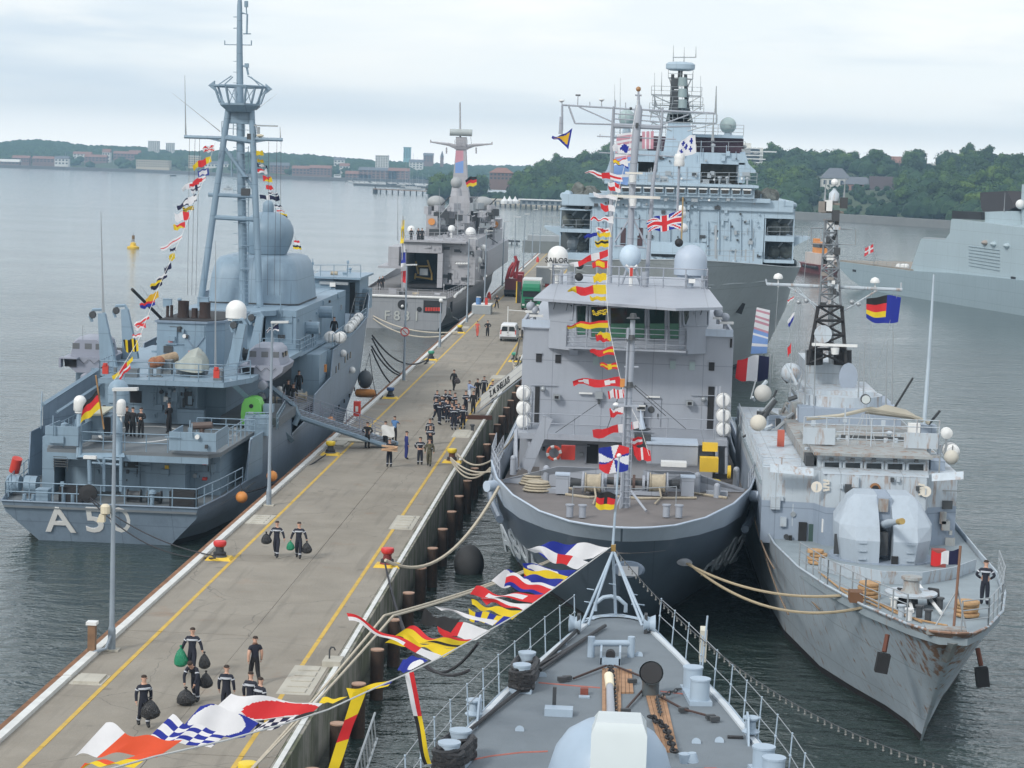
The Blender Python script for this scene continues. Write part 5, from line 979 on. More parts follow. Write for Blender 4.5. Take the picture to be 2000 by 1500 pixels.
for e in(-1.0,-.5,.45,.95):m=MB();m.cyl((cw.x+e-.07,cw.y,5.5),(cw.x+e+.07,cw.y,5.5),.42,n=14);m.go('gear_wheel',R.choice([S,DARK,mat('rusty_gear',(.10,.06,.05),.7)]),sn,True)
bb(sn,'winch_bed',S,(cw.x,cw.y,5.05),(3.6,1.0,.2))
for px,py_,h in((1066,928,.95),(1361,942,.95),(1437,930,.95),(1002,905,.9),(1400,950,.6)):c=fp(px,py_+22);m=MB();m.cyl(c,c+Vector((0,0,h)),.17,n=12);m.ball(c+Vector((0,0,h)),.17,12,6);m.go('bollard_post',S,sn,True)
for k,(px,py_)in enumerate(((1042,935),(1050,948),(1385,945))):
 c=fp(px,py_+12)
 for j in range(4):m=MB();m.lathe(c+Vector((0,0,.1+.13*j)),[(.28,-.06),(.62-j*.05,-.05),(.66-j*.05,0),(.6-j*.05,.06),(.28,.05)],16,'z',1.2);m.go('rope_coil',ROPE if k<2 else mat('yellow_rope',(.55,.42,.05),.9),sn,True)
bb(sn,'chain_stopper',S,fp(1085,962)+Vector((0,0,.12)),(1.2,.6,.25));bb(sn,'chain_stopper',S,fp(1400,968)+Vector((0,0,.12)),(1.1,.5,.25))
for pts in([(1105,968),(1150,974),(1200,972),(1250,976),(1360,975)],[(1030,945),(1080,948),(1120,958)],[(1330,955),(1350,965),(1420,975)]):tu(sn,'loose_rope',ROPE,[fp(*q)+Vector((0,0,.07))for q in pts],.07)
tu(sn,'inner_handrail',STEEL,[fp(1118,985)+Vector((0,0,.9)),fp(1240,990)+Vector((0,0,.9)),fp(1320,985)+Vector((0,0,.9))],.03)
for px in(1118,1180,1225,1320):c=fp(px,986);cy(sn,'stanchion',STEEL,c,c+Vector((0,0,.9)),.03)
# yellow hose boxes, red cabinet, buoy, davit ramp
for q,y,d in(((1367,905,1403,926),114.5,.8),((1372,876,1402,886),115.5,.5)):pb(sn,'yellow_box',YEL,q[0],q[1]-10,q[2],q[3]-4,y,d)
m=MB();c=P(1424,922,112.9);m.lathe(c,[(.12,-.1),(.34,-.08),(.36,.08),(.12,.1)],14,'x');m.go('hose_reel',YEL,sn,True)
m=MB();c=P(1082,885,117.2);R1,r1=.36,.085
for k in range(12):
 a0,a1=k*math.pi/6,(k+1)*math.pi/6;m.m=k%3==0;m.cyl(c+Vector((R1*math.cos(a0),0,R1*math.sin(a0))),c+Vector((R1*math.cos(a1),0,R1*math.sin(a1))),r1,n=8)
m.go('lifebuoy',[mat('buoy_red',(.6,.08,.04)),WHITE],sn,True)
pb(sn,'red_cabinet',RED,1096,871,1123,898,117.3,.4);pb(sn,'grey_cabinet',S,1263,869,1363,908,115.3,2.2);pb(sn,'cabinet_lid',SB,1262,866,1364,869.5,115.2,2.4);pb(sn,'deck_box',WHITE,1291,903,1341,912,112.6,.8)
bb(sn,'slanted_ramp',S,P(1049,866,115.5),(.55,.22,3.1),0,0,.36);bb(sn,'ramp_strut',S,P(1036,872,116),(.16,.16,2.8),0,0,.42);tu(sn,'ramp_leg',S,[P(1008,920,115),P(1008,840,117)],.1)
# superstructure
FY=124.0
m=MB();a=P(1019,740,FY).x;b=P(1430,740,FY).x;PL=P(1220,853,119.3).z;m.box(a,b,FY,150,4.1,P(1220,648,FY).z);m.go('front_house',S,sn)
m=MB();m.box(P(1003,850,119.3).x,P(1421,862,119.3).x,119.3,FY,PL-.32,PL);m.go('platform',S,sn)
m=MB();m.box(-4.8,5.0,121.0,FY,4.1,PL-.33);m.go('lower_house',mat('lower_house_grey',(.36,.38,.42),.6),sn)  # lower house in its own grey, slightly paler than the house above
pb(sn,'doorway',BLACK,1146,868,1168,905,120.96,.05);pb(sn,'doorway_frame',S,1142,866,1145.5,905,120.9,.1);fittings(sn,1040,868,1140,890,120.95,5,S,71);fittings(sn,1175,868,1255,890,120.95,5,S,72)
for px in(1006,1034,1400,1419):cy(sn,'platform_post',S,P(px,925,119.5),P(px,862,119.5),.1)
rl(sn,[(P(1030,850,119.5).x,119.5,PL),(P(1395,850,119.5).x,119.5,PL)],1.1,2.6,2,S)
for s,p0,p1 in((-1,1044,1053),(1,1382,1394)):pb(sn,'side_passage',BLACK,p0,755,p1,838,FY-.05,.1);pb(sn,'ladder_frame',S,p0-6 if s<0 else p1+2,755,p0-3 if s<0 else p1+5,842,121.5,.12);pb(sn,'ladder_frame',S,p0-13 if s<0 else p1+9,755,p0-10 if s<0 else p1+12,842,121.5,.12)
for s,px in((-1,1023),(1,1413)):
 for k,py_ in enumerate((767,796,822)):raft(P(px,py_+(15 if s>0 else 0),121.3),('top','middle','bottom')[k]+' white raft drum on the '+('left' if s<0 else 'right')+' side of the grey bridge front',.41,1.2)
 tu(sn,'raft_rack',S,[P(px,752+(15 if s>0 else 0),120.6),P(px,842+(12 if s>0 else 0),120.6)],.03)
for px,py_,g in((1052.5,699,BLACK),(1090,701,BLACK),(1390,716,BLACK),(1164,705,mat('pale_blind',(.33,.42,.42),.5)),(1314,713,MATS['pale_blind']),(1352,715,MATS['pale_blind'])):
 w=pb(sn,'window',g,px-5.5,py_-8,px+5.5,py_+8,FY-.06,.08);pb(w,'window_brow',S,px-6.5,py_-10,px+6.5,py_-8.5,FY-.16,.16)
for px,py_ in((1061,757),(1374,777)):tu(sn,'wall_lamp',S,[P(px-25 if px<1200 else px-24,py_-5,FY-.1),P(px+28,py_-4,FY-.1)],.03);m=MB();m.ball(P(px,py_+3,FY-.3),.17,10,6);m.go('lamp',STEEL,sn,True)
for px,py_ in((1087,775),(1347,787)):bb(sn,'horn_box',STEEL,P(px,py_,FY-.3),(.4,.4,.3));bb(sn,'horn_mouth',BLACK,P(px,py_+1,FY-.52),(.22,.05,.16))
for px,py_,w in((1144,768,26),(1276,775,26)):bb(sn,'tube_lamp',WHITE,P(px,py_,FY-.15),(w*.03,.15,.09))
bb(sn,'control_box',STEEL,P(1170,772,FY-.2),(.42,.3,.4));bb(sn,'control_foot',DARK,P(1170,785,FY-.2),(.16,.2,.24));bb(sn,'locker',S,P(1245,810,FY-.3),(.7,.5,1.5));bb(sn,'winch_box',WHITE,P(1252,796,FY-.5),(.5,.4,.3));bb(sn,'winch_slot',BLACK,P(1252,797,FY-.72),(.45,.04,.16))
m=MB();m.cyl(P(1272,800,FY),P(1272,800,FY-.1),.2,n=12);m.go('round_vent',DARK,sn);door(sn,1275,812,FY,.9,1.9,S)
m=MB();m.lathe(P(1250,838,121),[(.5,-.05),(.62,0),(.5,.08)],18,'z');m.go('cable_reel',DARK,sn,True)
for a,b in(((1165,790),(1085,845)),((1240,752),(1340,838))):tu(sn,'guy_wire',DARK,[P(*a,120),P(*b,119)],.02,4)
pb(sn,'side_vent',BLACK,1018,644,1021,661,FY-.08,.2);pb(sn,'side_vent',BLACK,1426,662,1430,679,FY-.08,.2)
# bridge wings, wheelhouse, visor roof
zw=P(1060,648,FY).z
for q in((1019,625,1106,640),(1344,643,1432,657)):
 pb(sn,'wing_bulwark',SB,q[0],q[1],q[2],q[3],FY-.25,.2);a=P(q[0],q[3],FY).x;b=P(q[2],q[3],FY).x
 x=a if q[0]<1200 else b-.15;m=MB();m.box(x,x+.15,FY-.04,130,zw,P(q[0],q[1],FY).z-.01);m.go('wing_side',S,sn)
for px,py_ in((1036,612),(1044,620),(1402,625),(1415,634)):c=P(px,py_+8,125);cy(sn,'searchlight_post',S,c,c+Vector((0,0,.6)),.1);m=MB();m.ball(c+Vector((0,0,.65)),.28,10,6);m.go('searchlight',S,sn,True);bb(sn,'searchlight_arm',WHITE,c+Vector((.1,-.1,.35)),(.8,.2,.14))
WY=122.4;zt=13.7
hx=[P(p,590,WY).x for p in(1072,1123,1330,1384)]
m=MB();m.prism([(hx[0],WY+1.4),(hx[1],WY),(hx[2],WY),(hx[3],WY+1.4),(hx[3],136),(hx[0],136)],zw-.9,zt);m.go('wheelhouse',S,sn)
for i,(p0,p1,q0,q1,y)in enumerate(((1073,1097,590,622,WY+1.3),(1099,1120,593,625,WY+.5),(1124,1147,595,656,WY),(1152,1186,597,660,WY),(1190,1262,599,662,WY),(1266,1301,602,664,WY),(1305,1329,604,664,WY),(1333,1355,605,636,WY+.5),(1358,1384,606,636,WY+1.3))):
 dd=.35 if p0 in(1073,1099)else(-.35 if p0>1331 else 0)
 w=ex(sn,'window',PGLASS,[P(p0,q0,y+dd-.12),P(p1,q0,y-dd-.12),P(p1-2,q1,y-dd-.02),P(p0+2,q1,y+dd-.02)],(0,.06,0))
 m=MB();q=[P(p0,q0,y+dd-.14),P(p1,q0,y-dd-.14),P(p1-2,q1,y-dd-.04),P(p0+2,q1,y+dd-.04)]
 for j in range(4):m.cyl(q[j],q[(j+1)%4],.07,n=4)
 m.go('frame',S,w)
 if 1120<p0<1332:ex(w,'interior_desk',mat('green_console',(.045,.15,.095),.4,var=.1),[P(p0+3,632,y-.15),P(p1-3,632,y-.15),P(p1-4,q1-3,y-.10),P(p0+4,q1-3,y-.10)],(0,.02,0))
 if p0>1124:pass
 tu(w,'wiper',BLACK,[P((p0+p1)/2,q0-1,y-.3),P((p0+p1)/2-4,q0+14,y-.2)],.02,4)
RY=119.6;RZ=14.0
vis=[atz(1042,582,RZ),atz(1130,588,RZ),atz(1320,602,RZ),atz(1412,600,RZ)];bk=[P(1385,572,128),P(1075,554,128)];rz_=bk[1].z
m=MB();m.add([(v.x,v.y,RZ)for v in vis]+[(bk[0].x,bk[0].y,14.55),(bk[1].x,bk[1].y,14.55)]+[(v.x,v.y,RZ-.15)for v in vis]+[(bk[0].x,bk[0].y,14.3),(bk[1].x,bk[1].y,14.3)],[(0,1,2,3,4,5),(11,10,9,8,7,6),(0,1,7,6),(1,2,8,7),(2,3,9,8),(3,4,10,9),(4,5,11,10),(5,0,6,11)]);m.go('visor_roof',S,sn)
m=MB();m.box(bk[1].x,bk[0].x,128,142,13.9,14.5);m.go('roof_deck',S,sn);RZ=14.5
# balcony
BYZ=P(1220,681,121.4).z;ba,bb_=P(1106,680,121.3).x,P(1340,680,121.3).x
m=MB();m.box(ba,bb_,121.3,FY-.01,BYZ-.1,BYZ);m.go('balcony_deck',S,sn);m=MB();m.rail([(ba,FY-.1,BYZ),(ba,121.35,BYZ),(bb_,121.35,BYZ),(bb_,FY-.1,BYZ)],1.15,1.05,4,.025,.035);m.go('balcony_railing',S,sn)
for px in(1112,1326):ex(sn,'balcony_bracket',S,[P(px,684,121.4),P(px,684,FY),P(px,694,FY)],(.5,0,0))
# roof gear
rl(sn,[P(1074,549,128.3),P(1388,562,128.3)],0,1.5,1,S);m=MB();m.rail([(bk[1].x+.1,133,RZ),(bk[1].x+.1,128.2,RZ),(bk[0].x-.1,128.2,RZ),(bk[0].x-.1,133,RZ)],1.2,1.3,2,.03,.04);m.go('roof_railing',S,sn)
def dome_at(px,pb_,pt,pw,y,mt,foot):a=P(px,pb_,y);r=pw/2*y/4200;radome(sn,(a.x,y,a.z),r,max(.05,P(px,pt,y).z-a.z-r),mt,foot)
LB=mat('pale_blue_radome',(.47,.58,.68),.5,var=.03)
dome_at(1089,523,480,40,130,WHITE,RZ);dome_at(1348,538,478,64,130,mat('grey_radome',(.40,.47,.56),.5,var=.03),RZ)
c=P(1231,502,131);m=MB();r=21*131/4200;m.lathe(c,[(.1,-.95),(r*.6,-.6),(r,-.2),(r,.05),(r*.96,.22),(r*.8,.5),(r*.5,.68),(.02,.76)],24);m.go('radome',LB,sn,True)
for a,b in(((1212,560),(1226,522)),((1254,562),(1240,522)),((1231,560),(1231,525))):cy(sn,'radome_leg',S,P(*a,131),P(*b,131),.09)
m=MB();c=P(1232,560,130);m.cyl(c,c+Vector((0,0,1.25)),.13,n=8);m.tube([c+Vector((-.35,0,1.3)),c+Vector((0,0,1.0)),c+Vector((.35,0,1.3))],.08,n=6);m.go('magnetic_compass',WHITE,sn,True);bb(sn,'compass_ball',RED,c+Vector((0,-.2,.9)),(.18,.1,.5))
text_mesh('radome_lettering','SAILOR',.42,BLACK,sn,frame_mtx(P(1088,508,130)+Vector((0,-.72,0)),(1,.0,0),(0,0,1)),.015,.01)
for px,py_ in((1080,560),(1097,560),(1340,568),(1372,570)):cy(sn,'roof_post',S,P(px,py_,129),P(px,py_-32,129),.08)
for px in(1114,1260):cy(sn,'roof_locker',S,P(px,560,129),P(px,531,129),.2,.2,10)
pb(sn,'roof_sensor',WHITE,1345,545,1358,553,128,.3)
# main mast above the bridge
MY=132.5
def q(px,py):return P(px,py,MY)
for pts,r_ in(([(1191,560),(1196,262),(1199,208)],[.14,.12,.08]),([(1262,565),(1275,360),(1292,250),(1294,210)],[.14,.12,.1,.07]),([(1231,480),(1234,385),(1240,292),(1247,215),(1247,205)],[.20,.2,.24,.26,.16])):
 tu(sn,'mast_leg',S,[q(*p)for p in pts],r_,10)
cy(sn,'masthead',S,q(1247,205),q(1247,178),.12,.06);m=MB();m.ball(q(1247,174),.16,8,6);m.go('masthead_lamp',mat('brass_lamp',(.35,.18,.07),.4),sn,True);cy(sn,'lamp_plate',S,q(1247,186)-Vector((.2,0,0)),q(1247,186)+Vector((.2,0,0)),.06)
for a,b,r_ in(((1098,205),(1245,214),.06),((1250,214),(1397,221),.06),((1123,241),(1196,243),.055),((1098,206),(1098,255),.07),((1111,208),(1123,241),.06),((1131,209),(1196,238),.045),((1198,245),(1292,249),.16),((1291,248),(1360,246),.05),((1293,243),(1345,224),.045),((1166,266),(1320,272),.04),((1170,298),(1320,306),.04),((1199,222),(1294,228),.04),((1199,232),(1292,238),.04),((1197,425),(1262,430),.03),((1200,473),(1228,430),.06),((1262,478),(1238,430),.06),((1200,480),(1262,484),.05)):
 cy(sn,'yard' if a[1]<300 else 'mast_brace',S,q(*a),q(*b),r_)
cy(sn,'aerial_cylinder',S,q(1095,262),q(1096,228),.14,.1,8);whip(sn,q(1397,222),q(1399,168),.05);whip(sn,q(1392,275),q(1394,222),.07)
for a,b in(((1128,208),(1129,186)),((1175,210),(1175,195)),((1152,209),(1152,199)),((1098,206),(1097,198)),((1202,210),(1202,195)),((1222,211),(1222,200)),((1172,268),(1172,262)),((1168,298),(1168,293)),((1315,271),(1315,266))):cy(sn,'aerial',S,q(*a),q(*b),.03)
for px,py_ in((1097,197),(1175,195)):m=MB();m.lathe(q(px,py_),[(.05,-.1),(.18,0),(.16,.06),(.02,.08)],12);m.go('gps_mushroom',WHITE,sn,True)
bb(sn,'wind_vane',DARK,q(1129,186),(.3,.04,.1));m=MB();m.ball(q(1232,212),.1,8,6);m.go('navigation_lamp',DARK,sn);bb(sn,'navigation_lamp',DARK,q(1244,245)+Vector((0,-.3,0)),(.18,.18,.3))
for py_,w,z in((338,34,.12),(384,102,.16)):bb(sn,'radar_scanner',mat('cream_white',(.68,.66,.60),.5),q(1238,py_)+Vector((0,-.7,0)),(w*MY/4200,.25,z),0,0,.01);cy(sn,'scanner_base',WHITE,q(1236,py_+3)+Vector((0,-.7,0)),q(1236,py_+18)+Vector((0,-.7,0)),.25,.2,10);bb(sn,'scanner_bracket',S,q(1236,py_+20)+Vector((0,-.4,0)),(.4,1.0,.1))
m=MB();c=P(1327,312,131);m.lathe(c,[(.28,-.4),(.34,-.3),(.3,-.02),(.3,.02),(.33,.15),(.26,.34),(.05,.4)],14);m.go('twin_dome',WHITE,sn,True);cy(sn,'twin_dome_post',S,c+Vector((0,0,-.4)),c+Vector((0,.3,-3.4)),.08)
cy(sn,'flag_pole',mat('varnished_pole',(.35,.25,.12),.5),P(1331,470,130),P(1334,385,130),.05);m=MB();c=P(1326,474,130);m.ball(c,.26,14,8);m.go('black_signal_ball',BLACK,sn,True)
for px,py_ in((1132,518),(1131,541)):m=MB();m.ball(P(px,py_,128),.25,12,8);m.go('black_signal_ball',BLACK,sn,True)
for px,py_,l in((1330,410,.3),(1334,445,.3),(1331,418,.3)):m=MB();m.ball(P(px,py_,133.5),l,12,6);m.go('white_dome',WHITE,sn,True)
# foremast on the forecastle
FM=105.2
tu(sn,'foremast',S,[P(1219,1003,FM),P(1226,800,FM),P(1233,680,FM),P(1236,625,FM)],[.24,.2,.17,.12],12);tu(sn,'foremast_pole',S,[P(1211,1000,FM-.4),P(1227,640,FM-.2)],.05)
for py_,w in((679,26),(717,28)):cy(sn,'mast_bar',S,P(1233-w/2,py_,FM),P(1233+w/2,py_,FM),.05)
for px,py_ in((1237,615),(1234,657),(1230,749)):m=MB();m.cyl(P(px,py_+6,FM-.15),P(px,py_-3,FM-.15),.2,.14,10);m.cyl(P(px,py_+7,FM-.15),P(px,py_+5,FM-.15),.34,.3,10);m.go('mast_lamp',DARK,sn)
bb(sn,'loudspeaker',ORANGE,P(1217,748,FM-.1),(.3,.3,.4));bb(sn,'speaker_platform',S,P(1222,792,FM-.3),(1.3,.8,.05));m=MB();m.ball(P(1203,792,FM-.4),.16,8,6);m.go('white_lamp',WHITE,sn)
cy(sn,'stay',S,P(1233,960,FM-.5),P(1262,998,FM-2),.06);cy(sn,'stay',S,P(1214,965,FM-.5),P(1203,990,FM-2),.04);m=MB();m.ladder(P(1223,990,FM-.35),P(1229,810,FM-.25),.35);m.go('mast_ladder',S,sn)
wire(sn,[P(1238,690,FM),P(1183,845,119.5)],.02);wire(sn,[P(1231,750,FM),P(1300,812,119.5)],.02)
bb(sn,'mast_reel',DARK,P(1255,857,116),(.9,.5,.5));cy(sn,'crane_cone',SB,P(1255,838,119),P(1251,800,119),.2,.02)
# the ship's gangway with its name board
g=thing('name_gangway','narrow pale gangway with a lettered name board beside the grey survey ship','gangway',(-9,158,4))
a=atz(932,804,2.75);b=P(1066,700,150);d=(b-a);n_=Vector((.15,1,0)).normalized()*.9
ex(g,'walkway',S,[a,b,b+n_,a+n_],(0,0,-.1))
for e in(Vector((0,0,0)),n_):
 for z in(.5,1.0):cy(g,'handrail',S,a+e+Vector((0,0,z)),b+e+Vector((0,0,z)),.03)
ex(g,'name_board',mat('board_white',(.62,.63,.61),.6),[a+d*.05+Vector((0,-.05,.12)),b+Vector((0,-.05,.12)),b+Vector((0,-.05,1.0)),a+d*.05+Vector((0,-.05,1.0))],(0,.04,0))
text_mesh('board_lettering','Z. M. SNELLIUS',.66,BLACK,g,frame_mtx(a+d*.34+Vector((0,-.10,.56)),d,(0,0,1)),.01,.012)
# ---------------------------------------------------------------- big assault ship behind, bow towards us
L1=mat('pale_blue_grey',(.36,.46,.54),seam=.5,rough=.5,var=.06,vs=.3,bump=.1,bs=.6,streak=.25);L2=mat('green_grey_hull',(.40,.44,.46),seam=.5,rough=.5,var=.08,vs=.2,bump=.1,bs=.4,streak=.4)
CAMO=mat('camouflage_netting',(.12,.13,.12),.95,var=.7,vs=1.2,bump=1.,bs=2)
ls=thing('assault_ship','huge pale blue-grey amphibious ship towering behind the grey survey ship','warship',(5.4,230,0));xc=5.4
ST=[(199,.2,13.3,.15,6,.05,8),(202,3.2,13.1,1.8,6,.5,9),(208,6.8,12.7,4.0,6,1.3,9),(216,10.,12.2,6.6,6,2.6,8),(226,12.2,11.8,9.4,6,4.6,6),(236,12.9,11.8,11.3,6,6.8,4),(250,13.,11.8,12.6,6,10,0),(300,13.,11.8,13,6,12.6,0),(375,12.6,11.8,12.6,6,12,0)]
hull(ls,xc,ST,L2,BOOT)
deck_in(ls,xc,ST,10.9,L2)
def Lb(n,q,y=240,d=6,mt=L1):return pb(ls,n,mt,*q,y,d)
Lb('superstructure_front',(1155,391,1492,512),240,40);Lb('superstructure_upper',(1097,386,1550,408),239.7,40)
for x0,x1,bands in((1093,1154,((408,411),(447,454),(494,512))),(1493,1551,((408,427),(461,472),(508,514)))):
 for a,b in bands:Lb('bay_beam',(x0,a,x1,b),240,14)
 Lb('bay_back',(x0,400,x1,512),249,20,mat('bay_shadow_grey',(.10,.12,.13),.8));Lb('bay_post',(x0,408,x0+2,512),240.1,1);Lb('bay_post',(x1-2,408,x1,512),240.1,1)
for px,py_ in((1110,430),(1130,436),(1120,475),(1135,480),(1510,445),(1530,448),(1512,492),(1535,490)):
 m=MB();c=P(px,py_,243);m.ball(c,R.uniform(.5,.9),10,6);m.go('boat_bow',R.choice([CAMO,DARK,STEEL]),ls);cy(ls,'davit',STEEL,c+Vector((-.6,0,-.8)),c+Vector((.9,0,1.1)),.12)
for q in([1098,447,1152,447],[1498,461,1548,461],[1498,414,1548,414]):rl(ls,[P(q[0],q[1],240.2),P(q[2],q[3],240.2)],1.0,1.5,2,STEEL)
for s,pts in((-1,((1095,444),(1062,442),(1068,448),(1095,461))),(1,((1551,462),(1583,463),(1578,468),(1551,481)))):ex(ls,'platform_wing',L1,[P(*p,241)for p in pts],(0,5,0));rl(ls,[P(pts[1][0],pts[1][1],241.5),P(pts[0][0],pts[0][1],241.5)],1.1,1.2,2,STEEL)
Lb('bridge_deck',(1150,383,1505,391),239,30);Lb('bridge',(1186,363,1474,384),238.6,16)
for w in pane_row(ls,1190,1470,367.5,378,238.4,13,L1,.25,slope=.022):pass
for i in range(13):c=P(1190+280*(i+.5)/13,365.2+i*.45,238.2);bb(ls,'sun_visor',WHITE,c,(.95,.5,.14))
Lb('bridge_roof',(1180,358,1482,363),238,18)
for x0,x1 in((1128,1166),(1468,1512)):
 for k in range(7):m=MB();c=P(x0+(x1-x0)*R.random(),372+R.random()*18+(x0>1300)*8,241+R.random()*3);blob(m,c,R.uniform(.55,1.0),R.random()*90,2,1.2);m.go('camouflage_cover',CAMO,ls)
for px,py_ in((1100,382),(1108,378),(1528,396),(1538,398)):cy(ls,'covered_tube',L1,P(px,py_,242),P(px+14,py_+3,244),.4,.3,8)
Lb('upper_house',(1195,296,1455,318),246,20);Lb('upper_house',(1195,318,1246,357),246,20);Lb('upper_house',(1284,318,1368,357),246,20);Lb('upper_house',(1442,318,1455,357),246,20);Lb('upper_back',(1240,318,1450,357),252,4,mat('weathered_tan',(.22,.20,.17),.8,var=.4,vs=1));Lb('upper_house',(1246,336,1284,357),246.2,6)
ex(ls,'sloped_side',L1,[P(1455,296,246),P(1462,320,246),P(1476,333,246),P(1476,338,246),P(1455,338,246)],(0,12,0));ex(ls,'sloped_side',L1,[P(1195,300,246),P(1186,330,246),P(1176,345,246),P(1176,352,246),P(1195,352,246)],(0,12,0))
rl(ls,[P(1178,357,239),P(1478,359,239)],1.2,1.6,3,STEEL);rl(ls,[P(1195,296,246),P(1455,296,246)],1.1,2,2,STEEL)
fittings(ls,1180,338,1470,352,245.9,26,STEEL,81);clutter(ls,P(1185,357,240).x,P(1470,357,240).x,239.4,243,P(1320,357,240).z,16,STEEL,82);clutter(ls,xc-10,xc+10,226,238,10.9,22,L1,83,1.3)
Lb('after_band',(1236,268,1452,296),262,10,mat('dark_maroon',(.05,.02,.035),.6));Lb('roof_platform',(1196,265,1240,269),261,12);Lb('roof_platform',(1352,263,1452,269),261,12)
rl(ls,[P(1196,265,261),P(1300,265,261)],1.3,1.6,3,STEEL);rl(ls,[P(1352,263,261),P(1452,266,261)],1.3,1.6,3,STEEL)
for px,pb_,r in((1224,243,16),(1422,258,16)):c=P(px,pb_-13,262);m=MB();m.ball(c,r*262/4200,20,12);m.go('radome',mat('sage_radome',(.33,.42,.42),.55),ls,True);cy(ls,'radome_post',L1,P(px,pb_,262),P(px,268,262),.4,.6,10)
MYL=256
def q(px,py):return P(px,py,MYL)
m=MB();a,b=q(1296,296),q(1358,296);c,d=q(1345,222),q(1309,222);m.ext([a,b,c,d],(0,3.2,0));m.go('mast_tower',L1,ls)
ex(ls,'mast_tower_top',mat('sooty_grey',(.09,.12,.13),.7),[q(1300,240),q(1354,240),q(1346,206),q(1308,206)],(0,3.4,0))
for px in(1312,1341):cy(ls,'mast_column',DARK,q(px,210),q(px+(2 if px<1330 else-2),145),.28,.2)
for py_,h in((160,12),(182,14),(203,11)):m=MB();c=q(1333,py_);m.cyl(c+Vector((0,-.8,-.5)),c+Vector((0,-.8,.5)),.55,.5,12);m.go('sensor_drum',mat('sage_grey',(.25,.32,.33),.6),ls,True);bb(ls,'sensor_box',DARK,q(1318,py_+4),(.9,1,1.2))
m=MB();c=q(1329,129);m.lathe(c,[(1.2,-.55),(1.7,-.35),(1.72,.2),(1.4,.42),(.6,.5)],20,'z',1.,.6);m.go('radar_scanner',L1,ls,True);cy(ls,'radar_neck',DARK,q(1329,138),q(1328,152),.3,.3)
for py_,x0,x1 in((152,1305,1353),(185,1272,1370),(205,1274,1372),(218,1268,1374),(238,1270,1400)):
 cy(ls,'mast_gallery',STEEL,q(x0,py_),q(x1,py_+3),.09,n=5);rl(ls,[q(x0,py_)+Vector((0,-.8,0)),q(x1,py_+3)+Vector((0,-.8,0))],1.0,1.3,2,STEEL,'mast_railing');cy(ls,'mast_strut',STEEL,q(x0+3,py_+1),q(1312,py_+18),.07,n=5);cy(ls,'mast_strut',STEEL,q(x1-3,py_+3),q(1343,py_+18),.07,n=5)
for px,a,b in((1315,120,88),(1336,122,92),(1359,112,90),(1278,215,142),(1292,178,140),(1368,215,148),(1352,178,142),(1399,240,168),(1200,265,165),(1211,262,152),(1222,240,210)):whip(ls,q(px,a),q(px+.6,b),.05)
cy(ls,'aerial_bar',STEEL,q(1314,112),q(1359,112),.06,n=5)
for k in range(12):px=R.uniform(1275,1368);py_=R.uniform(180,236);cy(ls,'lattice_tube',STEEL,q(px,py_),q(px+R.uniform(-10,10),py_+R.uniform(8,20)),.06,n=4)
fittings(ls,1165,400,1485,500,239.9,26,L1,84);fittings(ls,1370,440,1480,500,239.9,14,STEEL,85)
for px in(1217,1250):Lb('doorway',(px-5,445,px+5,480),239.9,.15,mat('maroon_door',(.06,.03,.035),.6))
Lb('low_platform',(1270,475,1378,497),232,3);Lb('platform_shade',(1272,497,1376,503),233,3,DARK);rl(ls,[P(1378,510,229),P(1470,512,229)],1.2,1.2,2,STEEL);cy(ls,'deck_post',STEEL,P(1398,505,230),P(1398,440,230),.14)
for px in(1435,1455,1470):Lb('pipe_rack',(px,487,px+3,510),232,.3,STEEL)
fittings(ls,1100,388,1545,406,239.6,30,L1,86);fittings(ls,1165,395,1485,505,239.9,55,L1,87);fittings(ls,1200,298,1450,316,245.9,30,L1,88);fittings(ls,1190,386,1480,391,238.9,18,STEEL,89)
for k in range(16):px=1165+k*20+R.uniform(-4,4);cy(ls,'wall_pipe',L1,P(px,500+R.uniform(-40,8),239.8),P(px,410+R.uniform(0,30),239.8),.09,n=6)
clutter(ls,xc-9,xc+9,256,268,P(1320,296,262).z,20,STEEL,90,1.2)
# anchor in the flare
n_=P(1440,585,214);ax=xc+9.6
m=MB();c=P(1436,598,212.5);m.bc(c,(1.7,.6,1.1),0,0,.3);m.go('anchor_fluke',BLACK,ls);cy(ls,'anchor_shank',STEEL,P(1440,592,212.5),P(1456,562,213.5),.28,.24);m=MB();m.lathe(P(1410,528,205.5),[(.5,-.3),(.75,-.1),(.7,.15),(.4,.2)],16,'y');m.go('hawse_ring',L1,ls,True)
# ---------------------------------------------------------------- grey frigate with open hangar
F1=mat('frigate_grey',(.36,.365,.39),seam=.5,rough=.5,var=.07,vs=.4,bump=.1,bs=.8,streak=.3);F2=mat('frigate_hull_grey',(.27,.285,.305),seam=.5,rough=.5,var=.08,vs=.3,streak=.35)
fr=thing('frigate','grey frigate with open hangar and F831 on its stern lying beyond the gangway','warship',(-29.2,275,0));xc=-29.2
hull(fr,xc,[(275,5.7,4.1,5.6,2,4.6,0),(285,6.5,4.2,6.4,2,5.4,0),(310,7.1,4.4,7,2.2,6.4,0),(345,7.1,5.2,6.8,2.6,5.8,0),(368,5.9,6.4,5,3,3.4,0),(385,3.2,7.4,2.4,3.5,1.1,-1),(397,.2,8.2,.15,4,.05,-5)],F2,BOOT,belt=F1)
deck(fr,xc,[(275.1,5.6),(285,6.4),(310,7),(345,7),(368,5.7),(385,3),(396,.2)],4.0,mat('frigate_deck',(.17,.165,.165),.85,var=.15))
m=MB();m.tube([(xc+6.6,276+k*4,4.35+.12*(k%2)+k*.035)for k in range(24)],.18,n=6);m.go('rolled_net',WHITE,fr);m=MB();m.tube([(xc-5.5,274.9,4.2),(xc+5.6,274.9,4.2)],.16,n=6);m.go('rolled_net',WHITE,fr)
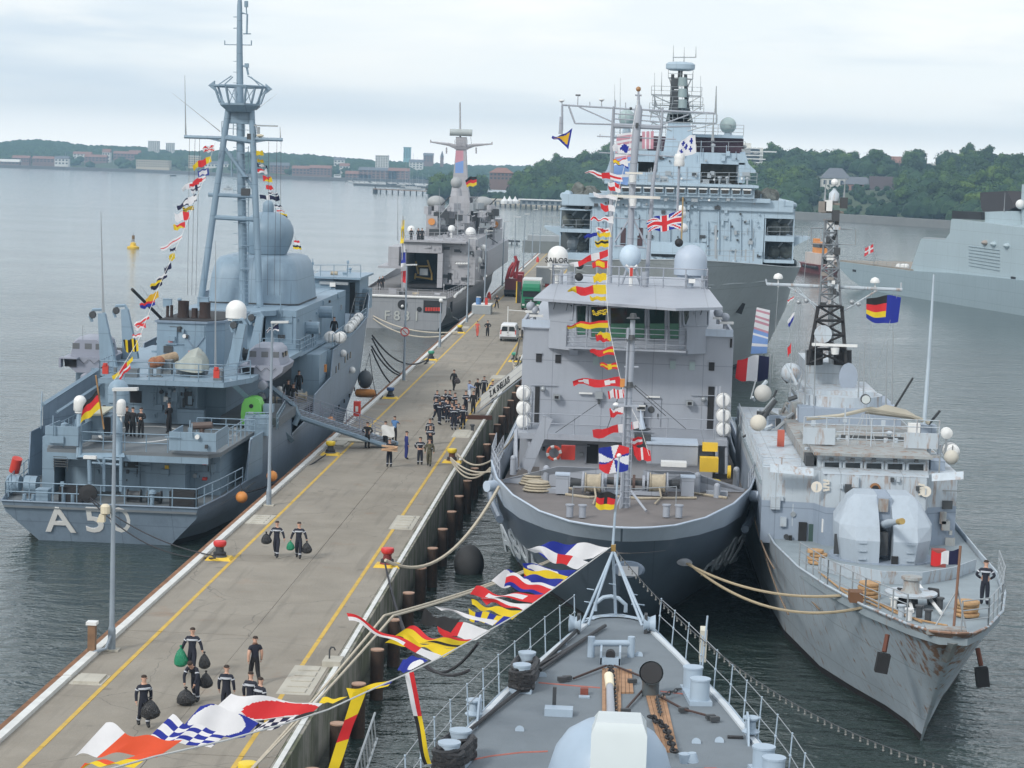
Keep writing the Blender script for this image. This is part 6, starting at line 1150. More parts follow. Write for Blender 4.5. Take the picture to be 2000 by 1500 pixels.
def Fb(n,q,y=293,d=6,mt=F1):return pb(fr,n,mt,*q,y,d)
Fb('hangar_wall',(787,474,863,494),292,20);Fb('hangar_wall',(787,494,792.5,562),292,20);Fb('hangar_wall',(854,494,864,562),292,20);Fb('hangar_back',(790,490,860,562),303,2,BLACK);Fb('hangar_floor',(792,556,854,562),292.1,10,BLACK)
YF=mat('ochre_frame',(.40,.26,.05),.6)
for a,b in(((812,510),(817,535)),((835,508),(843,535)),((812,534),(810,545)),((843,534),(843,547)),((810,540),(843,545)),((817,520),(836,520))):cy(fr,'hangar_cradle',YF,P(*a,296),P(*b,296),.14)
bb(fr,'winch_unit',STEEL,P(828,531,295.5),(1.1,.6,.9))
Fb('superstructure',(864,468,928,556),293.5,60);Fb('superstructure',(928,490,952,540),304,50);Fb('superstructure',(758,482,779,520),297,10);Fb('platform',(738,520,785,524),295,10);Fb('superstructure',(786,470,910,474),291.5,40)
Fb('doorway',(874,533,882,552),293.4,.2,BLACK);Fb('door_frame',(871,526,888,556),293.42,.06);fittings(fr,866,475,925,550,293.5,18,F1,91);fittings(fr,930,495,950,535,304,8,F1,92);fittings(fr,790,476,860,490,292,6,F1,94)
for i in range(5):m=MB();m.ball(P(892+i*5,515,293),.2,8,6,.8);m.go('vent_cap',WHITE,fr)
for k,(x0,x1,y0,y1,y)in enumerate(((832,858,420,470,310),(856,892,445,470,312),(888,926,432,470,318),(926,955,425,470,325),(935,975,428,446,332),(940,966,446,490,328),(880,925,385,446,322))):Fb('deckhouse',(x0,y0,x1,y1),y,8,R.choice([F1,F1,mat('frigate_shade',(.15,.155,.17),.6)]))
fittings(fr,835,425,955,468,309.9,22,STEEL,93);clutter(fr,P(790,470,296).x,P(925,470,296).x,294,318,P(850,470,300).z,30,F1,95,1.2)
rl(fr,[P(790,470,292.3),P(925,470,293.6)],1.1,1.3,3,F1);rl(fr,[(xc-5.6,275.3,4.1),(xc+5.6,275.3,4.1),(xc+6.6,292,4.2),(xc+7,318,4.4)],1.05,1.8,3,F1)
MYF=322
def q(px,py):return P(px,py,MYF)
m=MB();k_=MYF/4200
def msec(px,py,w):c=q(px,py);return[(c.x-w*k_,MYF-w*k_,c.z),(c.x+w*k_,MYF-w*k_,c.z),(c.x+w*k_,MYF+w*k_,c.z),(c.x-w*k_,MYF+w*k_,c.z)]
m.loft([msec(899,440,24),msec(899,395,20),msec(899,365,15),msec(901,290,9.5)]);m.go('pyramid_mast',F1,fr)
m=MB();m.loft([msec(901,292,12),msec(901,287,14)]);m.go('mast_platform',F1,fr);rl(fr,[q(889,287)+Vector((0,-1,0)),q(914,287)+Vector((0,-1,0))],1,.6,3,F1)
for s in(-1,1):c=q(901,290);m=MB();m.tube([c,c+Vector((s*1.9,0,.55)),q(901+s*60,279+s*2)],[.45,.25,.1],n=6);m.go('yard_arm',F1,fr);cy(fr,'yard_tip',F1,q(901+s*60,281+s*2),q(901+s*60,275+s*2),.09);cy(fr,'yard_pendant',F1,q(901+s*29,288),q(901+s*29,300),.12)
bb(fr,'radar_pedestal',F1,q(901,277),(1.6,1,1.4));m=MB();c=q(901,259);m.cyl(c-Vector((1.65,.6,0)),c+Vector((1.65,-.6,0)),.52,n=16);m.go('radar_scanner',mat('pale_scanner',(.36,.40,.40),.5),fr,True);cy(fr,'pole_mast',F1,q(899,280),q(898.5,200),.16,.12);whip(fr,q(921,285),q(919,262),.04)
FR_=mat('warm_grey_radome',(.33,.345,.35),.55)
for px,py_,rx,rz,y in((891.5,357,11.5,11.5,316),(943,397,20,13.5,320),(852,395,18,13,318)):c=P(px,py_,y);m=MB();m.lathe(c,[(max(.02,rx*math.sin(math.pi*i/10))*y/4200,-rz*math.cos(math.pi*i/10)*y/4200)for i in range(11)],22);m.go('radome',FR_,fr,True);cy(fr,'radome_base',F1,P(px,py_+rz-1,y),P(px,py_+rz+14,y),.7,.9,10)
cy(fr,'funnel',BLACK,P(843,420,317.4),P(843,403,317.4),.75,.75,12)
for px,pb_,r in((803,452,8),(919,457,10),(882,450,7),(934,512,7.5),(944,487,6)):c=P(px,pb_,300);radome(fr,tuple(c),r*300/4200,.25,WHITE,c.z-1.4)
for px,py_ in((843,433),(967,438)):c=P(px,py_,306 if px<900 else 330);m=MB();m.lathe(c,[(.3,-.1),(.5,-.1),(.5,.1),(.3,.1)],14,'y');m.go('lifebuoy',ORANGE,fr);bb(fr,'buoy_panel',F1,c+Vector((0,.3,0)),(1.6,.2,1.6))
for a,b in(((859,470),(858,368)),((894,465),(894,380)),((777,470),(777,386)),((930,490),(940,418)),((877,400),(860,420)),((925,415),(960,412))):whip(fr,P(*a,300),P(*b,300),.07)
for px,py_ in((862,420),(905,425),(885,432)):bb(fr,'dark_gear',DARK,P(px,py_,308),(2.2,1,.8),R.random());
for k in range(26):a=P(R.uniform(860,965),R.uniform(400,465),315);cy(fr,'strut',R.choice([F1,DARK,STEEL]),a,a+Vector((R.uniform(-1.5,1.5),0,R.uniform(-1.5,1.5))),.08,n=4)
for i,t_ in enumerate('F831'):text_mesh('pennant_letter',t_,1.75,mat('pale_letter',(.42,.44,.42),.6),fr,frame_mtx(P(756+i*19.2,617+i*.5,274.92),(1,0,0),(0,0,1)),.02,.01)
Fb('stern_recess',(827,587,863,611),274.93,.05,BLACK)
for i in range(6):Fb('red_panel',(830.5+i*5,600.5,834.5+i*5,607.5),274.86,.05,RED)
m=MB();c=P(786,595,274.95);m.cyl(c,c-Vector((0,.05,0)),.62,n=16);m.go('fairlead',BLACK,fr);m=MB();m.ball(P(786,598,274.6),.2,8,6);m.go('stern_lamp',WHITE,fr);m=MB();c=P(819,604,274.95);m.cyl(c,c-Vector((0,.05,0)),.32,n=12);m.go('fairlead',BLACK,fr)
for yy in(278,281):m=MB();m.box(xc+5.75,xc+6.1,yy,yy+1.3,2.2,3.5);m.go('side_opening',BLACK,fr)
cy(fr,'ensign_staff',F1,P(785,566,276),P(787,422,276),.07)
clutter(fr,xc-5,xc+5,276,290,4.0,9,F1,96);tu(fr,'side_hose',STEEL,[(xc+5.9,276.2,2.9),(xc+6.2,277,1.6),(xc+6.9,280,.9),(xc+7.8,286,1.4)],.16)
fittings(fr,866,472,950,552,293.4,26,F1,97)
for q,y in(((836,412,862,450),316),((862,408,884,446),319),((916,404,934,446),321),((930,416,962,452),326),((838,448,870,470),309)):Fb('mast_house',q,y,6,R.choice([F1,MATS['frigate_shade'],DARK]))
for k in range(22):a=P(R.uniform(835,972),R.uniform(395,450),308);bb(fr,'deck_equipment',R.choice([F1,DARK,F1,STEEL]),a,(R.uniform(.4,1.4),.8,R.uniform(.4,1.2)),R.random())
fittings(fr,832,425,965,470,309.8,26,DARK,98);clutter(fr,P(835,430,312).x,P(960,430,312).x,311,330,P(900,442,318).z,24,F1,99,1.3)
for k in range(14):m=MB();c=Vector((xc+R.uniform(6.6,7.0),300+k*3.2,4.5));m.bc(c+Vector((0,0,R.uniform(.3,1.4))),(R.uniform(.4,1.1),R.uniform(.5,1.6),R.uniform(.5,2.2)));m.go('side_gear',R.choice([F1,F1,DARK,STEEL]),fr)
# ---------------------------------------------------------------- white-blue destroyer passing on the right
D1=mat('sea_green_grey',(.37,.46,.50),seam=.5,rough=.5,var=.05,vs=.15,bump=.06,bs=.5,streak=.2);D2=mat('sea_green_hull',(.27,.35,.39),seam=.5,rough=.5,var=.05,vs=.15,streak=.3)
w0=atz(1668,562,0);w1=atz(2000,617,0);dd=(w1-w0).normalized();nn=Vector((-dd.y,dd.x,0));nn=nn if nn.y>0 else-nn
de=thing('destroyer','pale green-grey warship with dark funnel tops and Danish flag, sailing off to the right','warship',tuple(w0))
def sp_(px,py,off=0.):
 d=ray(px,py);o_=Vector((0,0,HC));b0=w0+nn*off;t=(b0-o_).dot(nn)/d.dot(nn);return o_+d*t
def side(name,pts,off,w,mt):return ex(de,name,mt,[sp_(*p,off)for p in pts],nn*w)
side('hull',[(1638,515),(1641,525),(1660,545),(1690,566),(1800,585),(2000,618),(2220,655),(2220,585),(2000,548),(1850,533),(1777,529),(1640,511)],0,17,D2)
side('stern_deck',[(1640,511),(1777,529),(1777,526),(1642,508)],.5,15,mat('tan_deck',(.26,.23,.19),.9));rl(de,[sp_(1642,510,.6),sp_(1775,528,.6)],1.1,2,3,STEEL);rl(de,[sp_(1646,510,15),sp_(1775,526,15)],1.1,2,3,STEEL)
side('superstructure',[(1777,530),(1799,466),(1846,468),(1855,455),(1858,428),(2220,470),(2220,590),(1990,546)],1.2,14,D1)
side('funnel_base',[(1858,455),(1860,422),(1917,424),(1921,455)],3,9,mat('mid_green_grey',(.20,.24,.24),.6));side('funnel_top',[(1859,426),(1860,412),(1917,414),(1917,429)],2.9,9.2,BLACK)
side('after_mast_base',[(1899,500),(1917,414),(1975,412),(1985,480),(1990,500)],3.5,7,D1);side('dark_radar',[(1916,406),(1914,376),(1968,373),(1981,405),(1962,414),(1920,414)],4,2.5,mat('dark_brown_radar',(.03,.025,.028),.5));whip(de,sp_(1961,414,3.4),sp_(1963,376,3.4),.07)
side('forward_tower',[(1983,480),(1993,440),(2010,430),(2060,432),(2080,490)],3,8,D1);side('mast_panel',[(1994,392),(1996,360),(2030,360),(2030,440),(1996,440)],5,3,D1);m=MB();m.ball(sp_(1993,399,4.5),.8,12,8);m.go('radome',WHITE,de,True)
for i in range(7):m=MB();a=sp_(1892,481+i*6.2,1.12);b=sp_(1952,489+i*6.6,1.12);m.cyl(a,b,.07,n=4);m.go('shutter_line',D2,de)
side('hatch',[(1974,540),(1981,541),(1981,552),(1974,551)],.95,.3,BLACK);side('porthole',[(1665,526),(1671,527),(1671,531),(1665,530)],-.1,.2,BLACK)
for px,py_ in((1925,474),(1942,477),(1968,480)):m=MB();m.ball(sp_(px,py_,1.2),.75,10,6,.6);m.go('side_radome',D1 if px>1930 else mat('tan_dome',(.32,.28,.25),.7),de,True)
for px in(1755,1764,1770):m=MB();m.ball(sp_(px,521,2),.6,8,6);m.go('white_cover',WHITE,de)
side('deck_locker',[(1799,467),(1804,463),(1846,466),(1846,469)],1.4,1,STEEL)
# small harbour tug beyond the lattice mast
c=atz(1600,533,0);tg=thing('tug','orange and red harbour tug seen just left of the lattice mast','tug',tuple(c),local=True,rz=.25)
m=MB();m.loft([[(x,-L_,z)for x,z in((w,2.0),(w*.8,-.3),(-w*.8,-.3),(-w,2.0))]for L_,w in((-9,2.6),(2,3.0),(6,2.4),(8,.3))]);m.go('hull',mat('tug_red',(.13,.03,.03),.6),tg)
for n,q_,mt in(('deckhouse',(-2,2,-5,4,2,4.4),mat('tug_white',(.5,.45,.42),.6)),('wheelhouse',(-1.4,1.4,-3.5,1,4.4,6.8),ORANGE),('window',(-1.45,1.45,-3.55,.8,5.6,6.3),GLASS),('funnel',(-.6,.6,2,3.4,4.4,7.4),ORANGE)):m=MB();m.box(*q_);m.go(n,mt,tg)
cy(tg,'mast',STEEL,c+Vector((0,0,0))-c+Vector((0,0,6.8)),Vector((0,0,10.5)),.12);m=MB();m.cyl((-2.7,-6,1.4),(-2.7,3,1.4),.35,n=8);m.go('rubbing_fender',BLACK,tg)
# ---------------------------------------------------------------- rusty patrol frigate, bow towards us, on the right
G1=mat('rust_streaked_grey',(.45,.51,.56),seam=.5,rough=.5,var=.1,vs=.4,bump=.12,bs=.9,rust=.55,streak=.35,rustcol=(.27,.14,.06));G2=mat('grey_blue_lower',(.28,.34,.42),seam=.5,rough=.5,var=.06,vs=.4,streak=.3,rust=.08);GD=mat('blue_grey_foredeck',(.25,.30,.33),.8,var=.15,rust=.22,rustcol=(.26,.17,.09))
G3=mat('heavily_rusted_paint',(.30,.32,.32),.65,var=.15,vs=1,rust=.7,rustcol=(.22,.10,.04))
GH=mat('rusty_bow_paint',(.43,.50,.56),.5,var=.1,vs=.4,bump=.12,bs=.9,rust=.3,streak=.4,rustcol=(.25,.12,.05),seam=.5);tt=GH.node_tree;p_=tt.nodes['Principled BSDF'];s0=p_.inputs['Base Color'].links[0].from_socket;g_=tt.nodes.new('ShaderNodeNewGeometry');sx_=tt.nodes.new('ShaderNodeSeparateXYZ');tt.links.new(g_.outputs['Position'],sx_.inputs[0]);mm_=N(tt,'ShaderNodeMapping');mm_.inputs['Scale'].default_value=(3.2,3.2,.45);tt.links.new(g_.outputs['Position'],mm_.inputs[0]);nn_=N(tt,'ShaderNodeTexNoise',i_Scale=1.0,i_Detail=6.0,i_Roughness=.6);tt.links.new(mm_.outputs[0],nn_.inputs[0])
near_=mathn(tt,'SUBTRACT',1.0,mathn(tt,'MULTIPLY',mathn(tt,'SUBTRACT',sx_.outputs[1],75.5),1/5.0),True);hi_=mathn(tt,'MULTIPLY',mathn(tt,'SUBTRACT',sx_.outputs[2],.6),1/4.6,True);f_=mathn(tt,'MULTIPLY',mathn(tt,'ADD',nn_.outputs[0],mathn(tt,'MULTIPLY',mathn(tt,'MULTIPLY',near_,hi_),.20)),1.0)
tt.links.new(mixc(tt,mathn(tt,'MULTIPLY',ramp(tt,f_,[(.60,(0,0,0)),(.70,(1,1,1))]),.85),s0,(.24,.10,.03)),p_.inputs['Base Color'])
fg=thing('patrol_frigate','rust-streaked light grey warship with domed gun turret on its foredeck, at right','warship',(11.8,90,0));xc=11.8
hull(fg,xc,[(75.0,.12,5.7,.1,3,.04,6.8),(75.4,.75,5.65,.45,3,.1,7.0),(76.8,1.45,5.6,.9,3,.25,7.0),(80.5,2.6,5.45,1.8,2.9,.8,5.6),(85.5,3.55,5.2,2.9,2.8,1.8,3.4),(91,4.25,4.9,3.8,2.7,2.9,1.4),(99,4.7,4.45,4.5,2.5,4.0,.4),(108,4.95,4.3,4.8,2.4,4.5,0),(135,5.1,4.6,5,2.4,4.8,0),(152,4.6,4.2,4.5,2.2,4.0,0)],GH,BOOT)
DZF=[(75.3,.5,5.45),(76.8,1.3,5.42),(80.5,2.5,5.28),(85.5,3.45,5.02),(91,4.15,4.7),(99,4.6,4.25),(108,4.85,4.1),(152,4.4,4.0)]
m=MB();m.loft([[(xc-b,y,z),(xc+b,y,z),(xc+b,y,z-.25),(xc-b,y,z-.25)]for y,b,z in DZF]);m.go('deck',GD,fg)
def dzf(y):
 for(a,_,za),(b,_,zb)in zip(DZF,DZF[1:]):
  if a<=y<=b:return za+(zb-za)*(y-a)/(b-a)
 return 5.4 if y<80 else 4.1
def gp(px,py):
 c=atz(px,py,5.0)
 for _ in range(4):c=atz(px,py,dzf(c.y))
 return c
m=MB();m.rail([(xc-4.2,91,4.9),(xc-3.5,85.5,5.2),(xc-2.55,80.5,5.45),(xc-1.45,76.8,5.6)],1.05,1.5,3,.022,.03);m.go('port_railing',STEEL,fg);rl(fg,[(xc+4.2,91,4.9),(xc+3.5,85.5,5.2),(xc+2.55,80.5,5.45),(xc+1.45,76.8,5.6),(xc+.3,75.5,5.7)],1.05,1.5,3,STEEL)
# breakwater
m=MB();bwp=[gp(*p)for p in((1598,1112),(1640,1125),(1720,1140),(1800,1142),(1860,1132),(1905,1115))]
for a,b in zip(bwp,bwp[1:]):m.ext([a,b,b+Vector((0,-.15,.55)),a+Vector((0,-.15,.55))],(0,.08,0))
m.go('breakwater',G1,fg)
# front of the superstructure
FY=101.0
zt=P(1690,925,FY).z;zm=P(1690,990,FY).z;xa,xb=P(1491,960,FY).x,P(1878,960,FY).x;xm0,xm1=P(1592,960,FY).x,P(1818,960,FY).x
for n,z0,z1,mt in(('superstructure',4.0,zm,G2),('superstructure',zm,zt,G1)):
 m=MB();m.prism([(xa,FY+.9),(xm0,FY+.6),(xm0+.5,FY-.6),(xm1-.3,FY-.6),(xm1,FY+.6),(xb,FY+1.4),(xb,128),(xa,128)],z0,z1-.002);m.go(n,mt,fg)
 # sloped shelf under the windows and wheelhouse
m=MB();a=P(1590,930,FY);b=P(1820,935,FY);zs=P(1700,926,101.7).z
m.loft([[(xm0+.3,FY-.62,zt),(xm1-.2,FY-.62,zt),(xm1-.2,105,zt),(xm0+.3,105,zt)],[(P(1600,925,101.9).x,101.9,zs+.22),(P(1812,925,101.9).x,101.9,zs+.22),(P(1812,925,101.9).x,105,zs+.22),(P(1600,925,101.9).x,105,zs+.22)]]);m.go('sloped_shelf',G1,fg)
pb(fg,'wheelhouse',G1,1598,893,1814,926,102.1,9);pane_row(fg,1604,1810,902,921,102.08,5,G1,.18,slope=.02);pb(fg,'window_brow',G3,1590,888,1822,893.5,101.5,9)
for i in range(5):bb(fg,'wiper_motor',DARK,P(1624+i*41.5,897+i*.8,101.7),(.18,.2,.14))
for q_ in((1504,905,1589,922),(1820,925,1882,940)):ex(fg,'wing_screen',G1,[P(q_[0],q_[1],FY-.1),P(q_[2],q_[1]+(10 if q_[0]<1600 else-4),FY-.1),P(q_[2],q_[3]+(8 if q_[0]<1600 else-4),FY-.4),P(q_[0],q_[3],FY-.4)],(0,.08,0));
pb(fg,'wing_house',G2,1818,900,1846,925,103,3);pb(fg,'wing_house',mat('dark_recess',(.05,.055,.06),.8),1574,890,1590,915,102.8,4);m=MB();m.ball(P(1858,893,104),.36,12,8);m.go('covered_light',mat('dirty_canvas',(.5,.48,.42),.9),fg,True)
for px,py_ in((1595,951),(1808,960)):m=MB();m.cyl(P(px,py_,FY-.7),P(px,py_,FY-.76),.26,n=16);m.go('emblem_disc',mat('emblem_cream',(.62,.58,.5),.6),fg);bb(fg,'emblem_bar',G1,P(px,py_,FY-.8),(.05,.03,.3));c=P(px+(21 if px<1700 else-10),py_,FY-.7);
for px,py_ in((1614,948),(1800,956)):
 for k in range(4):bb(fg,'emblem_stroke',MATS['emblem_cream'],P(px,py_-9+k*6,FY-.72),(.3,.04,.09),0,0,.2*(-1)**k)
m=MB();c=P(1709,954,FY-.62);m.lathe(c,[(.2,-.15),(.26,-.12),(.26,0)],14,'y');m.go('port_pipe',mat('rust_ring',(.25,.12,.05),.8),fg);m=MB();m.cyl(c-Vector((0,.16,0)),c-Vector((0,.17,0)),.17,n=12);m.go('pipe_mouth',BLACK,fg)
for q_,mt in(((1559,1020,1575,1077),BLACK),((1579,1024,1590,1078),mat('green_hatch',(.04,.08,.07),.6)),((1541,1046,1547,1056),BLACK),((1631,1043,1642,1082),BLACK)):pb(fg,'doorway',mt,*q_,FY+.5 if q_[0]<1600 else FY-.62,.08)
pb(fg,'ventilator_box',WHITE,1605,1014,1615,1040,FY-.4,.2);fittings(fg,1500,940,1590,1080,FY+.8,10,G1,101);fittings(fg,1825,945,1872,1060,FY+1.0,8,G3,102);fittings(fg,1620,935,1800,962,FY-.6,8,G1,103)
m=MB();m.ladder(P(1617,1080,FY-.3),P(1619,935,FY-.3),.4);m.go('wall_ladder',G1,fg)
# gun turret
ty=96.6;tc=P(1722,1040,ty);zb=4.42;zt_=P(1722,966,ty).z;H_=zt_-zb;W_=2.2
T1=mat('turret_grey',(.37,.43,.49),.45,var=.06,vs=.6,streak=.25,rust=.06)
def half(s):
 m=MB();x0=.3
 def sec(z,w,f,bk):return[(tc.x+s*x0,ty-f,z),(tc.x+s*w*.62,ty-f,z),(tc.x+s*w*.92,ty-f*.62,z),(tc.x+s*w,ty-f*.1,z),(tc.x+s*w*.9,ty+bk,z),(tc.x+s*x0,ty+bk,z)]
 m.loft([sec(zb+.1,W_*.92,2.0,2.2),sec(zb+H_*.38,W_,2.05,2.3),sec(zb+H_*.58,W_,1.7,2.3),sec(zb+H_*.9,W_*.74,.5,2.0),sec(zt_,W_*.6,.1,1.7)]);m.go('turret_cheek',T1,fg)
half(-1);half(1)
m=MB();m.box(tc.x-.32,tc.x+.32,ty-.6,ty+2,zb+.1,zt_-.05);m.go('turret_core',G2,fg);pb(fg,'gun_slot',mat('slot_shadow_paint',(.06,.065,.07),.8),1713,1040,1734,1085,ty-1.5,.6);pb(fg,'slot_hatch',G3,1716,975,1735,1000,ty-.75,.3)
tu(fg,'gun_barrel',T1,[P(1722,1028,ty-.4),P(1736,1021,ty-2.3),P(1755,1019,ty-4.6)],[.22,.17,.1],12);m=MB();a=P(1755,1019,ty-4.6);b=P(1762,1018,ty-5.2);m.cyl(a,b,.13,.14,12);m.go('muzzle_cover',mat('dull_brass_cover',(.36,.25,.08),.6),fg)
for s in(-1,1):
 for k in range(7):bb(fg,'turret_step',T1,(tc.x+s*1.05,ty-2.05+(.0 if k<3 else(k-2)*.38),zb+H_*(.1+.125*k)),(.34,.14,.05))
pb(fg,'turret_door',DARK,1629,1043,1640,1082,ty-.9,.06);m=MB();m.cyl((tc.x,ty,4.2),(tc.x,ty,zb+.12),2.35,n=28);m.go('turret_ring',G2,fg,True);pb(fg,'turret_window',BLACK,1741,1087,1754,1107,ty-2.1,.1);bb(fg,'red_crate',mat('dull_red',(.25,.06,.05),.8),P(1833,1090,ty-2),(.6,.5,.8))
# foredeck gear
c=gp(1778,1185);m=MB();m.cyl(c+Vector((0,0,.5)),c+Vector((0,0,.58)),1.0,n=24);m.go('capstan_table',G1,fg,True);m=MB();m.lathe(c,[(.3,0),(.26,.45)],12);m.go('capstan_foot',DARK,fg);m=MB();m.lathe(c+Vector((0,0,.58)),[(.42,0),(.32,.12),(.3,.45),(.4,.5),(.4,.6),(.1,.62)],18);m.go('capstan_drum',G3,fg,True)
for px in(1762,1822):m=MB();c2=gp(px,1182);m.lathe(c2+Vector((0,0,.35)),[(.1,-.2),(.34,-.2),(.3,.2),(.1,.2)],14,'x');m.go('chain_wheel',BLACK,fg)
for a,b in(((1766,1166),(1782,1200)),((1794,1168),(1838,1204))):tu(fg,'chain_pipe',WHITE,[gp(*a)+Vector((0,0,.5)),gp(*b)+Vector((0,0,.12))],.07)
for px,py_ in((1795,1206),(1812,1214),(1745,1190),(1775,1212),(1835,1190),(1760,1205)):c2=gp(px,py_);m=MB();m.cyl(c2,c2+Vector((0,0,.4)),.12,n=10);m.cyl(c2+Vector((0,0,.4)),c2+Vector((0,0,.46)),.17,n=10);m.go('bitt_post',R.choice([G1,WHITE,DARK]),fg)
OR=mat('orange_rope',(.42,.26,.13),.9,var=.3,vs=6)
for px,py_,r in((1595,1102,.38),(1694,1168,.42),(1886,1205,.45)):
 for j in range(4):c2=gp(px,py_)+Vector((R.uniform(-.1,.1),R.uniform(-.1,.1),.12+.15*j));m=MB();m.lathe(c2,[(r*.4,-.07),(r,-.06),(r*1.05,0),(r,.06),(r*.4,.07)],14);m.go('rope_coil',OR,fg,True)
for pts in([(1640,1150),(1700,1172),(1760,1200),(1800,1218)],[(1600,1120),(1650,1160),(1720,1190)],[(1694,1170),(1750,1200),(1800,1215),(1850,1225)]):tu(fg,'loose_rope',OR,[gp(*p)+Vector((0,0,.06))for p in pts],.04)
m=MB();m.box(xc-.9,xc+.5,75.5,76.2,5.5,5.7);m.go('bow_chock',G3,fg);bb(fg,'fairlead_box',mat('rust_box',(.16,.08,.04),.9),(xc-2.8,81.5,5.6),(.5,.7,.4))
for pxs,s in((1768,-1),(1902,1)):
 pl=-1 if s<0 else 1;a0=Vector((xc+(-1.95 if s<0 else 1.45),78.2 if s<0 else 78.6,4.75 if s<0 else 4.3));bb(fg,'anchor_fluke',BLACK,a0+Vector((pl*.15,-.25,-.9)),(.46,.36,.7),0,0,pl*-.15);tu(fg,'anchor_shank',mat('rust_iron',(.14,.05,.03),.85),[a0+Vector((pl*.1,-.2,-.5)),a0+Vector((pl*-.02,.05,.1))],.09)
m=MB();m.loft([[(xc-.02,75.0+1.8*k,5.3-1.25*k),(xc+.16,75.2+1.8*k,5.3-1.25*k),(xc-.2,75.2+1.8*k,5.3-1.25*k)]for k in(0,.4,.8)]);m.go('stem_bar',G3,fg)
tu(fg,'jackstaff',mat('rust_staff',(.22,.12,.08),.8),[gp(1862,1236),P(1876,1066,76.5)],.05,8);
for dx in(-.6,.5):tu(fg,'staff_stay',STEEL,[(xc+dx+.1,76.4,5.6),P(1870,1150,76.5)],.03)
# bridge top
z2=P(1700,886,104).z
m=MB();m.box(P(1569,880,104).x,P(1835,880,104).x,104,122,z2-.5,z2);m.go('upper_deck',G3,fg)
for q_ in((1569,836,1632,868),(1766,846,1833,876)):pb(fg,'wind_screen',G1,*q_,104,.1)
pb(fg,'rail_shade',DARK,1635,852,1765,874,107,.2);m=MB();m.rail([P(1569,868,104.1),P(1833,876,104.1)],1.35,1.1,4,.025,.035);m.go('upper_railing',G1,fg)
pb(fg,'director_house',G1,1573,764,1712,800,118,6);m=MB();a=P(1640,800,118);m.lathe((a.x,119,a.z-.5),[(2.4,0),(2.4,1.3)],20);m.go('director_tub',G1,fg,True)
pb(fg,'lower_tub',G2,1560,800,1760,845,116,8);tu(fg,'awning_pole',mat('tan_canvas_roll',(.36,.34,.28),.9,var=.2),[P(1575,818,112),P(1640,812,112),P(1700,798,112),P(1780,812,112),P(1815,826,112)],.11)
ex(fg,'awning',MATS['tan_canvas_roll'],[P(1690,805,112.3),P(1730,790,113),P(1770,800,113),P(1800,818,112.3)],(0,.4,-.12))
clutter(fg,P(1575,880,105).x,P(1830,880,105).x,104.5,109,z2,18,G1,111,.8);clutter(fg,P(1590,880,105).x,P(1640,880,105).x,104.5,107,z2,6,G3,113,.8)
for px in(1655,1670,1692,1712):tu(fg,'lattice_stand',STEEL,[P(px,878,105),P(1690+(px-1680)*.2,808,105.4)],.03,4)
m=MB();c2=P(1690,779,112);m.cyl(c2,c2-Vector((0,.3,0)),.26,n=18);m.go('searchlight',DARK,fg,True);m=MB();m.cyl(c2-Vector((0,.31,0)),c2-Vector((0,.33,0)),.22,n=18);m.go('searchlight_glass',mat('mirror_glass',(.55,.6,.6),.1),fg)
m=MB();c2=P(1657,737,120);m.lathe(c2,[(.05,.0),(.52,.02),(.52,.14),(.2,.4)],24,'y',1.,1.55);m.go('radar_dish',mat('dish_grey',(.30,.35,.42),.5),fg,True)
pb(fg,'funnel_casing',G1,1573,708,1660,764,122,6);m=MB();m.ball(P(1545,728,118),.55,14,8);m.go('radome',G1,fg,True);m=MB();m.ball(P(1490,768,114),.46,16,10);m.go('radome',mat('cream_grey_dome',(.42,.42,.40),.6),fg,True);m=MB();m.ball(P(1481,826,108),.42,16,10);m.go('canvas_dome',mat('dirty_cream',(.55,.52,.45),.8),fg,True)
for k in range(40):a=P(R.uniform(1470,1572),R.uniform(740,900),116+R.random()*5);b=a+Vector((R.uniform(-.9,.9),R.uniform(-.5,.5),R.uniform(-1.3,1.3)));cy(fg,'deck_pipe',R.choice([G1,STEEL,DARK,G3,G1]),a,b,R.uniform(.04,.13),n=6)
for k in range(12):bb(fg,'equipment_box',R.choice([G1,G2,DARK,G3]),P(R.uniform(1478,1570),R.uniform(770,900),118),(R.uniform(.4,1.2),.6,R.uniform(.4,1.1)),R.random())
m=MB();m.box(xa-.1,xm0-.5,102.5,128,zt-.9,zt-.7);m.go('side_deck',GD,fg);rl(fg,[(xa,102.6,zt-.7),(xa,126,zt-.7)],1.1,1.3,3,G1);rl(fg,[(xa,102.5,zt-.7),(xm0-.6,102.5,zt-.7)],1.1,1.0,3,G1);bb(fg,'red_raft_case',mat('faded_red',(.5,.12,.08),.7),P(1525,858,110),(.35,.3,.95))
tu(fg,'whip_aerial_base',mat('pale_fibreglass',(.42,.50,.57),.5),[P(1805,828,112),P(1815,690,112),P(1824,536,112)],[.11,.09,.05],8)
tu(fg,'gun_barrel',DARK,[P(1745,800,114),P(1783,738,113)],.06);tu(fg,'gun_barrel',DARK,[P(1808,836,113),P(1836,802,112.5)],.07);bb(fg,'gun_mount',G2,P(1812,842,113),(.8,.8,.7));bb(fg,'white_box',WHITE,P(1785,836,111),(.6,.4,.5))
m=MB();c2=P(1849,846,111);m.lathe(c2,[(.05,-.2),(.3,-.1),(.3,.2),(.2,.25)],12,'y');m.go('signal_lamp',WHITE,fg,True);cy(fg,'lamp_post',STEEL,c2,c2-Vector((0,0,1.4)),.06);raft(P(1857,880,111.5),'cream raft canister at the right edge of the rusty ship bridge',.4,1.2)
for px in(1543,1572,1590,1676,1686,1730,1742):whip(fg,P(px,790,117),P(px+3,R.uniform(640,700),117),.04)
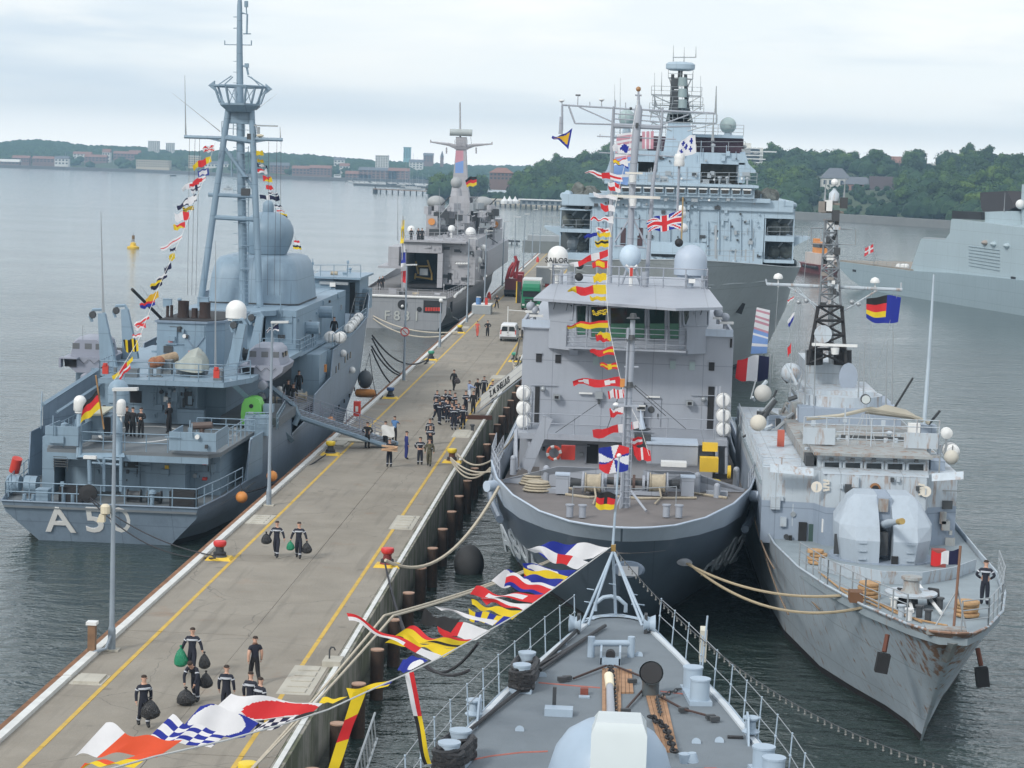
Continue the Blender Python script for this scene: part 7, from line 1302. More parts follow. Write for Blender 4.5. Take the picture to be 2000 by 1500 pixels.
# lattice mast
MG=121
def q(px,py,dy=0):return P(px,py,MG+dy)
def lattice(b0,b1,t0,t1,y0,y1,n,r,mt,nm,dep):
 for dy in(-dep/2,dep/2):
  for a,b in((b0,t0),(b1,t1)):cy(fg,nm+'_leg',mt,q(a,y0,dy),q(b,y1,dy*.6),r,n=5)
 for k in range(n):
  f,g=k/n,(k+1)/n;xl0,xl1=b0+(t0-b0)*f,b0+(t0-b0)*g;xr0,xr1=b1+(t1-b1)*f,b1+(t1-b1)*g;ya,yb=y0+(y1-y0)*f,y0+(y1-y0)*g
  for dy in(-dep/2,dep/2):cy(fg,nm+'_brace',mt,q(xl0,ya,dy),q(xr1,yb,dy),r*.6,n=4);cy(fg,nm+'_brace',mt,q(xr0,ya,dy),q(xl1,yb,dy),r*.6,n=4);cy(fg,nm+'_bar',mt,q(xl1,yb,dy),q(xr1,yb,dy),r*.7,n=4)
lattice(1578,1652,1598,1644,710,598,4,.11,BLACK,'black_lattice',1.8)
for px in(1590,1646):cy(fg,'black_drum',BLACK,q(px,712),q(px,684),.5,.5,12)
lattice(1600,1642,1612,1632,598,430,7,.07,mat('dark_grey_lattice',(.17,.19,.21),.6),'upper_lattice',1.1);tu(fg,'mast_core',STEEL,[q(1624,710),q(1622,560),q(1621,430)],.16,8)
cy(fg,'yard',G1,q(1498,555),q(1762,566),.1);
for a,b in(((1555,560),(1600,610)),((1715,566),(1640,612)),((1534,556),(1598,598)),((1498,556),(1496,545)),((1760,566),(1760,552))):cy(fg,'yard_brace',G1,q(*a),q(*b),.05)
for px,py_ in((1520,541),(1709,549)):m=MB();m.lathe(q(px,py_),[(.1,-.12),(.26,-.1),(.27,0),(.2,.14),(.03,.22)],14);m.go('gps_dome',WHITE,fg,True);cy(fg,'dome_post',WHITE,q(px,py_+2),q(px,py_+20),.04)
for px,py_ in((1575,587),(1560,590),(1664,590),(1677,594)):m=MB();m.ball(q(px,py_),.14,8,6);m.go('yard_lamp',STEEL,fg)
bb(fg,'radar_scanner',WHITE,q(1630,674,-1.3),(2.5,.2,.14));cy(fg,'radar_base',WHITE,q(1631,679,-1.3),q(1631,692,-1.3),.25,.2,10)
m=MB();m.lathe(q(1607,652,-.8),[(.2,.2),(.45,-.1),(.5,-.2)],14,'y');m.go('horn',G1,fg,True)
MT=mat('mast_tan_grey',(.25,.23,.21),.7,var=.3,vs=2)
for py_,w in((430,14),(414,22),(398,20)):bb(fg,'mast_platform',MT,q(1624,py_),(w*2*MG/4200,.9,.12))
for a,b in(((1585,445),(1664,448)),((1585,476),(1672,478)),((1585,445),(1585,476)),((1671,448),(1671,478))):cy(fg,'wire_frame',STEEL,q(*a),q(*b),.03,n=4)
for px in(1606,1618,1632,1648):bb(fg,'mast_sensor',R.choice([MT,WHITE,DARK,G1]),q(px,R.uniform(392,425),-.5),(.4,.4,.6))
cy(fg,'top_pole',G1,q(1628,398),q(1630,368),.14,.1);m=MB();m.lathe(q(1629,385),[(.2,-.3),(.3,-.2),(.28,.2),(.1,.4)],12);m.go('top_drum',G1,fg,True);m=MB();m.ball(q(1630,356),.2,8,6);m.go('top_ball',WHITE,fg)
for a,b in(((1611,392),(1613,352)),((1648,392),(1651,347))):whip(fg,q(*a),q(*b),.05)
for k in range(26):px,py_=R.uniform(1606,1640),R.uniform(435,600);bb(fg,'mast_fitting',R.choice([MT,DARK,G1,WHITE]),q(px,py_,R.uniform(-.8,-.2)),(R.uniform(.15,.4),.25,R.uniform(.15,.4)))
for a,b in(((1702,566),(1700,790)),((1745,566),(1742,790)),((1755,566),(1702,760)),((1520,558),(1508,740)),((1550,560),(1540,700)),((1580,450),(1550,745))):wire(fg,[q(*a),q(*b)],.015,STEEL,'halyard')
# ---------------------------------------------------------------- our own bow in the foreground
O1=mat('pale_deck_blue',(.36,.45,.54),.5,var=.06,vs=1,streak=.1);OD=mat('foredeck_paint',(.165,.195,.22),.85,var=.08,vs=1.2,bump=.3,bs=30);BRN=mat('tarred_black',(.02,.02,.022),.5,bump=.6,bs=14);REDL=mat('faded_red_line',(.42,.14,.11),.8,var=.2,vs=5);PLK=mat('deck_plank',(.36,.21,.12),.8,var=.25,vs=3)
ow=thing('own_foredeck','grey foredeck with gun turret, chains and railings in the bottom foreground','warship',(-.05,50,0));xc=-.05
hull(ow,xc,[(30,6.0,7.0,5.8,3,4.6,0),(42,5.2,7.0,4.8,3,3.4,0),(52,4.2,7.0,3.5,3,2.0,0),(58,3.2,7.0,2.4,3,1.0,-1),(64,1.95,7.0,1.3,3,.4,-2),(67.8,1.15,7.0,.7,3,.15,-4),(69.1,.75,7.0,.4,3,.06,-5),(69.5,.2,7.,.1,3,.04,-5.4)],O1,BOOT,capth=.03)
deck(ow,xc,[(30,5.9),(42,5.1),(52,4.1),(58,3.1),(64,1.88),(67.8,1.05),(69.2,.6)],7.0,OD,'foredeck',.1)
def op(px,py,z=7.0):return atz(px,py,z)
m=MB()
for s in(-1,1):
 pts=[(42,5.1),(52,4.12),(58,3.12),(64,1.9),(67.6,1.08)]
 for(a,b),(c,d)in zip(pts,pts[1:]):m.ext([(xc+s*b,a,7.0),(xc+s*d,c,7.0),(xc+s*(d-.16),c,7.0),(xc+s*(b-.16),a,7.0)],(0,0,.07))
m.go('waterway_bar',mat('white_edge',(.55,.6,.64),.6),ow)
for s in(-1,1):
 top=[]
 for i in range(13):
  yy=46+i*1.75;bw=1.0;
  for(a,b),(c,d)in zip(pts+[(70,.6)],(pts+[(70,.6)])[1:]):
   if a<=yy<=c:bw=b+(d-b)*(yy-a)/(c-a)
  base=Vector((xc+s*(bw+.1),yy,6.95));t_=base+Vector((s*.06,0,1.15));st_=cy(ow,'stanchion',O1,base,t_,.02,.018,6);m=MB();m.ball(base.lerp(t_,.52),.04,6,4);m.ball(t_,.028,6,4);stuff(m.go('stanchion_eye',O1,st_));top.append((base,t_))
 for f in(.52,.98):tu(ow,'guard_wire',STEEL,[a.lerp(b,f)for a,b in top],.012,4)
 # bow fittings: deck ring, horseshoe, chocks, jackstaff tripod
m=MB()
for k in range(10):
 a0,a1=math.pi*(.05+k*.09),math.pi*(.05+(k+1)*.09);m.m=k%3==1;c=Vector((xc,68.3,7.04));m.add([c+Vector((1.05*math.cos(a)*r_,.95*math.sin(a)*r_,0))for a,r_ in((a0,1),(a1,1),(a1,.72),(a0,.72))],[(0,1,2,3)])
m.go('bow_plate',[O1,mat('grey_patch',(.30,.36,.40),.6)],ow)
m=MB();c=op(1192,1195);m.tube([c+Vector((-.5,0,0)),c+Vector((-.5,.05,.25)),c+Vector((-.25,.1,.45)),c+Vector((0,.1,.5)),c+Vector((.25,.1,.45)),c+Vector((.5,.05,.25)),c+Vector((.5,0,0))],.07,n=8);m.go('towing_horseshoe',O1,ow,True)
for px in(1122,1268):m=MB();c=op(px,1236);m.lathe(c+Vector((0,0,.3)),[(.1,-.2),(.28,-.18),(.2,0),(.28,.18),(.1,.2)],14,'x');m.go('bow_chock',O1,ow,True);bb(ow,'chock_cheek',DARK,c+Vector((.12 if px<1200 else-.12,0,.3)),(.1,.4,.6))
js=Vector((-.1,69.3,7.05));jt=P(1209,893,69.6);tu(ow,'jackstaff',O1,[js,P(1197,1065,69.5),jt],[.05,.045,.03],8);bb(ow,'staff_collar',mat('brass',(.42,.27,.09),.4,metal=.6),P(1198,1070,69.5),(.15,.15,.22));m=MB();m.ball(jt+Vector((0,0,.05)),.08,8,6);m.go('staff_truck',WHITE,ow)
for px in(1135,1148,1262,1254):tu(ow,'staff_leg',O1,[op(px,1222),P(1198,1075,69.5)],.045,6)
for px,py_ in((1153,1150),(1148,1175),(1196,1140),(1238,1160),(1240,1180),(1252,1180)):cy(ow,'leg_hook',O1,P(px-7,py_,69.2),P(px+7,py_+2,69.2),.02,n=4)
# H-bitt, stopper and hawse
for px in(1154,1232):cy(ow,'bitt_post',O1,op(px,1283),op(px,1283)+Vector((0,0,.62)),.11,n=12)
a,b=op(1154,1283)+Vector((0,0,.42)),op(1232,1283)+Vector((0,0,.42));cy(ow,'bitt_bar',O1,a,b,.1,n=10)
m=MB();c=op(1192,1292);m.bc(c+Vector((-.28,0,.2)),(.06,.9,.4));m.bc(c+Vector((.28,0,.2)),(.06,.9,.4));m.bc(c+Vector((0,-.3,.1)),(.6,.3,.2));m.go('chain_stopper',O1,ow);m=MB();m.cyl(c+Vector((0,.1,.22)),c+Vector((0,-.35,.26)),.14,n=12);m.go('hawse_mouth',BLACK,ow)
def chain(pts,r=.06,mt=None):
 pts=[Vector(p)for p in pts];L_=0;k=0
 for a,b in zip(pts,pts[1:]):
  n=max(1,int((b-a).length/(r*2.9)));d=(b-a).normalized()
  for i in range(n):
   c=a.lerp(b,(i+.5)/n);up=Vector((0,0,1))if k%2 else d.cross(Vector((0,0,1))).normalized();k+=1;m=MB();s_=up*r;m.tube([c-d*r*1.7+s_*.4,c-d*r+s_,c+d*r+s_,c+d*r*1.7+s_*.4,c+d*r*1.7-s_*.4,c+d*r-s_,c-d*r-s_,c-d*r*1.7-s_*.4,c-d*r*1.7+s_*.4],r*.38,n=4,cap=False);m.go('chain_link',mt or DARK,ow)
chain([op(1192,1300,7.2),op(1196,1330,7.12),op(1199,1400,7.12)],.075,BLACK);chain([op(1330,1345,7.2),op(1283,1362,7.15),op(1290,1395,7.12)],.05,DARK)
for a,b in(((1184,1300),(1120,1325)),((1200,1300),(1250,1320)),((1262,1340),(1222,1385)),((1285,1358),(1335,1385)),((1335,1385),(1398,1402))):tu(ow,'lashing_bar',mat('rusty_brown',(.06,.035,.03),.7),[op(*a,7.12),op(*b,7.08)],.035)
for px,py_ in((1098,1326),(1108,1324),(1335,1386),(1388,1400),(1396,1404),(1235,1330),(1222,1388)):bb(ow,'turnbuckle',DARK,op(px,py_,7.1),(.25,.14,.12),.3)
chain([op(1270,1398,7.15),op(1300,1420,7.2),op(1312,1455,7.2),op(1318,1470,7.2)],.085,BLACK)
for x0,x1,x2,x3,y0,y1,n in((1176,1212,1176,1215,1308,1425,5),(1262,1300,1290,1325,1362,1470,5),(1208,1234,1206,1238,1310,1355,4)):
 for i in range(n):a,b=i/n,(i+.9)/n;ex(ow,'teak_plank',PLK,[op(x0+(x1-x0)*a,y0),op(x0+(x1-x0)*b,y0),op(x2+(x3-x2)*b,y1),op(x2+(x3-x2)*a,y1)],(0,0,.05))
for pts in([(1052,1333),(1110,1338),(1172,1343)],[(1290,1350),(1335,1355)],[(910,1486),(960,1476),(1020,1469),(1070,1467)],[(1375,1500),(1400,1500)]):
 for o_ in(0,6):m=MB();[m.ext([op(*a)+Vector((0,-.02-o_*.012,0)),op(*b)+Vector((0,-.02-o_*.012,0)),op(*b)+Vector((0,.03-o_*.012,0)),op(*a)+Vector((0,.03-o_*.012,0))],(0,0,.008))for a,b in zip(pts,pts[1:])];m.go('red_deck_line',REDL,ow)
m=MB();c=op(1270,1358);m.tube([c,c+Vector((0,0,.35)),c+Vector((.0,-.12,.6)),c+Vector((0,-.34,.72))],[.24,.24,.28,.34],n=18,cap=False);m.go('ventilator_cowl',mat('slate_cowl',(.10,.12,.13),.4),ow,True);m=MB();a=c+Vector((0,-.33,.715));m.cyl(a,a+Vector((0,-.01,.003)),.3,n=18);m.go('cowl_mouth',BLACK,ow)
def bitts(px0,py0,px1,py1,name,mt,wrap=False,h=.62,r=.2):
 a,b=op(px0,py0),op(px1,py1);d=(b-a);bb(ow,'bitt_bed',mt,(a+b)/2+Vector((0,0,.06)),(.62,d.length+.6,.12),-math.atan2(d.x,d.y))
 for c in(a,b):
  m=MB();m.cyl(c,c+Vector((0,0,h)),r,n=16);m.cyl(c+Vector((0,0,h)),c+Vector((0,0,h+.05)),r*1.08,n=16);m.go(name,mt,ow,True)
  if wrap:
   pass
 if wrap:
  u_=d.normalized();v_=Vector((-u_.y,u_.x,0));mid=(a+b)/2;rr=random.Random(5);pts=[]
  for k in range(150):t_=k/150*math.pi*2*9;pts.append(mid+u_*(d.length/2+r*1.25+rr.uniform(0,.06))*math.cos(t_)+v_*(r*1.35)*math.sin(t_*(2 if k%50<34 else 1))*.95+Vector((0,0,.1+.52*k/150+rr.uniform(-.04,.04))))
  tu(ow,'rope_turns',BRN,pts,.085,6)
bitts(1028,1325,1018,1350,'bitt_post',O1,True,.72,.24);bitts(898,1485,876,1510,'bitt_post',O1,True,.72,.26);bitts(1352,1350,1366,1374,'bitt_post',O1,False,.66,.27);bitts(1490,1508,1510,1530,'bitt_post',O1,False,.6,.27)
for px,py_,s in((925,1405,-1),(1466,1440,1)):c=op(px,py_);m=MB();m.lathe(c+Vector((0,0,.12)),[(.22,0),(.24,.04),(.13,.12),(.12,.3),(.22,.38),(.22,.42)],16);m.go('roller_fairlead',O1,ow,True);ex(ow,'fairlead_plate',O1,[c+Vector((s*-.12,-.9,0)),c+Vector((s*-.12,.9,0)),c+Vector((s*-.12,.3,.6)),c+Vector((s*-.12,-.3,.6))],(.05,0,0))
for pts in([(1182,1222),(1120,1262),(1052,1300),(1035,1312)],[(1178,1224),(1110,1270),(1055,1308)],[(1020,1345),(955,1395),(918,1425),(900,1460)],[(1028,1322),(1070,1285),(1130,1228)]):tu(ow,'black_mooring_line',BRN,[op(*p,7.1)for p in pts],.06,6)
bb(ow,'capstan_control',O1,op(1091,1396)+Vector((0,0,.1)),(.75,.45,.2));bb(ow,'control_lever',DARK,op(1082,1388)+Vector((0,0,.4)),(.1,.1,.5));bb(ow,'deck_socket',mat('red_brown',(.22,.06,.04),.6),op(1141,1357)+Vector((0,0,.1)),(.22,.2,.2));bb(ow,'socket_plate',O1,op(1141,1362)+Vector((0,0,.02)),(.3,.2,.04))
for px,py_ in((1015,1426),(1100,1258),(1095,1278),(1060,1320),(1248,1280),(1360,1450),(1405,1448)):m=MB();m.cyl(op(px,py_),op(px,py_,7.03),.12,n=12);m.go('deck_plug',O1,ow)
bb(ow,'black_mat',BLACK,op(1436,1442)+Vector((0,0,.03)),(.4,.16,.05));bb(ow,'canvas_bag',mat('cream_canvas',(.55,.53,.45),.9),op(1372,1290)+Vector((0,0,.5)),(.2,.4,1.0),0,.15);tu(ow,'light_staff',O1,[op(1372,1300),op(1378,1300)+Vector((0,0,1.5))],.03)
# turret
ty=48.6;tc=op(1196,1500);tc=Vector((P(1194,1440,ty).x,ty,7.0));W_=mat('weapon_white',(.60,.66,.67),.4,var=.04)
m=MB();m.lathe(tc,[(1.46,0),(1.48,.3),(1.43,.75),(1.28,1.25),(1.02,1.62),(.65,1.85),(.05,1.95)],40);m.go('gun_turret',mat('turret_blue',(.33,.42,.52),.42,var=.05,streak=.1),ow,True)
m=MB();x0,x1=P(1156,1440,ty).x,P(1262,1440,ty).x;m.loft([[(x0,ty+.75,7.7),(x1,ty+.75,7.7),(x1,ty-1.6,7.7),(x0,ty-1.6,7.7)],[(x0,ty+.75,8.75),(x1,ty+.75,8.75),(x1,ty-1.6,9.0),(x0,ty-1.6,9.0)],[(x0+.14,ty+.68,8.95),(x1-.14,ty+.68,8.95),(x1-.1,ty-1.5,9.25),(x0+.1,ty-1.5,9.25)]]);m.go('elevating_cradle',W_,ow,True)
tu(ow,'gun_barrel',mat('barrel_grey',(.36,.38,.42),.4,metal=.2),[(P(1197,1400,ty+.6).x,ty+.6,8.25),P(1191,1340,ty+3.8)],[.12,.09],14);a=P(1191,1340,ty+3.8);b=P(1189,1320,ty+4.4);cy(ow,'muzzle',mat('cream_tampion',(.75,.68,.50),.4),a,b,.11,.12,14)
cy(ow,'turret_sight',O1,P(1338,1490,51),P(1338,1472,51),.12,.16,12);cy(ow,'turret_sight',O1,P(1352,1488,51),P(1352,1470,51),.16,.1,12)
# ---------------------------------------------------------------- flags: each a cloth of coloured panels on its own hoist
def cloth(n,c):
 m=mat(n,c,.75,var=.06,vs=3);t=m.node_tree;p=t.nodes['Principled BSDF'];tr=t.nodes.new('ShaderNodeBsdfTranslucent');tr.inputs[0].default_value=(*c,1);mx=t.nodes.new('ShaderNodeMixShader');mx.inputs[0].default_value=.3
 t.links.new(p.outputs[0],mx.inputs[1]);t.links.new(tr.outputs[0],mx.inputs[2]);t.links.new(mx.outputs[0],[x for x in t.nodes if x.type=='OUTPUT_MATERIAL'][0].inputs[0]);return m
CL={'w':cloth('white_cloth',(.78,.78,.80)),'r':cloth('red_cloth',(.68,.03,.035)),'b':cloth('blue_cloth',(.015,.03,.30)),'y':cloth('yellow_cloth',(.80,.58,.02)),'k':cloth('black_cloth',(.02,.02,.022)),'n':cloth('navy_cloth',(.012,.014,.055)),'o':cloth('orange_red_cloth',(.75,.09,.03)),'p':cloth('pink_banner',(.60,.30,.36)),'c':cloth('pale_blue_banner',(.22,.36,.68)),'g':cloth('gold_cloth',(.72,.42,.02))}
KEYS=list(CL)
def disc(a,b,cx=.5,r=.28):return lambda u,v:b if(u-cx)**2*1.6+(v-.5)**2<r*r*1.2 else a
def vs_(s):return lambda u,v:s[min(len(s)-1,int(u*len(s)))]
def hs_(s):return lambda u,v:s[min(len(s)-1,int(v*len(s)))]
def cross(a,b,w=.13):return lambda u,v:b if abs(u-.45)<w*.8 or abs(v-.5)<w else a
def sal(a,b):return lambda u,v:b if min(abs(u-v),abs(u+v-1))<.14 else a
def bord(a,b):return lambda u,v:b if .2<u<.8 and .22<v<.78 else a
def chk(a,b,n=4):return lambda u,v:a if(int(u*n)+int(v*n))%2 else b
def diag(a,b):return lambda u,v:a if u+v<1 else b
def dstr(a,b):return lambda u,v:a if int((u+v)*5)%2 else b
def diam(a,b):return lambda u,v:b if abs(u-.5)+abs(v-.5)<.42 else a
def tri(a,b):return lambda u,v:b if(1-u)*.42>abs(v-.5)and u>.12 else a
def rays(u,v):
 a=math.atan2(v-.5,(u-.5)*1.3)/(math.pi/4);k=(a+8.5)%1;i=int(a+8.5)%8;return 'w' if i%2==0 and .0<=k and i in(0,2,4,6)and .0<k<.9 and i%2==0 and k<.8 else('r' if i%4==1 else 'b')
def union(u,v):
 if abs(u-.5)<.07 or abs(v-.5)<.12:return 'r'
 if abs(u-.5)<.12 or abs(v-.5)<.2:return 'w'
 d=min(abs(u-v),abs(u+v-1));return 'r' if d<.05 else('w' if d<.13 else 'b')
def eur(u,v):return 'b' if u<.42 or(v>.8)else hs_('kry')(u,v/.82)
def stars(u,v):
 for a,b in((.25,.3),(.3,.7),(.55,.5),(.75,.25),(.8,.75)):
  if(abs(u-a)<.04 and abs(v-b)<.14)or(abs(v-b)<.05 and abs(u-a)<.1):return 'b'
 return 'w'
def usbanner(u,v):return 'p' if v<.5 and int(v*16)%2 else('w' if v<.5 else('w' if int(v*20)%4==0 else 'c'))
FSEED=random.Random(3)
def flag(h0,h1,f0,f1,Y,pat,label,cat='signal flag',group=None,amp=.13,nu=14,nv=8,Yf=None,name='signal_flag',waves=1.6):
 """corners sighted in the photo: hoist top, hoist bottom, fly top, fly bottom; Y / Yf: real distance of hoist and fly"""
 Yf=Y if Yf is None else Yf;A_,B_,C_,D_=P(*h0,Y),P(*h1,Y),P(*f0,Yf),P(*f1,Yf)
 L_=((C_+D_)/2-(A_+B_)/2);ph=FSEED.random()*6;w2=FSEED.uniform(.8,1.4);up=Vector((0,0,1));hh=(A_-B_).length;m=MB();vs=[]
 for j in range(nv+1):
  for i in range(nu+1):
   u,v=i/nu,j/nv;q=A_.lerp(C_,u).lerp(B_.lerp(D_,u),v);s=u**.8
   k=L_.length*amp;a=math.sin(ph+u*6.28*waves+v*1.3)*s;b=math.cos(ph*1.7+u*6.28*waves*w2-v*.8)*s
   vs.append(q+Vector((0,1,0))*a*k+up*b*min(k,hh*.35)*.8+Vector((0,0,-.35*hh))*math.sin(u*3.1)*(v-.5)*math.sin(ph))
 m.v=[tuple(x)for x in vs];n=nu+1
 for j in range(nv):
  for i in range(nu):m.m=KEYS.index(pat((i+.5)/nu,(j+.5)/nv));m.face(j*n+i,j*n+i+1,(j+1)*n+i+1,(j+1)*n+i)
 o=m.go(name,[CL[k]for k in KEYS],loc=tuple((A_+B_)/2),smooth=True);o.data.polygons.foreach_set('use_smooth',[True]*len(o.data.polygons));return tag(o,label,cat,group)
def dress(rows,Yfn,group,tail,nu=9,nv=6):
 for i,(h,f,pat,lab)in enumerate(rows):
  hx,hy0,hy1=h;fx,fy0,fy1=f;flag((hx,hy0),(hx+(hy1-hy0)*.1,hy1),(fx,fy0),(fx+2,fy1),Yfn(hy0),pat,lab+tail,group=group,nu=nu,nv=nv,Yf=Yfn(hy0)+FSEED.uniform(-.3,.3))
  # string on our own bow, from the staff towards us over the pier
def YA(px):return 1/(.0144+(1192-px)*.0000182)
GA='signal flags streaming over the water and pier in front'
def near(h0,h1,f0,f1,pat,lab,**k):k.setdefault('amp',.07);flag(h0,h1,f0,f1,YA(h0[0]),pat,lab,group=GA,Yf=YA(h0[0])+.4,nu=48,nv=26,**k)
near((1190,1070),(1158,1090),(1064,1064),(1040,1080),vs_('wwbb'),'half white half blue signal flag, first below the bow staff top')
near((1150,1098),(1128,1112),(1028,1066),(1045,1078),vs_('wwrrwwww'),'long white signal pennant with a red patch near the bow staff',amp=.07)
near((1126,1114),(1098,1134),(1020,1098),(1028,1120),disc('b','w',.6,.4),'blue signal flag with white heart-shaped middle below the white pennant')
near((1102,1132),(1076,1152),(985,1118),(960,1140),diag('b','w'),'blue and white signal flag partly folded above the yellow one',amp=.08)
near((1110,1126),(1092,1142),(1022,1112),(1024,1128),hs_('yyr'),'yellow signal flag with red lower edge between two blue ones')
near((1084,1146),(1058,1166),(990,1118),(985,1146),hs_('wrrb'),'red signal flag edged white above and blue below')
near((1064,1160),(1042,1178),(930,1150),(918,1166),bord('r','w'),'narrow red signal flag with small white square',amp=.06)
near((1040,1180),(1022,1192),(938,1164),(950,1180),diag('w','r'),'red and white slanted signal flag under the one with a square')
near((1022,1193),(1000,1210),(920,1174),(922,1186),hs_('y'),'plain narrow yellow signal flag above the striped one',amp=.06)
near((998,1206),(976,1222),(915,1190),(917,1212),vs_('bybyby'),'blue and yellow vertically striped signal flag',amp=.05)
near((972,1212),(962,1222),(848,1182),(862,1192),hs_('w'),'thin white signal pennant trailing above the red and white flag',amp=.05)
near((900,1208),(880,1236),(828,1192),(820,1222),diag('k','k'),'black folded signal flag behind the thin white pennant')
near((958,1232),(930,1250),(852,1214),(856,1232),vs_('wwrr'),'half white half red signal flag over the water')
near((922,1248),(890,1268),(800,1228),(752,1262),hs_('ryyky'),'large red and yellow signal flag with black middle',amp=.07)
near((892,1268),(866,1284),(786,1240),(790,1256),hs_('y'),'plain yellow signal flag under the large red and yellow one',amp=.06)
near((862,1280),(846,1292),(676,1196),(682,1214),lambda u,v:('w' if u<.2 else('r' if v<.5 or u<.35 else 'w')),'very long red and white pennant reaching back over the pier edge',amp=.035)
near((836,1290),(800,1310),(788,1286),(776,1306),disc('b','w',.2,.35),'blue signal flag with white spot at the pier wall')
near((790,1316),(808,1312),(828,1498),(842,1494),lambda u,v:('w' if v<.5 else 'r')if u<.45 else('k' if v<.45 else 'y'),'signal pennant hanging straight down, white and red above, black and yellow below',amp=.03)
near((770,1326),(758,1340),(676,1345),(684,1362),disc('y','b',.1,.2),'yellow twisted signal flag wound round the line',amp=.05)
near((718,1344),(690,1352),(662,1500),(640,1500),vs_('yyrryy'),'yellow and red signal flag hanging down along the pier wall',amp=.03)
near((680,1360),(650,1374),(630,1362),(622,1376),hs_('y'),'small yellow signal flag end lying over the pier edge',amp=.04)
near((630,1374),(600,1400),(450,1350),(372,1418),disc('w','r',.3,.42),'large white signal flag with red disc over the pier in front',amp=.045)
near((620,1388),(590,1404),(500,1415),(488,1436),lambda u,v:'k' if u<.3 else('w' if(int(u*9)+int(v*3))%2 else 'n'),'black and white checked signal flag below the red-disc flag',amp=.05)
near((505,1412),(478,1440),(392,1374),(348,1428),disc('b','w',.55,.5),'blue signal flag with large white oval in the front row',amp=.05)
near((445,1432),(412,1460),(336,1400),(286,1450),chk('b','w',5),'blue and white chequered signal flag in the front row',amp=.05)
near((356,1446),(306,1480),(205,1412),(146,1482),lambda u,v:'w' if u>.72 else 'o','large orange-red signal flag with white fly end',amp=.05)
near((312,1462),(262,1500),(165,1486),(146,1506),hs_('ooyy'),'orange-red and yellow signal flag in the bottom left corner',amp=.05)
pts=[P(1192,1069,69.4)]+[P(px,py,YA(px))for px,py in((1100,1136),(1017,1196),(920,1251),(852,1288),(792,1317),(740,1340),(640,1386),(560,1412),(440,1446),(300,1478),(150,1520))]
m=MB();m.tube(pts,.018,n=5);tag(m.go('signal_line',mat('white_line',(.6,.6,.58),.8),loc=tuple(pts[0])),'white line carrying the signal flags from the bow staff towards us','rope')
# string of the grey survey ship
def YB(py):return 132-(py-180)/720*28
B_=[((1228,283,297),(1196,284,296),disc('w','b',.2,.4),'white signal flag with blue heart'),((1225,306,330),(1197,312,322),lambda u,v:'b' if v>.8 else('r' if v<.15 else('y' if u>.6 else 'w')),'white signal flag with yellow ball and red edge'),((1215,343,355),(1142,334,338),cross('w','r',.2),'long white pennant with red cross'),((1211,362,376),(1187,356,368),chk('w','r',2),'red and white quartered flag'),((1204,384,391),(1158,376,384),hs_('w'),'thin white pennant'),((1200,402,413),(1172,400,410),vs_('wwrr'),'half white half red flag'),((1197,421,437),(1153,424,432),lambda u,v:'r' if abs(v-.5)<u*.4 else 'w','white swallowtail with red wedge'),((1191,445,456),(1163,444,454),diam('w','r'),'white flag with red diamond'),((1166,454,460),(1140,460,465),hs_('b'),'small blue pennant'),((1193,454,463),(1165,455,462),hs_('y'),'yellow flag folded behind'),((1188,468,482),(1161,472,481),hs_('ykyy'),'yellow flag with black band'),((1187,487,500),(1112,517,521),vs_('rrwwrrww'),'long drooping red and white pennant'),((1187,510,523),(1156,510,521),bord('r','y'),'red-bordered yellow flag'),((1184,534,546),(1158,538,550),hs_('y'),'plain yellow flag'),((1183,556,574),(1108,566,572),vs_('yyyrrryy'),'long yellow and red pennant'),((1183,579,588),(1151,578,587),diam('y','y'),'plain narrow yellow flag'),((1186,602,614),(1156,608,618),dstr('y','k'),'yellow and black striped flag'),((1187,626,640),(1107,634,640),hs_('ryy'),'long red-topped yellow pennant'),((1192,651,666),(1163,652,664),diag('y','r'),'red and yellow diagonal flag'),((1198,676,694),(1151,686,694),lambda u,v:'y' if u<.45 and .3<v<.75 else 'r','red pennant with yellow square'),((1205,708,722),(1171,710,720),cross('r','y',.17),'red flag with yellow cross'),((1211,735,756),(1118,742,756),lambda u,v:'w' if(u-.25)**2*5+(v-.5)**2<.09 or(u-.75)**2*7+(v-.5)**2<.07 else 'r','long red pennant with two white discs'),((1219,761,777),(1187,762,777),vs_('rwrwrwr'),'red and white striped flag'),((1218,792,808),(1190,800,818),diag('w','r'),'red and white diagonal flag'),((1246,822,836),(1157,842,856),vs_('wrwrrr'),'long red pennant with white hoist and bar'),((1270,880,900),(1236,874,892),vs_('rrwrr'),'red flag with white upright bar'),((1254,854,866),(1230,858,872),hs_('rwr'),'red white red striped flag')]
dress(B_,YB,'signal flags strung down the grey survey ship',' on the line before the grey bridge')
wire_pts=[P(1246,195,132),P(1229,285,YB(285)),P(1205,385,YB(385)),P(1190,470,YB(470)),P(1184,560,YB(560)),P(1188,630,YB(630)),P(1200,690,YB(690)),P(1219,770,YB(770)),P(1250,830,YB(830)),P(1268,890,YB(890))]
m=MB();m.tube(wire_pts,.014,n=4);tag(m.go('signal_line',MATS['white_line'],loc=tuple(wire_pts[0])),'white line carrying the flags down the front of the survey ship','rope')
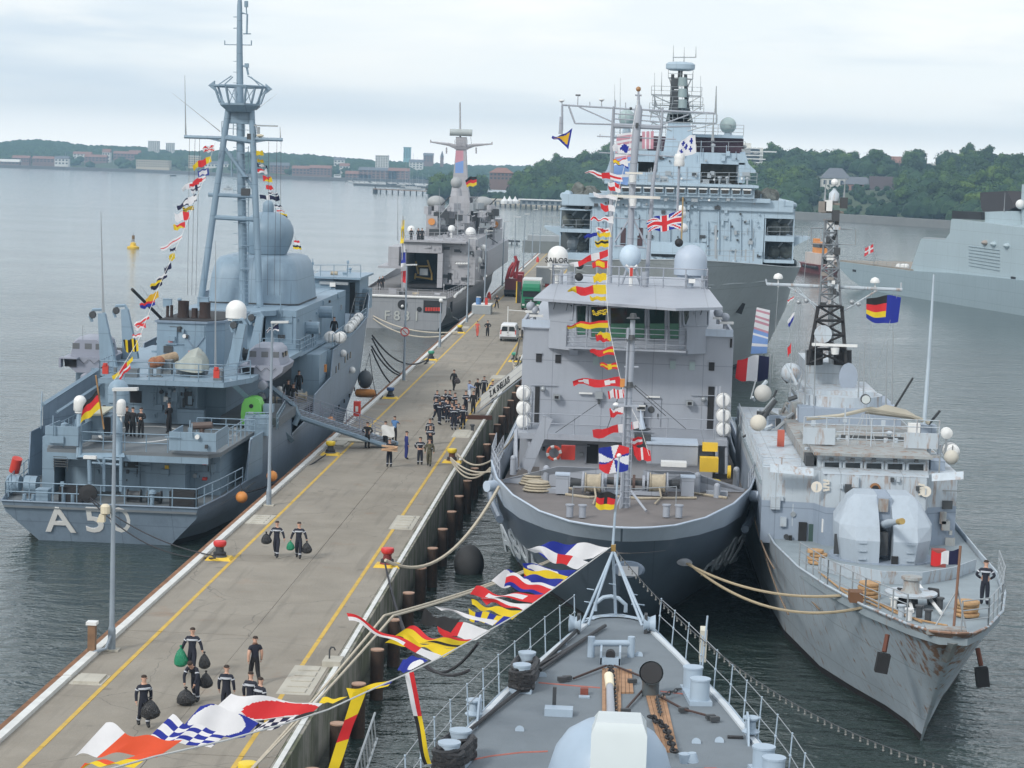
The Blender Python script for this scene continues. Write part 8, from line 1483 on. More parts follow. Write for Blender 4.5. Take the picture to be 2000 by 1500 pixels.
# strings of the blue-grey ship
def YC(py):return 152-(py-280)/440*31
C_=[((418,284,294),(396,288,297),sal('w','r'),'white flag with red saltire'),((412,305,316),(376,322,331),vs_('yrry'),'yellow and red flag'),((407,327,342),(385,334,346),bord('b','w'),'blue and white flag with red middle'),((401,342,352),(356,366,374),disc('w','r',.4,.4),'white pennant with red disc'),((391,360,368),(372,366,378),cross('w','n'),'white flag with navy cross'),((383,378,392),(346,402,408),disc('n','w',.35,.4),'navy pennant with white spot'),((378,400,410),(356,406,416),dstr('y','k'),'yellow and black flag'),((369,414,427),(341,418,432),vs_('rrww'),'half red half white flag'),((361,432,445),(338,440,452),diag('r','y'),'red and yellow flag'),((355,458,466),(314,484,491),hs_('wrw'),'long white and red pennant'),((343,482,490),(331,486,492),hs_('n'),'tiny navy flag'),((341,494,504),(330,500,510),hs_('y'),'tiny yellow flag'),((334,512,524),(320,524,536),hs_('n'),'dark navy flag'),((326,534,541),(305,544,552),hs_('wn'),'white and navy flag'),((316,546,556),(293,558,568),hs_('ykn'),'yellow and dark flag'),((309,568,580),(284,584,596),hs_('gg'),'orange-yellow flag'),((302,586,596),(273,594,604),hs_('rb'),'red and blue flag'),((291,615,622),(262,632,640),hs_('wr'),'white and red flag'),((284,630,640),(262,638,646),diag('r','w'),'red and white diagonal flag'),((276,650,658),(258,654,662),hs_('rw'),'small red and white flag'),((269,665,685),(241,666,684),vs_('ykykyk'),'yellow and black upright-striped flag'),((259,696,704),(220,736,742),vs_('yrry'),'long yellow and red pennant'),((254,710,720),(232,732,742),hs_('wr'),'white and red flag end')]
dress(C_,YC,'signal flags on the left string of the blue-grey ship',' on the left string under the tall mast',7,5)
def YD(py):return 152+(py-290)/200*27
D_=[((499,293,304),(513,294,305),hs_('y'),'yellow flag'),((502,310,317),(514,312,319),hs_('gy'),'gold flag'),((502,318,326),(521,322,329),disc('n','w',.5,.4),'navy flag with white disc'),((498,328,338),(520,330,340),diag('r','w'),'red and white flag'),((513,342,354),(531,346,358),diag('r','y'),'red and yellow flag'),((519,362,369),(533,364,370),hs_('r'),'small red flag'),((524,373,380),(541,376,383),chk('n','w',3),'navy and white checked flag'),((507,380,388),(544,383,392),lambda u,v:'w' if .4<u<.5 else 'n','long dark flag'),((536,399,406),(550,401,408),hs_('nw'),'navy and white flag'),((540,407,413),(554,409,414),hs_('wr'),'white and red flag'),((546,415,423),(560,417,425),hs_('yk'),'yellow and black flag'),((574,470,476),(585,471,478),hs_('rw'),'small red and white flag'),((572,479,486),(587,480,487),hs_('ky'),'small yellow flag')]
dress(D_,YD,'signal flags on the right string of the blue-grey ship',' on the right string behind the tall mast',6,4)
for pts,lb in(([P(420,278,152),P(400,345,YC(345)),P(355,460,YC(460)),P(310,560,YC(560)),P(270,665,YC(665)),P(222,745,120)],'thin line carrying the left string of flags from the tall mast to the stern'),([P(495,280,152),P(520,350,YD(350)),P(560,425,YD(425)),P(600,520,YD(520))],'thin line carrying the right string of flags from the tall mast forward')):
 m=MB();m.tube(pts,.014,n=4);tag(m.go('signal_line',MATS['white_line'],loc=tuple(pts[0])),lb,'rope')
 # ensigns and single flags
E_='flag'
ger=hs_('kry')
def pole(a,b,r,mt,label,cat='flagpole'):m=MB();m.cyl(a,b,r,n=8);return tag(m.go('flagpole',mt,loc=tuple(a)),label,cat)
pole(P(203,838,116.6),P(187,733,116),.045,mat('varnish',(.42,.24,.10),.5),'slanting varnished ensign staff on the platform of the blue-grey ship')
flag((189,762),(196,798),(163,792),(158,828),116,hs_('kkrryyy'),'black red gold ensign drooping from the slanting varnished staff',E_,amp=.1)
flag((931,345),(931,361),(909,350),(912,364),318,ger,'small black red gold flag at the pyramid mast of the grey frigate',E_,nu=8,nv=6);flag((785,430),(790,430),(782,475),(789,475),276,hs_('yy'),'limp yellow flag on the stern staff of the grey frigate',E_,nu=8,nv=4);flag((784,478),(791,478),(783,550),(795,552),276,vs_('wbbwrr'),'limp blue white red ensign below the yellow one',E_,nu=10,nv=5)
flag((1332,411),(1331,446),(1263,430),(1266,453),130,union,'British union flag flying above the grey bridge beside the big radome',E_,nu=40,nv=24,amp=.06)
flag((1358,264),(1360,298),(1328,280),(1322,300),131.5,stars,'white flag with small blue crosses above the twin white dome',E_,nu=30,nv=20,amp=.06)
flag((1118,250),(1110,292),(1079,266),(1077,270),132.5,tri('b','g'),'triangular orange-yellow flag with blue border at the left yard end',E_,nu=20,nv=14,amp=.06)
flag((1229,874),(1227,918),(1169,878),(1170,918),97,rays,'square red white and blue rayed jack in the middle of the survey ship bow','jack',nu=40,nv=30,amp=.05)
flag((1203,966),(1199,994),(1166,964),(1163,990),69.4,lambda u,v:'k' if abs(u-.5)<.1 and abs(v-.5)<.17 else ger(u,v),'black red gold flag with an eagle on the foreground bow staff',E_,nu=22,nv=16,amp=.07)
flag((1706,476),(1706,492),(1690,484),(1688,501),405,cross('r','w',.12),'red flag with white cross over the stern of the green-grey warship',E_,nu=14,nv=10,amp=.06);pole(P(1708,512,405),P(1706,474,405),.08,STEEL,'thin ensign staff on the stern of the green-grey warship')
flag((1760,581),(1754,629),(1692,586),(1692,622),121,eur,'black red gold and blue double flag under the right yard arm',E_,nu=20,nv=14,amp=.05)
flag((1503,697),(1500,740),(1440,706),(1436,738),128,lambda u,v:'n' if u<.34 else('w' if u<.68 else 'r'),'large blue white red flag flying right of the grey bridge',E_,nu=18,nv=10,amp=.05);pole(P(1503,772,128),P(1504,692,128),.05,STEEL,'thin pole carrying the large blue white red flag')
flag((1876,1071),(1874,1104),(1820,1078),(1818,1106),76.5,lambda u,v:'n' if u<.4 else('w' if u<.68 else 'r'),'blue white red jack on the bow of the rusty ship','jack',nu=18,nv=10,amp=.06)
flag((1478,600),(1504,606),(1466,690),(1498,688),148,lambda u,v:usbanner(v,u),'long pale red and blue banner hanging beside the big ship hull','banner',nu=20,nv=10,amp=.03,name='banner')
flag((1205,262),(1238,258),(1196,355),(1226,360),200,lambda u,v:usbanner(v,u),'pale pink and blue banner hanging left of the survey ship mast','banner',nu=22,nv=10,amp=.03,name='banner');flag((1254,257),(1277,256),(1254,290),(1276,291),205,hs_('pwpwp'),'pink banner with white bands right of the survey ship mast','banner',nu=8,nv=8,amp=.03,name='banner')
flag((890,294),(905,294),(889,338),(905,338),316.5,lambda u,v:'p' if u<.5 else 'c','pink and blue banner fixed on the pyramid mast of the grey frigate','banner',nu=8,nv=4,amp=.01,name='banner')
for h0,h1,f0,f1,p_,lb in(((1551,578),(1550,584),(1538,586),(1539,592),hs_('rw'),'tiny red and white flag under the left yard arm of the lattice mast'),((1552,609),(1550,622),(1538,628),(1540,640),hs_('wb'),'tiny white and blue flag below the tiny red and white one'),((1546,667),(1546,690),(1538,678),(1539,698),hs_('r'),'small limp red flag left of the black lattice'),((1545,708),(1552,726),(1541,716),(1555,732),hs_('ky'),'small black and gold flag left of the black lattice')):flag(h0,h1,f0,f1,120,p_,lb,group='small signal flags of the rusty ship',nu=6,nv=4)
flag((543,628),(545,647),(520,643),(522,648),116,hs_('wnnw'),'small white and navy pennant at the second lamp post top','pennant',nu=8,nv=5)
# string of lamps from the bow staff, starboard side
a,b=P(1203,1075,69.4),P(1850,1498,44);L_=sag(a,b,1.0,30)
t=thing('lamp_string','drooping string of small clear lamps from the bow staff over the water at right','string lights',tuple(a));m=MB();m.tube(L_,.014,n=4);m.go('cable',DARK,t)
for i in range(58):
 f=(i+.5)/58*30;k=int(f);c=L_[k].lerp(L_[min(30,k+1)],f-k);m=MB();m.cyl(c,c-Vector((0,0,.07)),.022,n=5);m.ball(c-Vector((0,0,.11)),.03,6,4);m.go('lamp',mat('clear_bulb',(.2,.2,.19),.2),t)
 # ---------------------------------------------------------------- people
CM={k:mat(k+'_clothing',c,.85,var=.15,vs=5)for k,c in dict(navy=(.014,.016,.028),black=(.012,.012,.014),blue=(.10,.22,.45),royal=(.02,.03,.16),white=(.60,.64,.70),camo=(.075,.07,.045),coral=(.55,.10,.07),sky=(.32,.40,.60),yellow=(.62,.55,.03)).items()}
CM['camo']=mat('camouflage_clothing',(.085,.08,.05),.9,var=.8,vs=9)
SKIN=mat('skin',(.55,.33,.24),.6);SHOE=mat('black_boots',(.012,.012,.012),.5);HAIR=mat('brown_hair',(.035,.022,.015),.8);SILV=mat('reflective_band',(.50,.53,.58),.4)
def skel(pose):
 J={'pelvis':(0,0,.97),'waist':(0,0,1.12),'chest':(0,0,1.33),'neckb':(0,0,1.47),'neck':(0,.01,1.54),'head':(0,.02,1.66),'crown':(0,.01,1.75)}
 for s,n in((-1,'l'),(1,'r')):
  J.update({n+'sh':(s*.18,0,1.42),n+'el':(s*.26,-.02,1.15),n+'wr':(s*.27,.05,.92),n+'ha':(s*.27,.07,.84),n+'hip':(s*.09,0,.92),n+'kn':(s*.10,.02,.50),n+'an':(s*.11,-.02,.10),n+'to':(s*.12,.13,.05)})
 def up(**k):J.update(k)
 if pose in('walk','carry'):up(lkn=(-.09,.16,.52),lan=(-.09,.22,.13),lto=(-.09,.36,.07),rkn=(.10,-.02,.50),ran=(.10,-.26,.14),rto=(.10,-.14,.04),lel=(-.27,-.08,1.15),lwr=(-.27,-.06,.92),lha=(-.27,-.05,.84))
 if pose=='carry':up(lel=(-.31,0,1.17),lwr=(-.38,.06,.95),lha=(-.40,.08,.87),rel=(.31,0,1.17),rwr=(.38,.06,.95),rha=(.40,.08,.87))
 if pose=='wide':up(lhip=(-.1,0,.92),lkn=(-.17,.04,.5),lan=(-.22,0,.1),lto=(-.25,.14,.05),rkn=(.17,.04,.5),ran=(.22,0,.1),rto=(.25,.14,.05),lel=(-.34,0,1.22),lwr=(-.22,.22,1.12),lha=(-.14,.26,1.1),rel=(.34,0,1.22),rwr=(.2,.22,1.14),rha=(.12,.26,1.12))
 if pose=='folded':up(lel=(-.27,.05,1.17),lwr=(-.06,.20,1.18),lha=(.03,.2,1.2),rel=(.27,.05,1.17),rwr=(.06,.22,1.14),rha=(-.03,.22,1.12))
 if pose=='hips':up(lel=(-.36,-.08,1.2),lwr=(-.20,.02,1.06),lha=(-.15,.05,1.04),rel=(.36,-.08,1.2),rwr=(.20,.02,1.06),rha=(.15,.05,1.04))
 if pose=='reach':up(rel=(.25,.2,1.25),rwr=(.2,.44,1.22),rha=(.18,.52,1.22),lel=(-.25,.16,1.2),lwr=(-.16,.38,1.16),lha=(-.13,.46,1.16))
 if pose=='bend':
  for n in('waist','chest','neckb','neck','head','crown','lsh','rsh','lel','rel','lwr','rwr','lha','rha'):
   v=J[n];a=.75 if n not in('waist',)else .3;dz=v[2]-.97;J[n]=(v[0],v[1]*math.cos(a)+dz*math.sin(a),.95+dz*math.cos(a)-v[1]*math.sin(a)*.3)
  up(lel=(-.26,.42,1.0),lwr=(-.2,.5,.76),lha=(-.18,.52,.68),rel=(.26,.42,1.0),rwr=(.2,.5,.76),rha=(.18,.52,.68),lkn=(-.12,.14,.5),lan=(-.12,.05,.1),lto=(-.12,.2,.05),rkn=(.12,-.05,.5),ran=(.14,-.28,.12),rto=(.14,-.15,.05))
 return J
RADII=dict(pelvis=.18,waist=.16,chest=.2,neckb=.09,neck=.06,head=.105,crown=.068,sh=.09,el=.064,wr=.05,ha=.045,hip=.125,kn=.092,an=.07,to=.055)
EDG=[('pelvis','waist'),('waist','chest'),('chest','neckb'),('neckb','neck'),('neck','head'),('head','crown')]+[(a.replace('*',n),b.replace('*',n))for n in 'lr' for a,b in(('chest','*sh'),('*sh','*el'),('*el','*wr'),('*wr','*ha'),('pelvis','*hip'),('*hip','*kn'),('*kn','*an'),('*an','*to'))]
BODY={}
def body_mesh(pose,sleeves=True,skirt=False):
 key=(pose,sleeves)
 if key in BODY:return BODY[key]
 J=skel(pose);names=list(J);me=bpy.data.meshes.new('body');me.from_pydata([J[n]for n in names],[(names.index(a),names.index(b))for a,b in EDG],[])
 o=bpy.data.objects.new('tmp',me);C.objects.link(o);sk=o.modifiers.new('s','SKIN');sk.use_smooth_shade=True;sk.branch_smoothing=.6
 for i,n in enumerate(names):
  r=RADII.get(n)or RADII[n[1:]];d=me.skin_vertices[0].data[i];d.radius=(r,r*(.72 if n in('chest','waist','pelvis')else 1));d.use_root=n=='pelvis'
 ss=o.modifiers.new('u','SUBSURF');ss.levels=1;bpy.context.view_layer.update()
 bm_=bpy.data.meshes.new_from_object(o.evaluated_get(bpy.context.evaluated_depsgraph_get()));bpy.data.objects.remove(o)
 vs=[tuple(v.co)for v in bm_.vertices];fs=[tuple(p.vertices)for p in bm_.polygons]
 mb=MB();mb.v=vs;mb.f=fs;kind={}
 seg=[(Vector(J[a]),Vector(J[b]),b)for a,b in EDG]
 for f in fs:
  c=sum((Vector(vs[i])for i in f),Vector())/len(f);best=None
  for a,b,n in seg:
   ab=b-a;t=max(0,min(1,(c-a).dot(ab)/ab.length_squared));d=(c-a-ab*t).length
   if best is None or d<best[0]:best=(d,n,t)
  n=best[1];k=1
  if n in('neck','head','crown')or n[1:]=='ha' or(not sleeves and(n[1:]=='wr' or(n[1:]=='el' and best[2]>.55))):k=0
  elif n[1:]in('hip','kn','an')or(n=='waist' and c.z<1.0 and pose!='bend'):k=2
  elif n[1:]=='to':k=3
  mb.mi.append(k)
 mb.m=0
 for s,n in((-1,'l'),(1,'r')):
  w_,h_=Vector(J[n+'wr']),Vector(J[n+'ha']);d=(h_-w_).normalized();side=d.cross(Vector((1,0,0)))if abs(d.x)<.8 else Vector((0,0,1));side.normalize();cur=Vector((-s,0,0))if abs(d.x)<.8 else Vector((0,-1,0))
  for k,L_ in enumerate((.07,.078,.072,.058)):b=h_+side*(-.024+.016*k)+d*.015;mb.tube([b,b+d*L_*.5+cur*.006,b+d*L_*.8+cur*.03],.008,n=4)
  b=h_-side*.03-d*.03;mb.tube([b,b-side*.02+d*.03,b-side*.02+d*.055+cur*.015],.009,n=4)
 H=Vector(J['head']);fw=Vector((0,1,0))if pose!='bend' else Vector((0,.8,-.6));upv=(Vector(J['crown'])-Vector(J['neck'])).normalized()
 mb.bc(H+fw*.105,(.022,.03,.035));mb.ball(H+Vector((-.098,0,0)),.022,6,4);mb.ball(H+Vector((.098,0,0)),.022,6,4);mb.m=3
 for s in(-.035,.035):mb.ball(H+fw*.092+upv*.02+Vector((s,0,0)),.011,5,4)
 mb.m=0;me2=mb.go('body',[SKIN]*4);d=me2.data;bpy.data.objects.remove(me2);d.polygons.foreach_set('use_smooth',[True]*len(d.polygons))
 h=MB();h.lathe((0,0,0),[(.098,.03),(.1,.05),(.088,.08),(.055,.105),(.01,.112)],12);ho_=h.go('hair',HAIR,smooth=True);hd=ho_.data;hd.transform(Matrix.Translation(H+upv*.01-fw*.022)@upv.to_track_quat('Z','Y').to_matrix().to_4x4());bpy.data.objects.remove(ho_)
 b=MB()
 if pose=='bend':pass
 else:b.lathe((0,0,1.33),[(.215,-.028),(.228,-.025),(.228,.025),(.215,.028)],16,'z',1.,.74)
 for s,n in((-1,'l'),(1,'r')):
  k_,a_=Vector(J[n+'kn']),Vector(J[n+'an']);c=k_.lerp(a_,.66);dd=(a_-k_).normalized()*.025;b.cyl(c-dd,c+dd,.086,.083,10);e,w_=Vector(J[n+'el']),Vector(J[n+'wr']);c=Vector(J[n+'sh']).lerp(e,.5);dd=(e-c).normalized()*.02;b.cyl(c-dd,c+dd,.078,.076,10)
 bo=b.go('reflective_bands',SILV);bd=bo.data;bpy.data.objects.remove(bo)
 BODY[key]=(d,hd,bd);return BODY[key]
OUT=dict(fire=('navy','navy',True,True),suit=('black','black',True,False),tee=('navy','black',False,False),blueshirt=('blue','black',False,False),cover=('royal','royal',True,False),camo=('camo','camo',True,False),coral=('coral','coral',False,False),pale=('sky','white',True,False),vest=('yellow','navy',True,False))
def person(pos,face,pose,fit,label,group=None,h=1.0):
 """face: compass angle in degrees, 0 = away along the pier, 180 = towards the camera"""
 top,leg,sl,band=OUT[fit];d,hd,bd=body_mesh(pose,sl);t=thing('person',label,'person',tuple(pos),group,rz=rad(-face),local=True);t.scale=(h,h,h)
 b=bpy.data.objects.new('body',d);C.objects.link(b);b.parent=t
 for i,mm in enumerate((SKIN,CM[top],CM[leg],SHOE)):b.material_slots[i].link='OBJECT';b.material_slots[i].material=mm
 o=bpy.data.objects.new('hair',hd);C.objects.link(o);o.parent=t
 if band:o=stuff(bpy.data.objects.new('reflective_bands',bd));C.objects.link(o);o.parent=t
 return t
BAG={}
def bag(pos,col,label,r=.27,h=.62):
 mt=mat(col+'_bag',dict(black=(.015,.015,.017),green=(.01,.22,.11),brown=(.04,.03,.03))[col],.25,var=.1,bump=1.0,bs=9)
 if col not in BAG:
  m=MB();secs=[(.02,-.5),(.6,-.47),(.95,-.36),(1.0,-.18),(.85,.05),(.55,.25),(.2,.38),(.1,.43),(.22,.5),(.14,.54)];n=16
  for i,(q,z)in enumerate(secs):
   for k in range(n):a=k*2*math.pi/n;w_=1+.16*mnoise.noise(Vector((math.cos(a)*1.5,math.sin(a)*1.5,z*4+len(col))));m.v.append((q*w_*math.cos(a),q*w_*math.sin(a)*.85,z))
  for i in range(len(secs)-1):
   for k in range(n):m.face(i*n+k,i*n+(k+1)%n,(i+1)*n+(k+1)%n,(i+1)*n+k)
  o=m.go('rubbish_bag',mt,smooth=True);BAG[col]=o.data;bpy.data.objects.remove(o)
 o=bpy.data.objects.new('rubbish_bag',BAG[col]);C.objects.link(o);o.location=pos;o.scale=(r,r,h);return tag(o,label,'bag','bags carried along the pier')
def pp(px,py):return atz(px,py,2.51)
def beside(p,px,py,z=0):c=P(px,py,p.y-.12);return c
a=pp(540,1089);person(a,185,'carry','fire','sailor in banded overalls with one black bag, left of a pair walking towards us');bag(beside(a,520,1051),'black','black rubbish bag carried by the left sailor of the pair',.26,.58)
a=pp(583,1091);person(a,176,'carry','fire','sailor in dark overalls with green and black bags, right of the walking pair');bag(beside(a,567,1065),'green','small green bag held by the right sailor of the pair',.2,.5);bag(beside(a,599,1069),'black','black bag held by the right sailor of the pair',.25,.6)
a=pp(375,1318);person(a,180,'carry','fire','tall sailor in banded overalls striding towards us with a green bag and a black bag');bag(beside(a,353,1282),'green','big bright green bag in the hand of the tall sailor',.26,.78);bag(beside(a,399,1290),'black','black bag in the other hand of the tall sailor',.22,.62)
a=pp(382,1370);person(a,195,'bend','fire','sailor bending forward with black bags in front of the tall one',h=.98);bag(a+Vector((-.25,-.5,.3)),'black','black bag hanging low before the bending sailor',.34,.62);bag(beside(a,400,1330)+Vector((0,.2,0)),'black','black bag slung behind the bending sailor',.24,.6)
a=pp(280,1420);person(a,150,'walk','fire','sailor walking with a black bag on the left half of the pier');bag(beside(a,293,1383),'black','bulging black bag of the sailor on the left half of the pier',.33,.72)
person(pp(497,1336),-30,'walk','tee','bare-armed sailor in dark T-shirt turned away by the right yellow line');person(pp(441,1398),5,'stand','fire','sailor seen from behind above the white flag with a red disc');person(pp(488,1412),20,'stand','fire','sailor half hidden behind the white flag, nearer the centre joint');person(pp(507,1424),40,'stand','fire','sailor half hidden behind the red disc of the white flag')
person(pp(717,876),10,'hips','suit','man in black seen from behind at the foot of the wide gangway');a=pp(752,874);person(a,25,'reach','blueshirt','man in blue shirt holding a white sheet at the gangway foot');person(pp(770,863),15,'reach','blueshirt','second man in blue shirt just behind the one with the sheet')
m=MB();c=P(758,842,a.y-.3);m.v=[tuple(c+Vector(((i-3)*.14+.03*math.sin(j),.05*math.sin(i*1.3+j),(j-3)*.12+.06*math.sin(i))))for j in range(7)for i in range(7)];[m.face(j*7+i,j*7+i+1,j*7+i+8,j*7+i+7)for j in range(6)for i in range(6)];tag(m.go('sheet',WHITE,loc=tuple(c),smooth=True),'crumpled white sheet held by the men in blue shirts','sheet')
a=pp(760,912);person(a,180,'reach','fire','sailor carrying a stack of tan boards across the chest');t=thing('boards','stack of tan boards carried in front of the chest of one sailor','boards',tuple(P(761,876,a.y-.5)))
for k in range(5):bb(t,'board',mat('tan_board',(.55,.36,.22),.8),P(761,880-k*2.2,a.y-.5),(1.0,.25,.05),R.uniform(-.2,.2),0,R.uniform(-.15,.15))
person(pp(793,897),70,'stand','cover','man in royal blue overalls standing alone in mid-pier',h=1.03);person(pp(820,908),175,'hips','fire','sailor in banded overalls beside the man in camouflage');person(pp(838,911),180,'walk','camo','man in camouflage uniform walking towards us');person(pp(839,868),185,'stand','fire','rear one of two sailors behind the man in camouflage');person(pp(840,882),180,'folded','fire','front one of two sailors behind the man in camouflage')
GR='sailors crowding together in mid-pier'
for i,(px,py)in enumerate(((853,805),(861,811),(869,808),(878,807),(888,812),(851,822),(858,830),(866,820),(874,826),(882,833),(890,826),(895,835),(886,840),(862,817))):
 person(pp(px,py),(200,150,90,240,300,120,60,20,330,270,190,230,160,10)[i],('stand','bend','reach','stand','folded','walk','reach','bend','stand','folded','hips','walk','stand','reach')[i],'fire','sailor in banded dark overalls in the crowd gathered before the name gangway',GR,h=R.uniform(.95,1.04))
a=pp(886,763);person(a,20,'walk','suit','man in black walking away with a brown sack over his shoulder');bag(beside(a,893,742)-Vector((0,.2,0)),'brown','brown sack on the shoulder of the man in black',.28,.62)
for px,py,f,ps,ft,lb in((916,786,60,'reach','pale','man in pale blue shirt and light trousers near the name gangway'),(932,782,20,'stand','suit','man in black with back to us behind the one in pale blue'),(945,777,180,'stand','fire','sailor in banded overalls by the gangway foot looking our way'),(961,787,190,'walk','fire','sailor stepping behind the lettered gangway board'),(924,808,200,'stand','suit','tall man in black suit nearest the gangway foot'),(909,808,150,'folded','fire','sailor beside the tall man in black suit'),(904,838,190,'stand','fire','sailor standing apart at the right of the crowd near the yellow line'),(932,658,10,'walk','coral','person in coral sports clothes walking away far up the pier'),(952,657,350,'hips','suit','person in dark clothes walking beside the coral one'),(970,602,180,'wide','suit','far lone person with raised arms by the left kerb')):person(pp(px,py),f,ps,ft,lb)
def on(px,py,z,*k):person(atz(px,py,z),*k)
on(247,852,HP+.02,20,'walk','suit','man in dark uniform leaning at the left of the landing circle');on(259,854,HP+.02,10,'stand','suit','broad man in dark uniform seen from behind on the landing circle');on(275,855,HP+.02,180,'folded','suit','smaller officer in dark uniform on the landing circle');on(330,846,HP+.02,300,'folded','suit','officer standing at the right of the landing circle',None,1.05)
on(147,944,2.12,60,'reach','blueshirt','man in blue shirt on the stern deck below the platform');on(170,884,3.9,200,'bend','vest','crewman in yellow vest working under the ensign');on(203,850,HP+.02,170,'stand','suit','man in the doorway of the khaki-roofed shelter')
for px,py,lb in((562,792,'dark figure in the waist behind the hanging boat, leftmost'),(572,800,'dark figure bending over the waist rail'),(583,772,'dark figure facing us in the waist beside the covered dinghy'),(592,768,'dark figure behind the covered dinghy, rightmost')):on(px,py,4.72,180,'stand','suit',lb)
person(P(652,664,162.5),190,'stand','suit','dark figure above the white raft canisters on the blue-grey ship')
for px,lb in((803,'leftmost of three figures on the hangar roof'),(817,'middle of three figures on the hangar roof'),(824,'rightmost of three figures on the hangar roof')):person(Vector((P(px,470,292.6).x,292.6,P(px,471,292.6).z)),180,'stand','suit',lb)
for px,py,lb in((741,566,'sailor at the left edge of the frigate flight deck'),(747,564,'sailor next to the one at the flight deck edge')):person(atz(px,py,4.02),160,'stand','suit',lb)
c=gp(1922,1182);person(c,15,'hips','fire','lone sailor standing with back to us on the bow of the rusty ship')
person(Vector((P(1480,850,113).x,113,4.8)),180,'reach','suit','dark figure among the clutter on the rusty ship side deck')
# ---------------------------------------------------------------- vehicles and stall
GREENP=mat('truck_green',(.015,.20,.10),.35,var=.06);VW=mat('van_white',(.68,.70,.72),.3,var=.03);TYRE=mat('tyre',(.015,.015,.015),.85)
def wheel(root,x,y,r=.33,w=.22):m=MB();m.lathe((x,y,r),[(r*.6,-w/2),(r*.95,-w/2),(r,-w/2+.03),(r,w/2-.03),(r*.95,w/2),(r*.6,w/2)],18,'x');o=m.go('tyre',TYRE,root,True);m=MB();m.cyl((x-w/2-.005,y,r),(x+w/2+.005,y,r),r*.58,n=14);m.go('rim',STEEL,o)
def lb(root,name,mt,*q):m=MB();m.box(*q);return m.go(name,mt,root)
c=atz(992,667,2.51);v=thing('van','white panel van parked facing away on the pier, its rear windows towards us','van',tuple(c),local=True,rz=rad(-1))
m=MB();m.loft([[(-w,y,.28),(w,y,.28),(w*1.0,y,.95),(w*.97,y,1.05),(w*.86*k,y,z),(w*.7*k,y,z+.05),(-w*.7*k,y,z+.05),(-w*.86*k,y,z),(-w*.97,y,1.05),(-w,y,.95)]for y,w,z,k in((.0,.86,1.70,.96),(.12,.92,1.80,1),(2.6,.92,1.84,1),(3.3,.91,1.45,.95),(3.7,.90,1.08,.98),(4.35,.82,.9,1.02))]);m.go('body',VW,v,True)
for s in(-1,1):
 m=MB();m.add([(s*.08,-.03,1.12),(s*.74,-.03,1.10),(s*.68,.0,1.52),(s*.55,.01,1.62),(s*.08,.01,1.62)],[(0,1,2,3,4)]);m.ext([(s*.08,-.03,1.12),(s*.74,-.03,1.10),(s*.68,-.0,1.52),(s*.55,.0,1.62),(s*.08,.0,1.62)],(0,.03,0));m.go('rear_window',GLASS,v)
 lb(v,'tail_light',RED,s*.80-.05,s*.80+.05,-.03,.06,.78,1.25);wheel(v,s*.8,.85);wheel(v,s*.8,3.5);bb(v,'mirror',BLACK,v.location*0+Vector((s*1.03,3.0,1.15)),(.18,.1,.22));lb(v,'side_window',GLASS,s*.90-.02,s*.90+.02,1.9,2.9,1.15,1.55)
lb(v,'number_plate',WHITE,-.26,.26,-.05,-.02,.72,.83);lb(v,'rear_bumper',mat('grey_bumper',(.12,.12,.12),.6),-.86,.86,-.1,.05,.3,.52);lb(v,'door_seam',DARK,-.012,.012,-.035,-.02,.55,1.7);lb(v,'door_handle',DARK,-.14,-.02,-.05,-.02,.92,.98);lb(v,'roof_aerial',DARK,-.01,.01,2.9,2.92,1.86,2.2)
m=MB();t=thing('signpost','thin white post with a narrow arm standing behind the white van','post',tuple(atz(991,650,2.5)));c=atz(991,650,2.5);cy(t,'post',WHITE,c,c+Vector((0,0,3.0)),.06);cy(t,'arm',WHITE,c+Vector((0,0,2.6)),c+Vector((2.4,0,2.5)),.05)
c=atz(1036,606,2.51);v=thing('truck','green lorry with white roof spoiler facing us far up the pier','lorry',tuple(c),local=True,rz=rad(1));K=GREENP
for n,mt,q in(('cab',K,(-1.22,1.22,0,2.2,.9,2.7)),('bumper',mat('dark_green',(.01,.10,.05),.4),(-1.24,1.24,-.15,.6,.3,.92)),('windscreen',GLASS,(-1.05,1.05,-.05,.05,1.75,2.5)),('grille',BLACK,(-.8,.8,-.19,-.0,1.0,1.5)),('grille_bar',K,(-.82,.82,-.22,-.1,1.22,1.28)),('sun_visor',K,(-1.15,1.15,-.3,.1,2.55,2.75)),('trailer',mat('trailer_white',(.6,.61,.6),.5),(-1.24,1.24,2.6,9,1.1,3.9)),('chassis',DARK,(-.6,.6,.3,8.6,.5,.88))):lb(v,n,mt,*q)
m=MB();m.loft([[(-1.2,y,z0),(1.2,y,z0),(1.1,y,z1),(-1.1,y,z1)]for y,z0,z1 in((.1,2.7,3.0),(.5,2.7,3.45),(2.1,2.7,3.75))]);m.go('roof_spoiler',K,v)
for s in(-1,1):lb(v,'headlight',WHITE,s*.95-.16,s*.95+.16,-.2,-.1,.6,.8);lb(v,'mirror',DARK,s*1.4-.1,s*1.4+.1,-.1,.1,1.8,2.4);wheel(v,s*1.05,1.0,.5,.3);wheel(v,s*1.05,7.6,.5,.35);wheel(v,s*1.05,6.3,.5,.35)
m=MB();m.cyl((0,-.24,1.25),(0,-.2,1.25),.13,n=12);m.go('round_badge',STEEL,v)
c=atz(1000,580,2.51);v=thing('crane_truck','red lorry with folded loading crane parked before the green lorry row','crane lorry',tuple(c),local=True);RD=mat('lorry_red',(.33,.025,.03),.45,var=.1)
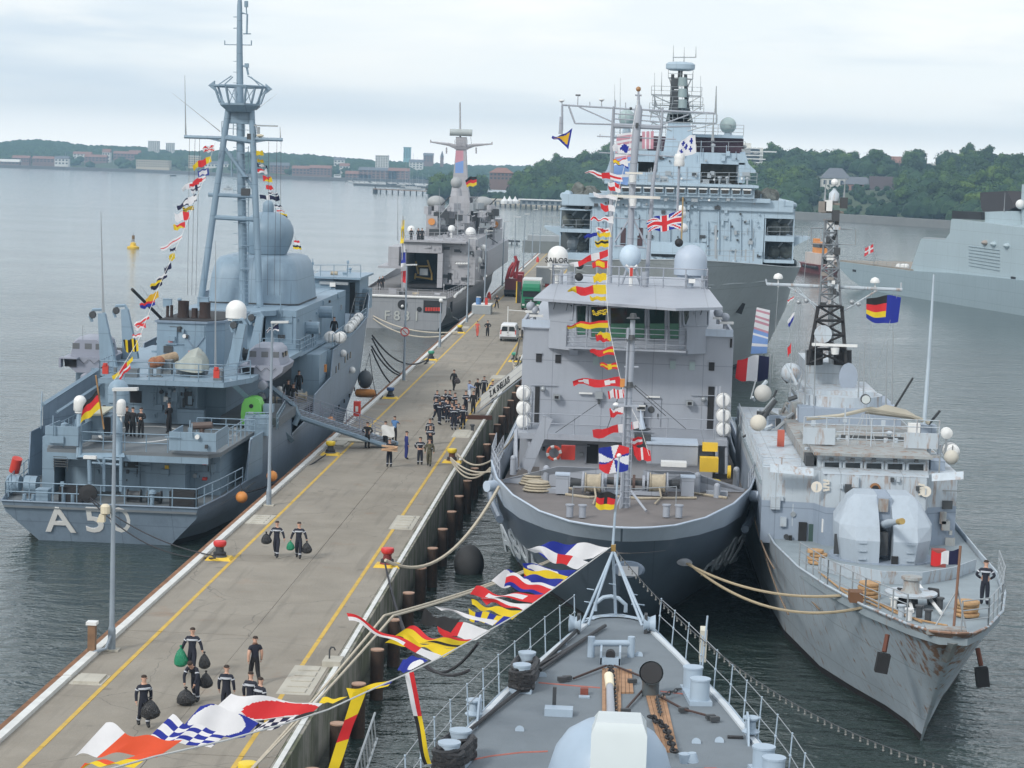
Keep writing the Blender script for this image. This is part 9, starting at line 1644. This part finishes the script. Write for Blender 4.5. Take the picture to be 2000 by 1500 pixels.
for n,mt,q in(('chassis',BLACK,(-1.2,1.2,0,8.5,.5,1.0)),('crane_base',mat('dark_red',(.12,.015,.02),.5),(-1.1,.6,.2,1.6,1.0,2.6)),('cab',RD,(-.3,1.25,6,8.2,1.0,3.3)),('red_cover',RD,(.3,1.3,1.8,4.5,1.0,3.1)),('rear_light_bar',DARK,(-1.2,1.2,-.06,0,.45,.7))):lb(v,n,mt,*q)
for pts,r in(([(-.9,.8,2.4),(-.5,.8,4.0),(.1,.8,4.9)],.28),([(-.3,.6,2.8),(.2,.6,4.4),(.45,.6,5.3),(.2,.6,5.9)],.24),([(.5,1.0,2.4),(.6,1,4.4),(.75,1,5.2)],.18)):tu(v,'crane_arm',RD,pts,r,6)
for s in(-1,1):wheel(v,s*1.0,1.2,.5,.35);wheel(v,s*1.0,7.0,.5,.3)
c=atz(1012,592,2.51);t=thing('barrier_panel','upright yellow-edged dark panel between red and green lorries','panel',tuple(c),local=True);lb(t,'panel',BLACK,-.2,.35,0,.2,0,2.9);lb(t,'yellow_edge',YEL,-.35,-.2,-.02,.22,0,3.0)
c=atz(1060,560,2.51);t=thing('white_truck','pale flatbed lorry half hidden behind the green lorry','lorry',tuple(c),local=True);lb(t,'roof',WHITE,-1.2,1.2,0,3,2.9,3.1);lb(t,'cab',STEEL,-1.1,1.1,.1,2.9,.5,2.9);wheel(t,-.9,1,.5);wheel(t,.9,1,.5)
c=atz(1068,492,2.51);t=thing('container','grey block-like shed at the far end of the pier','shed',(c.x,c.y-8,2.5),local=True);lb(t,'wall',mat('grey_shed',(.16,.18,.18),.7),-5,5,0,5,0,2.6);lb(t,'roof',STEEL,-4,4,.5,4.5,2.6,3.8)
c=atz(941,614,2.51);t=thing('stall','small kerbside table stall with white top, blue barrel and red box','stall',tuple(c),local=True)
for n,mt,q in(('table_top',WHITE,(-1.3,1.1,0,4,1.1,1.2)),('side_panel',STEEL,(-1.3,1.1,.05,.12,0,1.1)),('side_panel',STEEL,(1.0,1.08,.12,3.9,0,1.1))):lb(t,n,mt,*q)
t=thing('barrel','light blue barrel standing on the kerbside stall','barrel',(c.x-.5,c.y+.6,3.72),local=True);m=MB();m.lathe((0,0,0),[(.3,0),(.34,.3),(.34,.6),(.3,.9)],14);m.go('drum',CM['blue'],t,True);lb(t,'lid',WHITE,-.3,.3,-.3,.3,.9,.97)
t=thing('red_box','tall narrow red box beside the blue barrel','box',(c.x+.5,c.y+.5,3.72),local=True);lb(t,'case',RED,-.18,.18,-.15,.15,0,.9);lb(t,'lid',DARK,-.2,.2,-.17,.17,.9,.95)
for i,(px,py)in enumerate(((955,585),(1050,512),(1068,560))):c=atz(px,py,2.5);m=MB();m.lathe(c,[(.3,0),(.3,.5),(.15,1.0),(.05,1.1)],10);tag(m.go('traffic_marker',RED,loc=tuple(c)),('red marker by the stall','red marker far up the left kerb','red marker beside the pale lorry')[i],'marker')
# ---------------------------------------------------------------- mooring ropes, each a thing
def rope(a,b,s,r,mt,label,n=18):m=MB();m.tube(sag(a,b,s,n),r,n=6);return tag(m.go('mooring_rope',mt,loc=tuple(a),smooth=True),label,'rope')
K_=mat('pale_rope',(.50,.45,.36),.9,var=.15,vs=8,bump=.6,bs=24);bo=lambda px,py:P(px,py,atz(px,py+22,PZ).y)
bl=Vector((-19.0,98.7,2.85));st=P(176,972,115.1)
rope(st,bl,.5,.035,BROPE,'upper black line from the blue-grey stern to the red-capped bollard');rope(st+Vector((0,0,-.1)),bl+Vector((0,0,-.1)),.9,.035,BROPE,'lower black line from the blue-grey stern to the red-capped bollard')
rope((-21.8,122,2.2),(-19.0,134.9,2.8),.3,.05,BROPE,'short black line from the stern quarter to the yellow-capped bollard')
bg=Vector((-19.0,203.4,2.85))
for i,(q,s)in enumerate((((727,655,180),1.3),((727,661,182),2.2),((726,676,178),2.0),((726,683,176),3.0))):rope(P(*q),bg+Vector((0,0,-.05*i)),s,.07,BROPE,('topmost','second','third','lowest')[i]+' of four black lines from the blue-grey bow to the green-capped bollard')
yb=Vector((-19.0,236.8,2.9))
for i in range(2):rope(P(722,613+i*4,277),yb+Vector((0,0,-.1*i)),.9+.5*i,.08,K_,('upper','lower')[i]+' of two pale lines from the frigate stern to the far yellow bollard')
rope(P(722,690,177.5),(-19.4,169.6,2.9),1.5,.03,BROPE,'thin dark hose hanging from the blue-grey bow to the blue-capped bollard')
rb=Vector((-11.0,98.9,2.95));rope(P(975,950,104.5),rb,1.7,.085,K_,'thick pale line sagging from the survey ship bow to the all-red bollard')
yr=Vector((-11.0,134.8,2.95))
for i in range(3):rope(P(957,921,112)+Vector((0,0,.1*i)),yr+Vector((0,0,-.06*i)),.35+.25*i,.05,K_,('upper','middle','lower')[i]+' of three pale lines from the survey ship side to the rusty yellow-capped bollard')
rope(P(1007,846,119),(-10.9,139,2.6),1.2,.06,K_,'pale line sagging from the raft rack to the right pier edge');gb_=Vector((-11.0,204.5,2.9))
for i in range(3):rope(P(1016,655+i*40,150+i*3),gb_,.6,.08,K_,('upper','middle','lower')[i]+' pale line from the survey ship to the green-capped right bollard')
hl,hr=Vector((-2.95,94.7,4.15)),Vector((2.95,94.7,4.15))
for i in range(2):rope(hl+Vector((.12*i,0,0)),(-8.0+.3*i,72.0,6.1),.15,.045,K_,('left','right')[i]+' of two parallel pale lines running forward from the left bow opening to the pier');rope((-8.0+.3*i,72.0,6.1),(-11.2,61,3.0),.1,.045,K_,('left','right')[i]+' pale line end crossing over the pier edge at the bottom of the photo')
for i,(e,s)in enumerate((((8.95,83.2,5.3),.55),((9.4,80.6,5.4),1.0))):rope(hr+Vector((.1*i,0,0)),e,s,.06,mat('tan_rope',(.40,.33,.22),.9,bump=.6,bs=24),('upper','lower')[i]+' of two tan ropes from the survey ship bow to the rusty ship foredeck')
for i,(q,e,s)in enumerate((((1480,985,108),(1600,1190,88),.5),((1478,1020,108),(1540,1200,90),.4),((1470,1000,107),(1512,1110,95),.3))):rope(P(*q),P(*e),s,.04,mat('brown_rope',(.22,.16,.11),.9),('longest','middle','shortest')[i]+' brown rope hanging between the survey ship and the rusty ship')
for i in range(2):rope(rb+Vector((0,0,-.2)),(-4.2,60+i*3.5,7.2),1.8+i*.8,.05,BROPE,('left','right')[i]+' of two black lines from the all-red bollard to our foredeck')
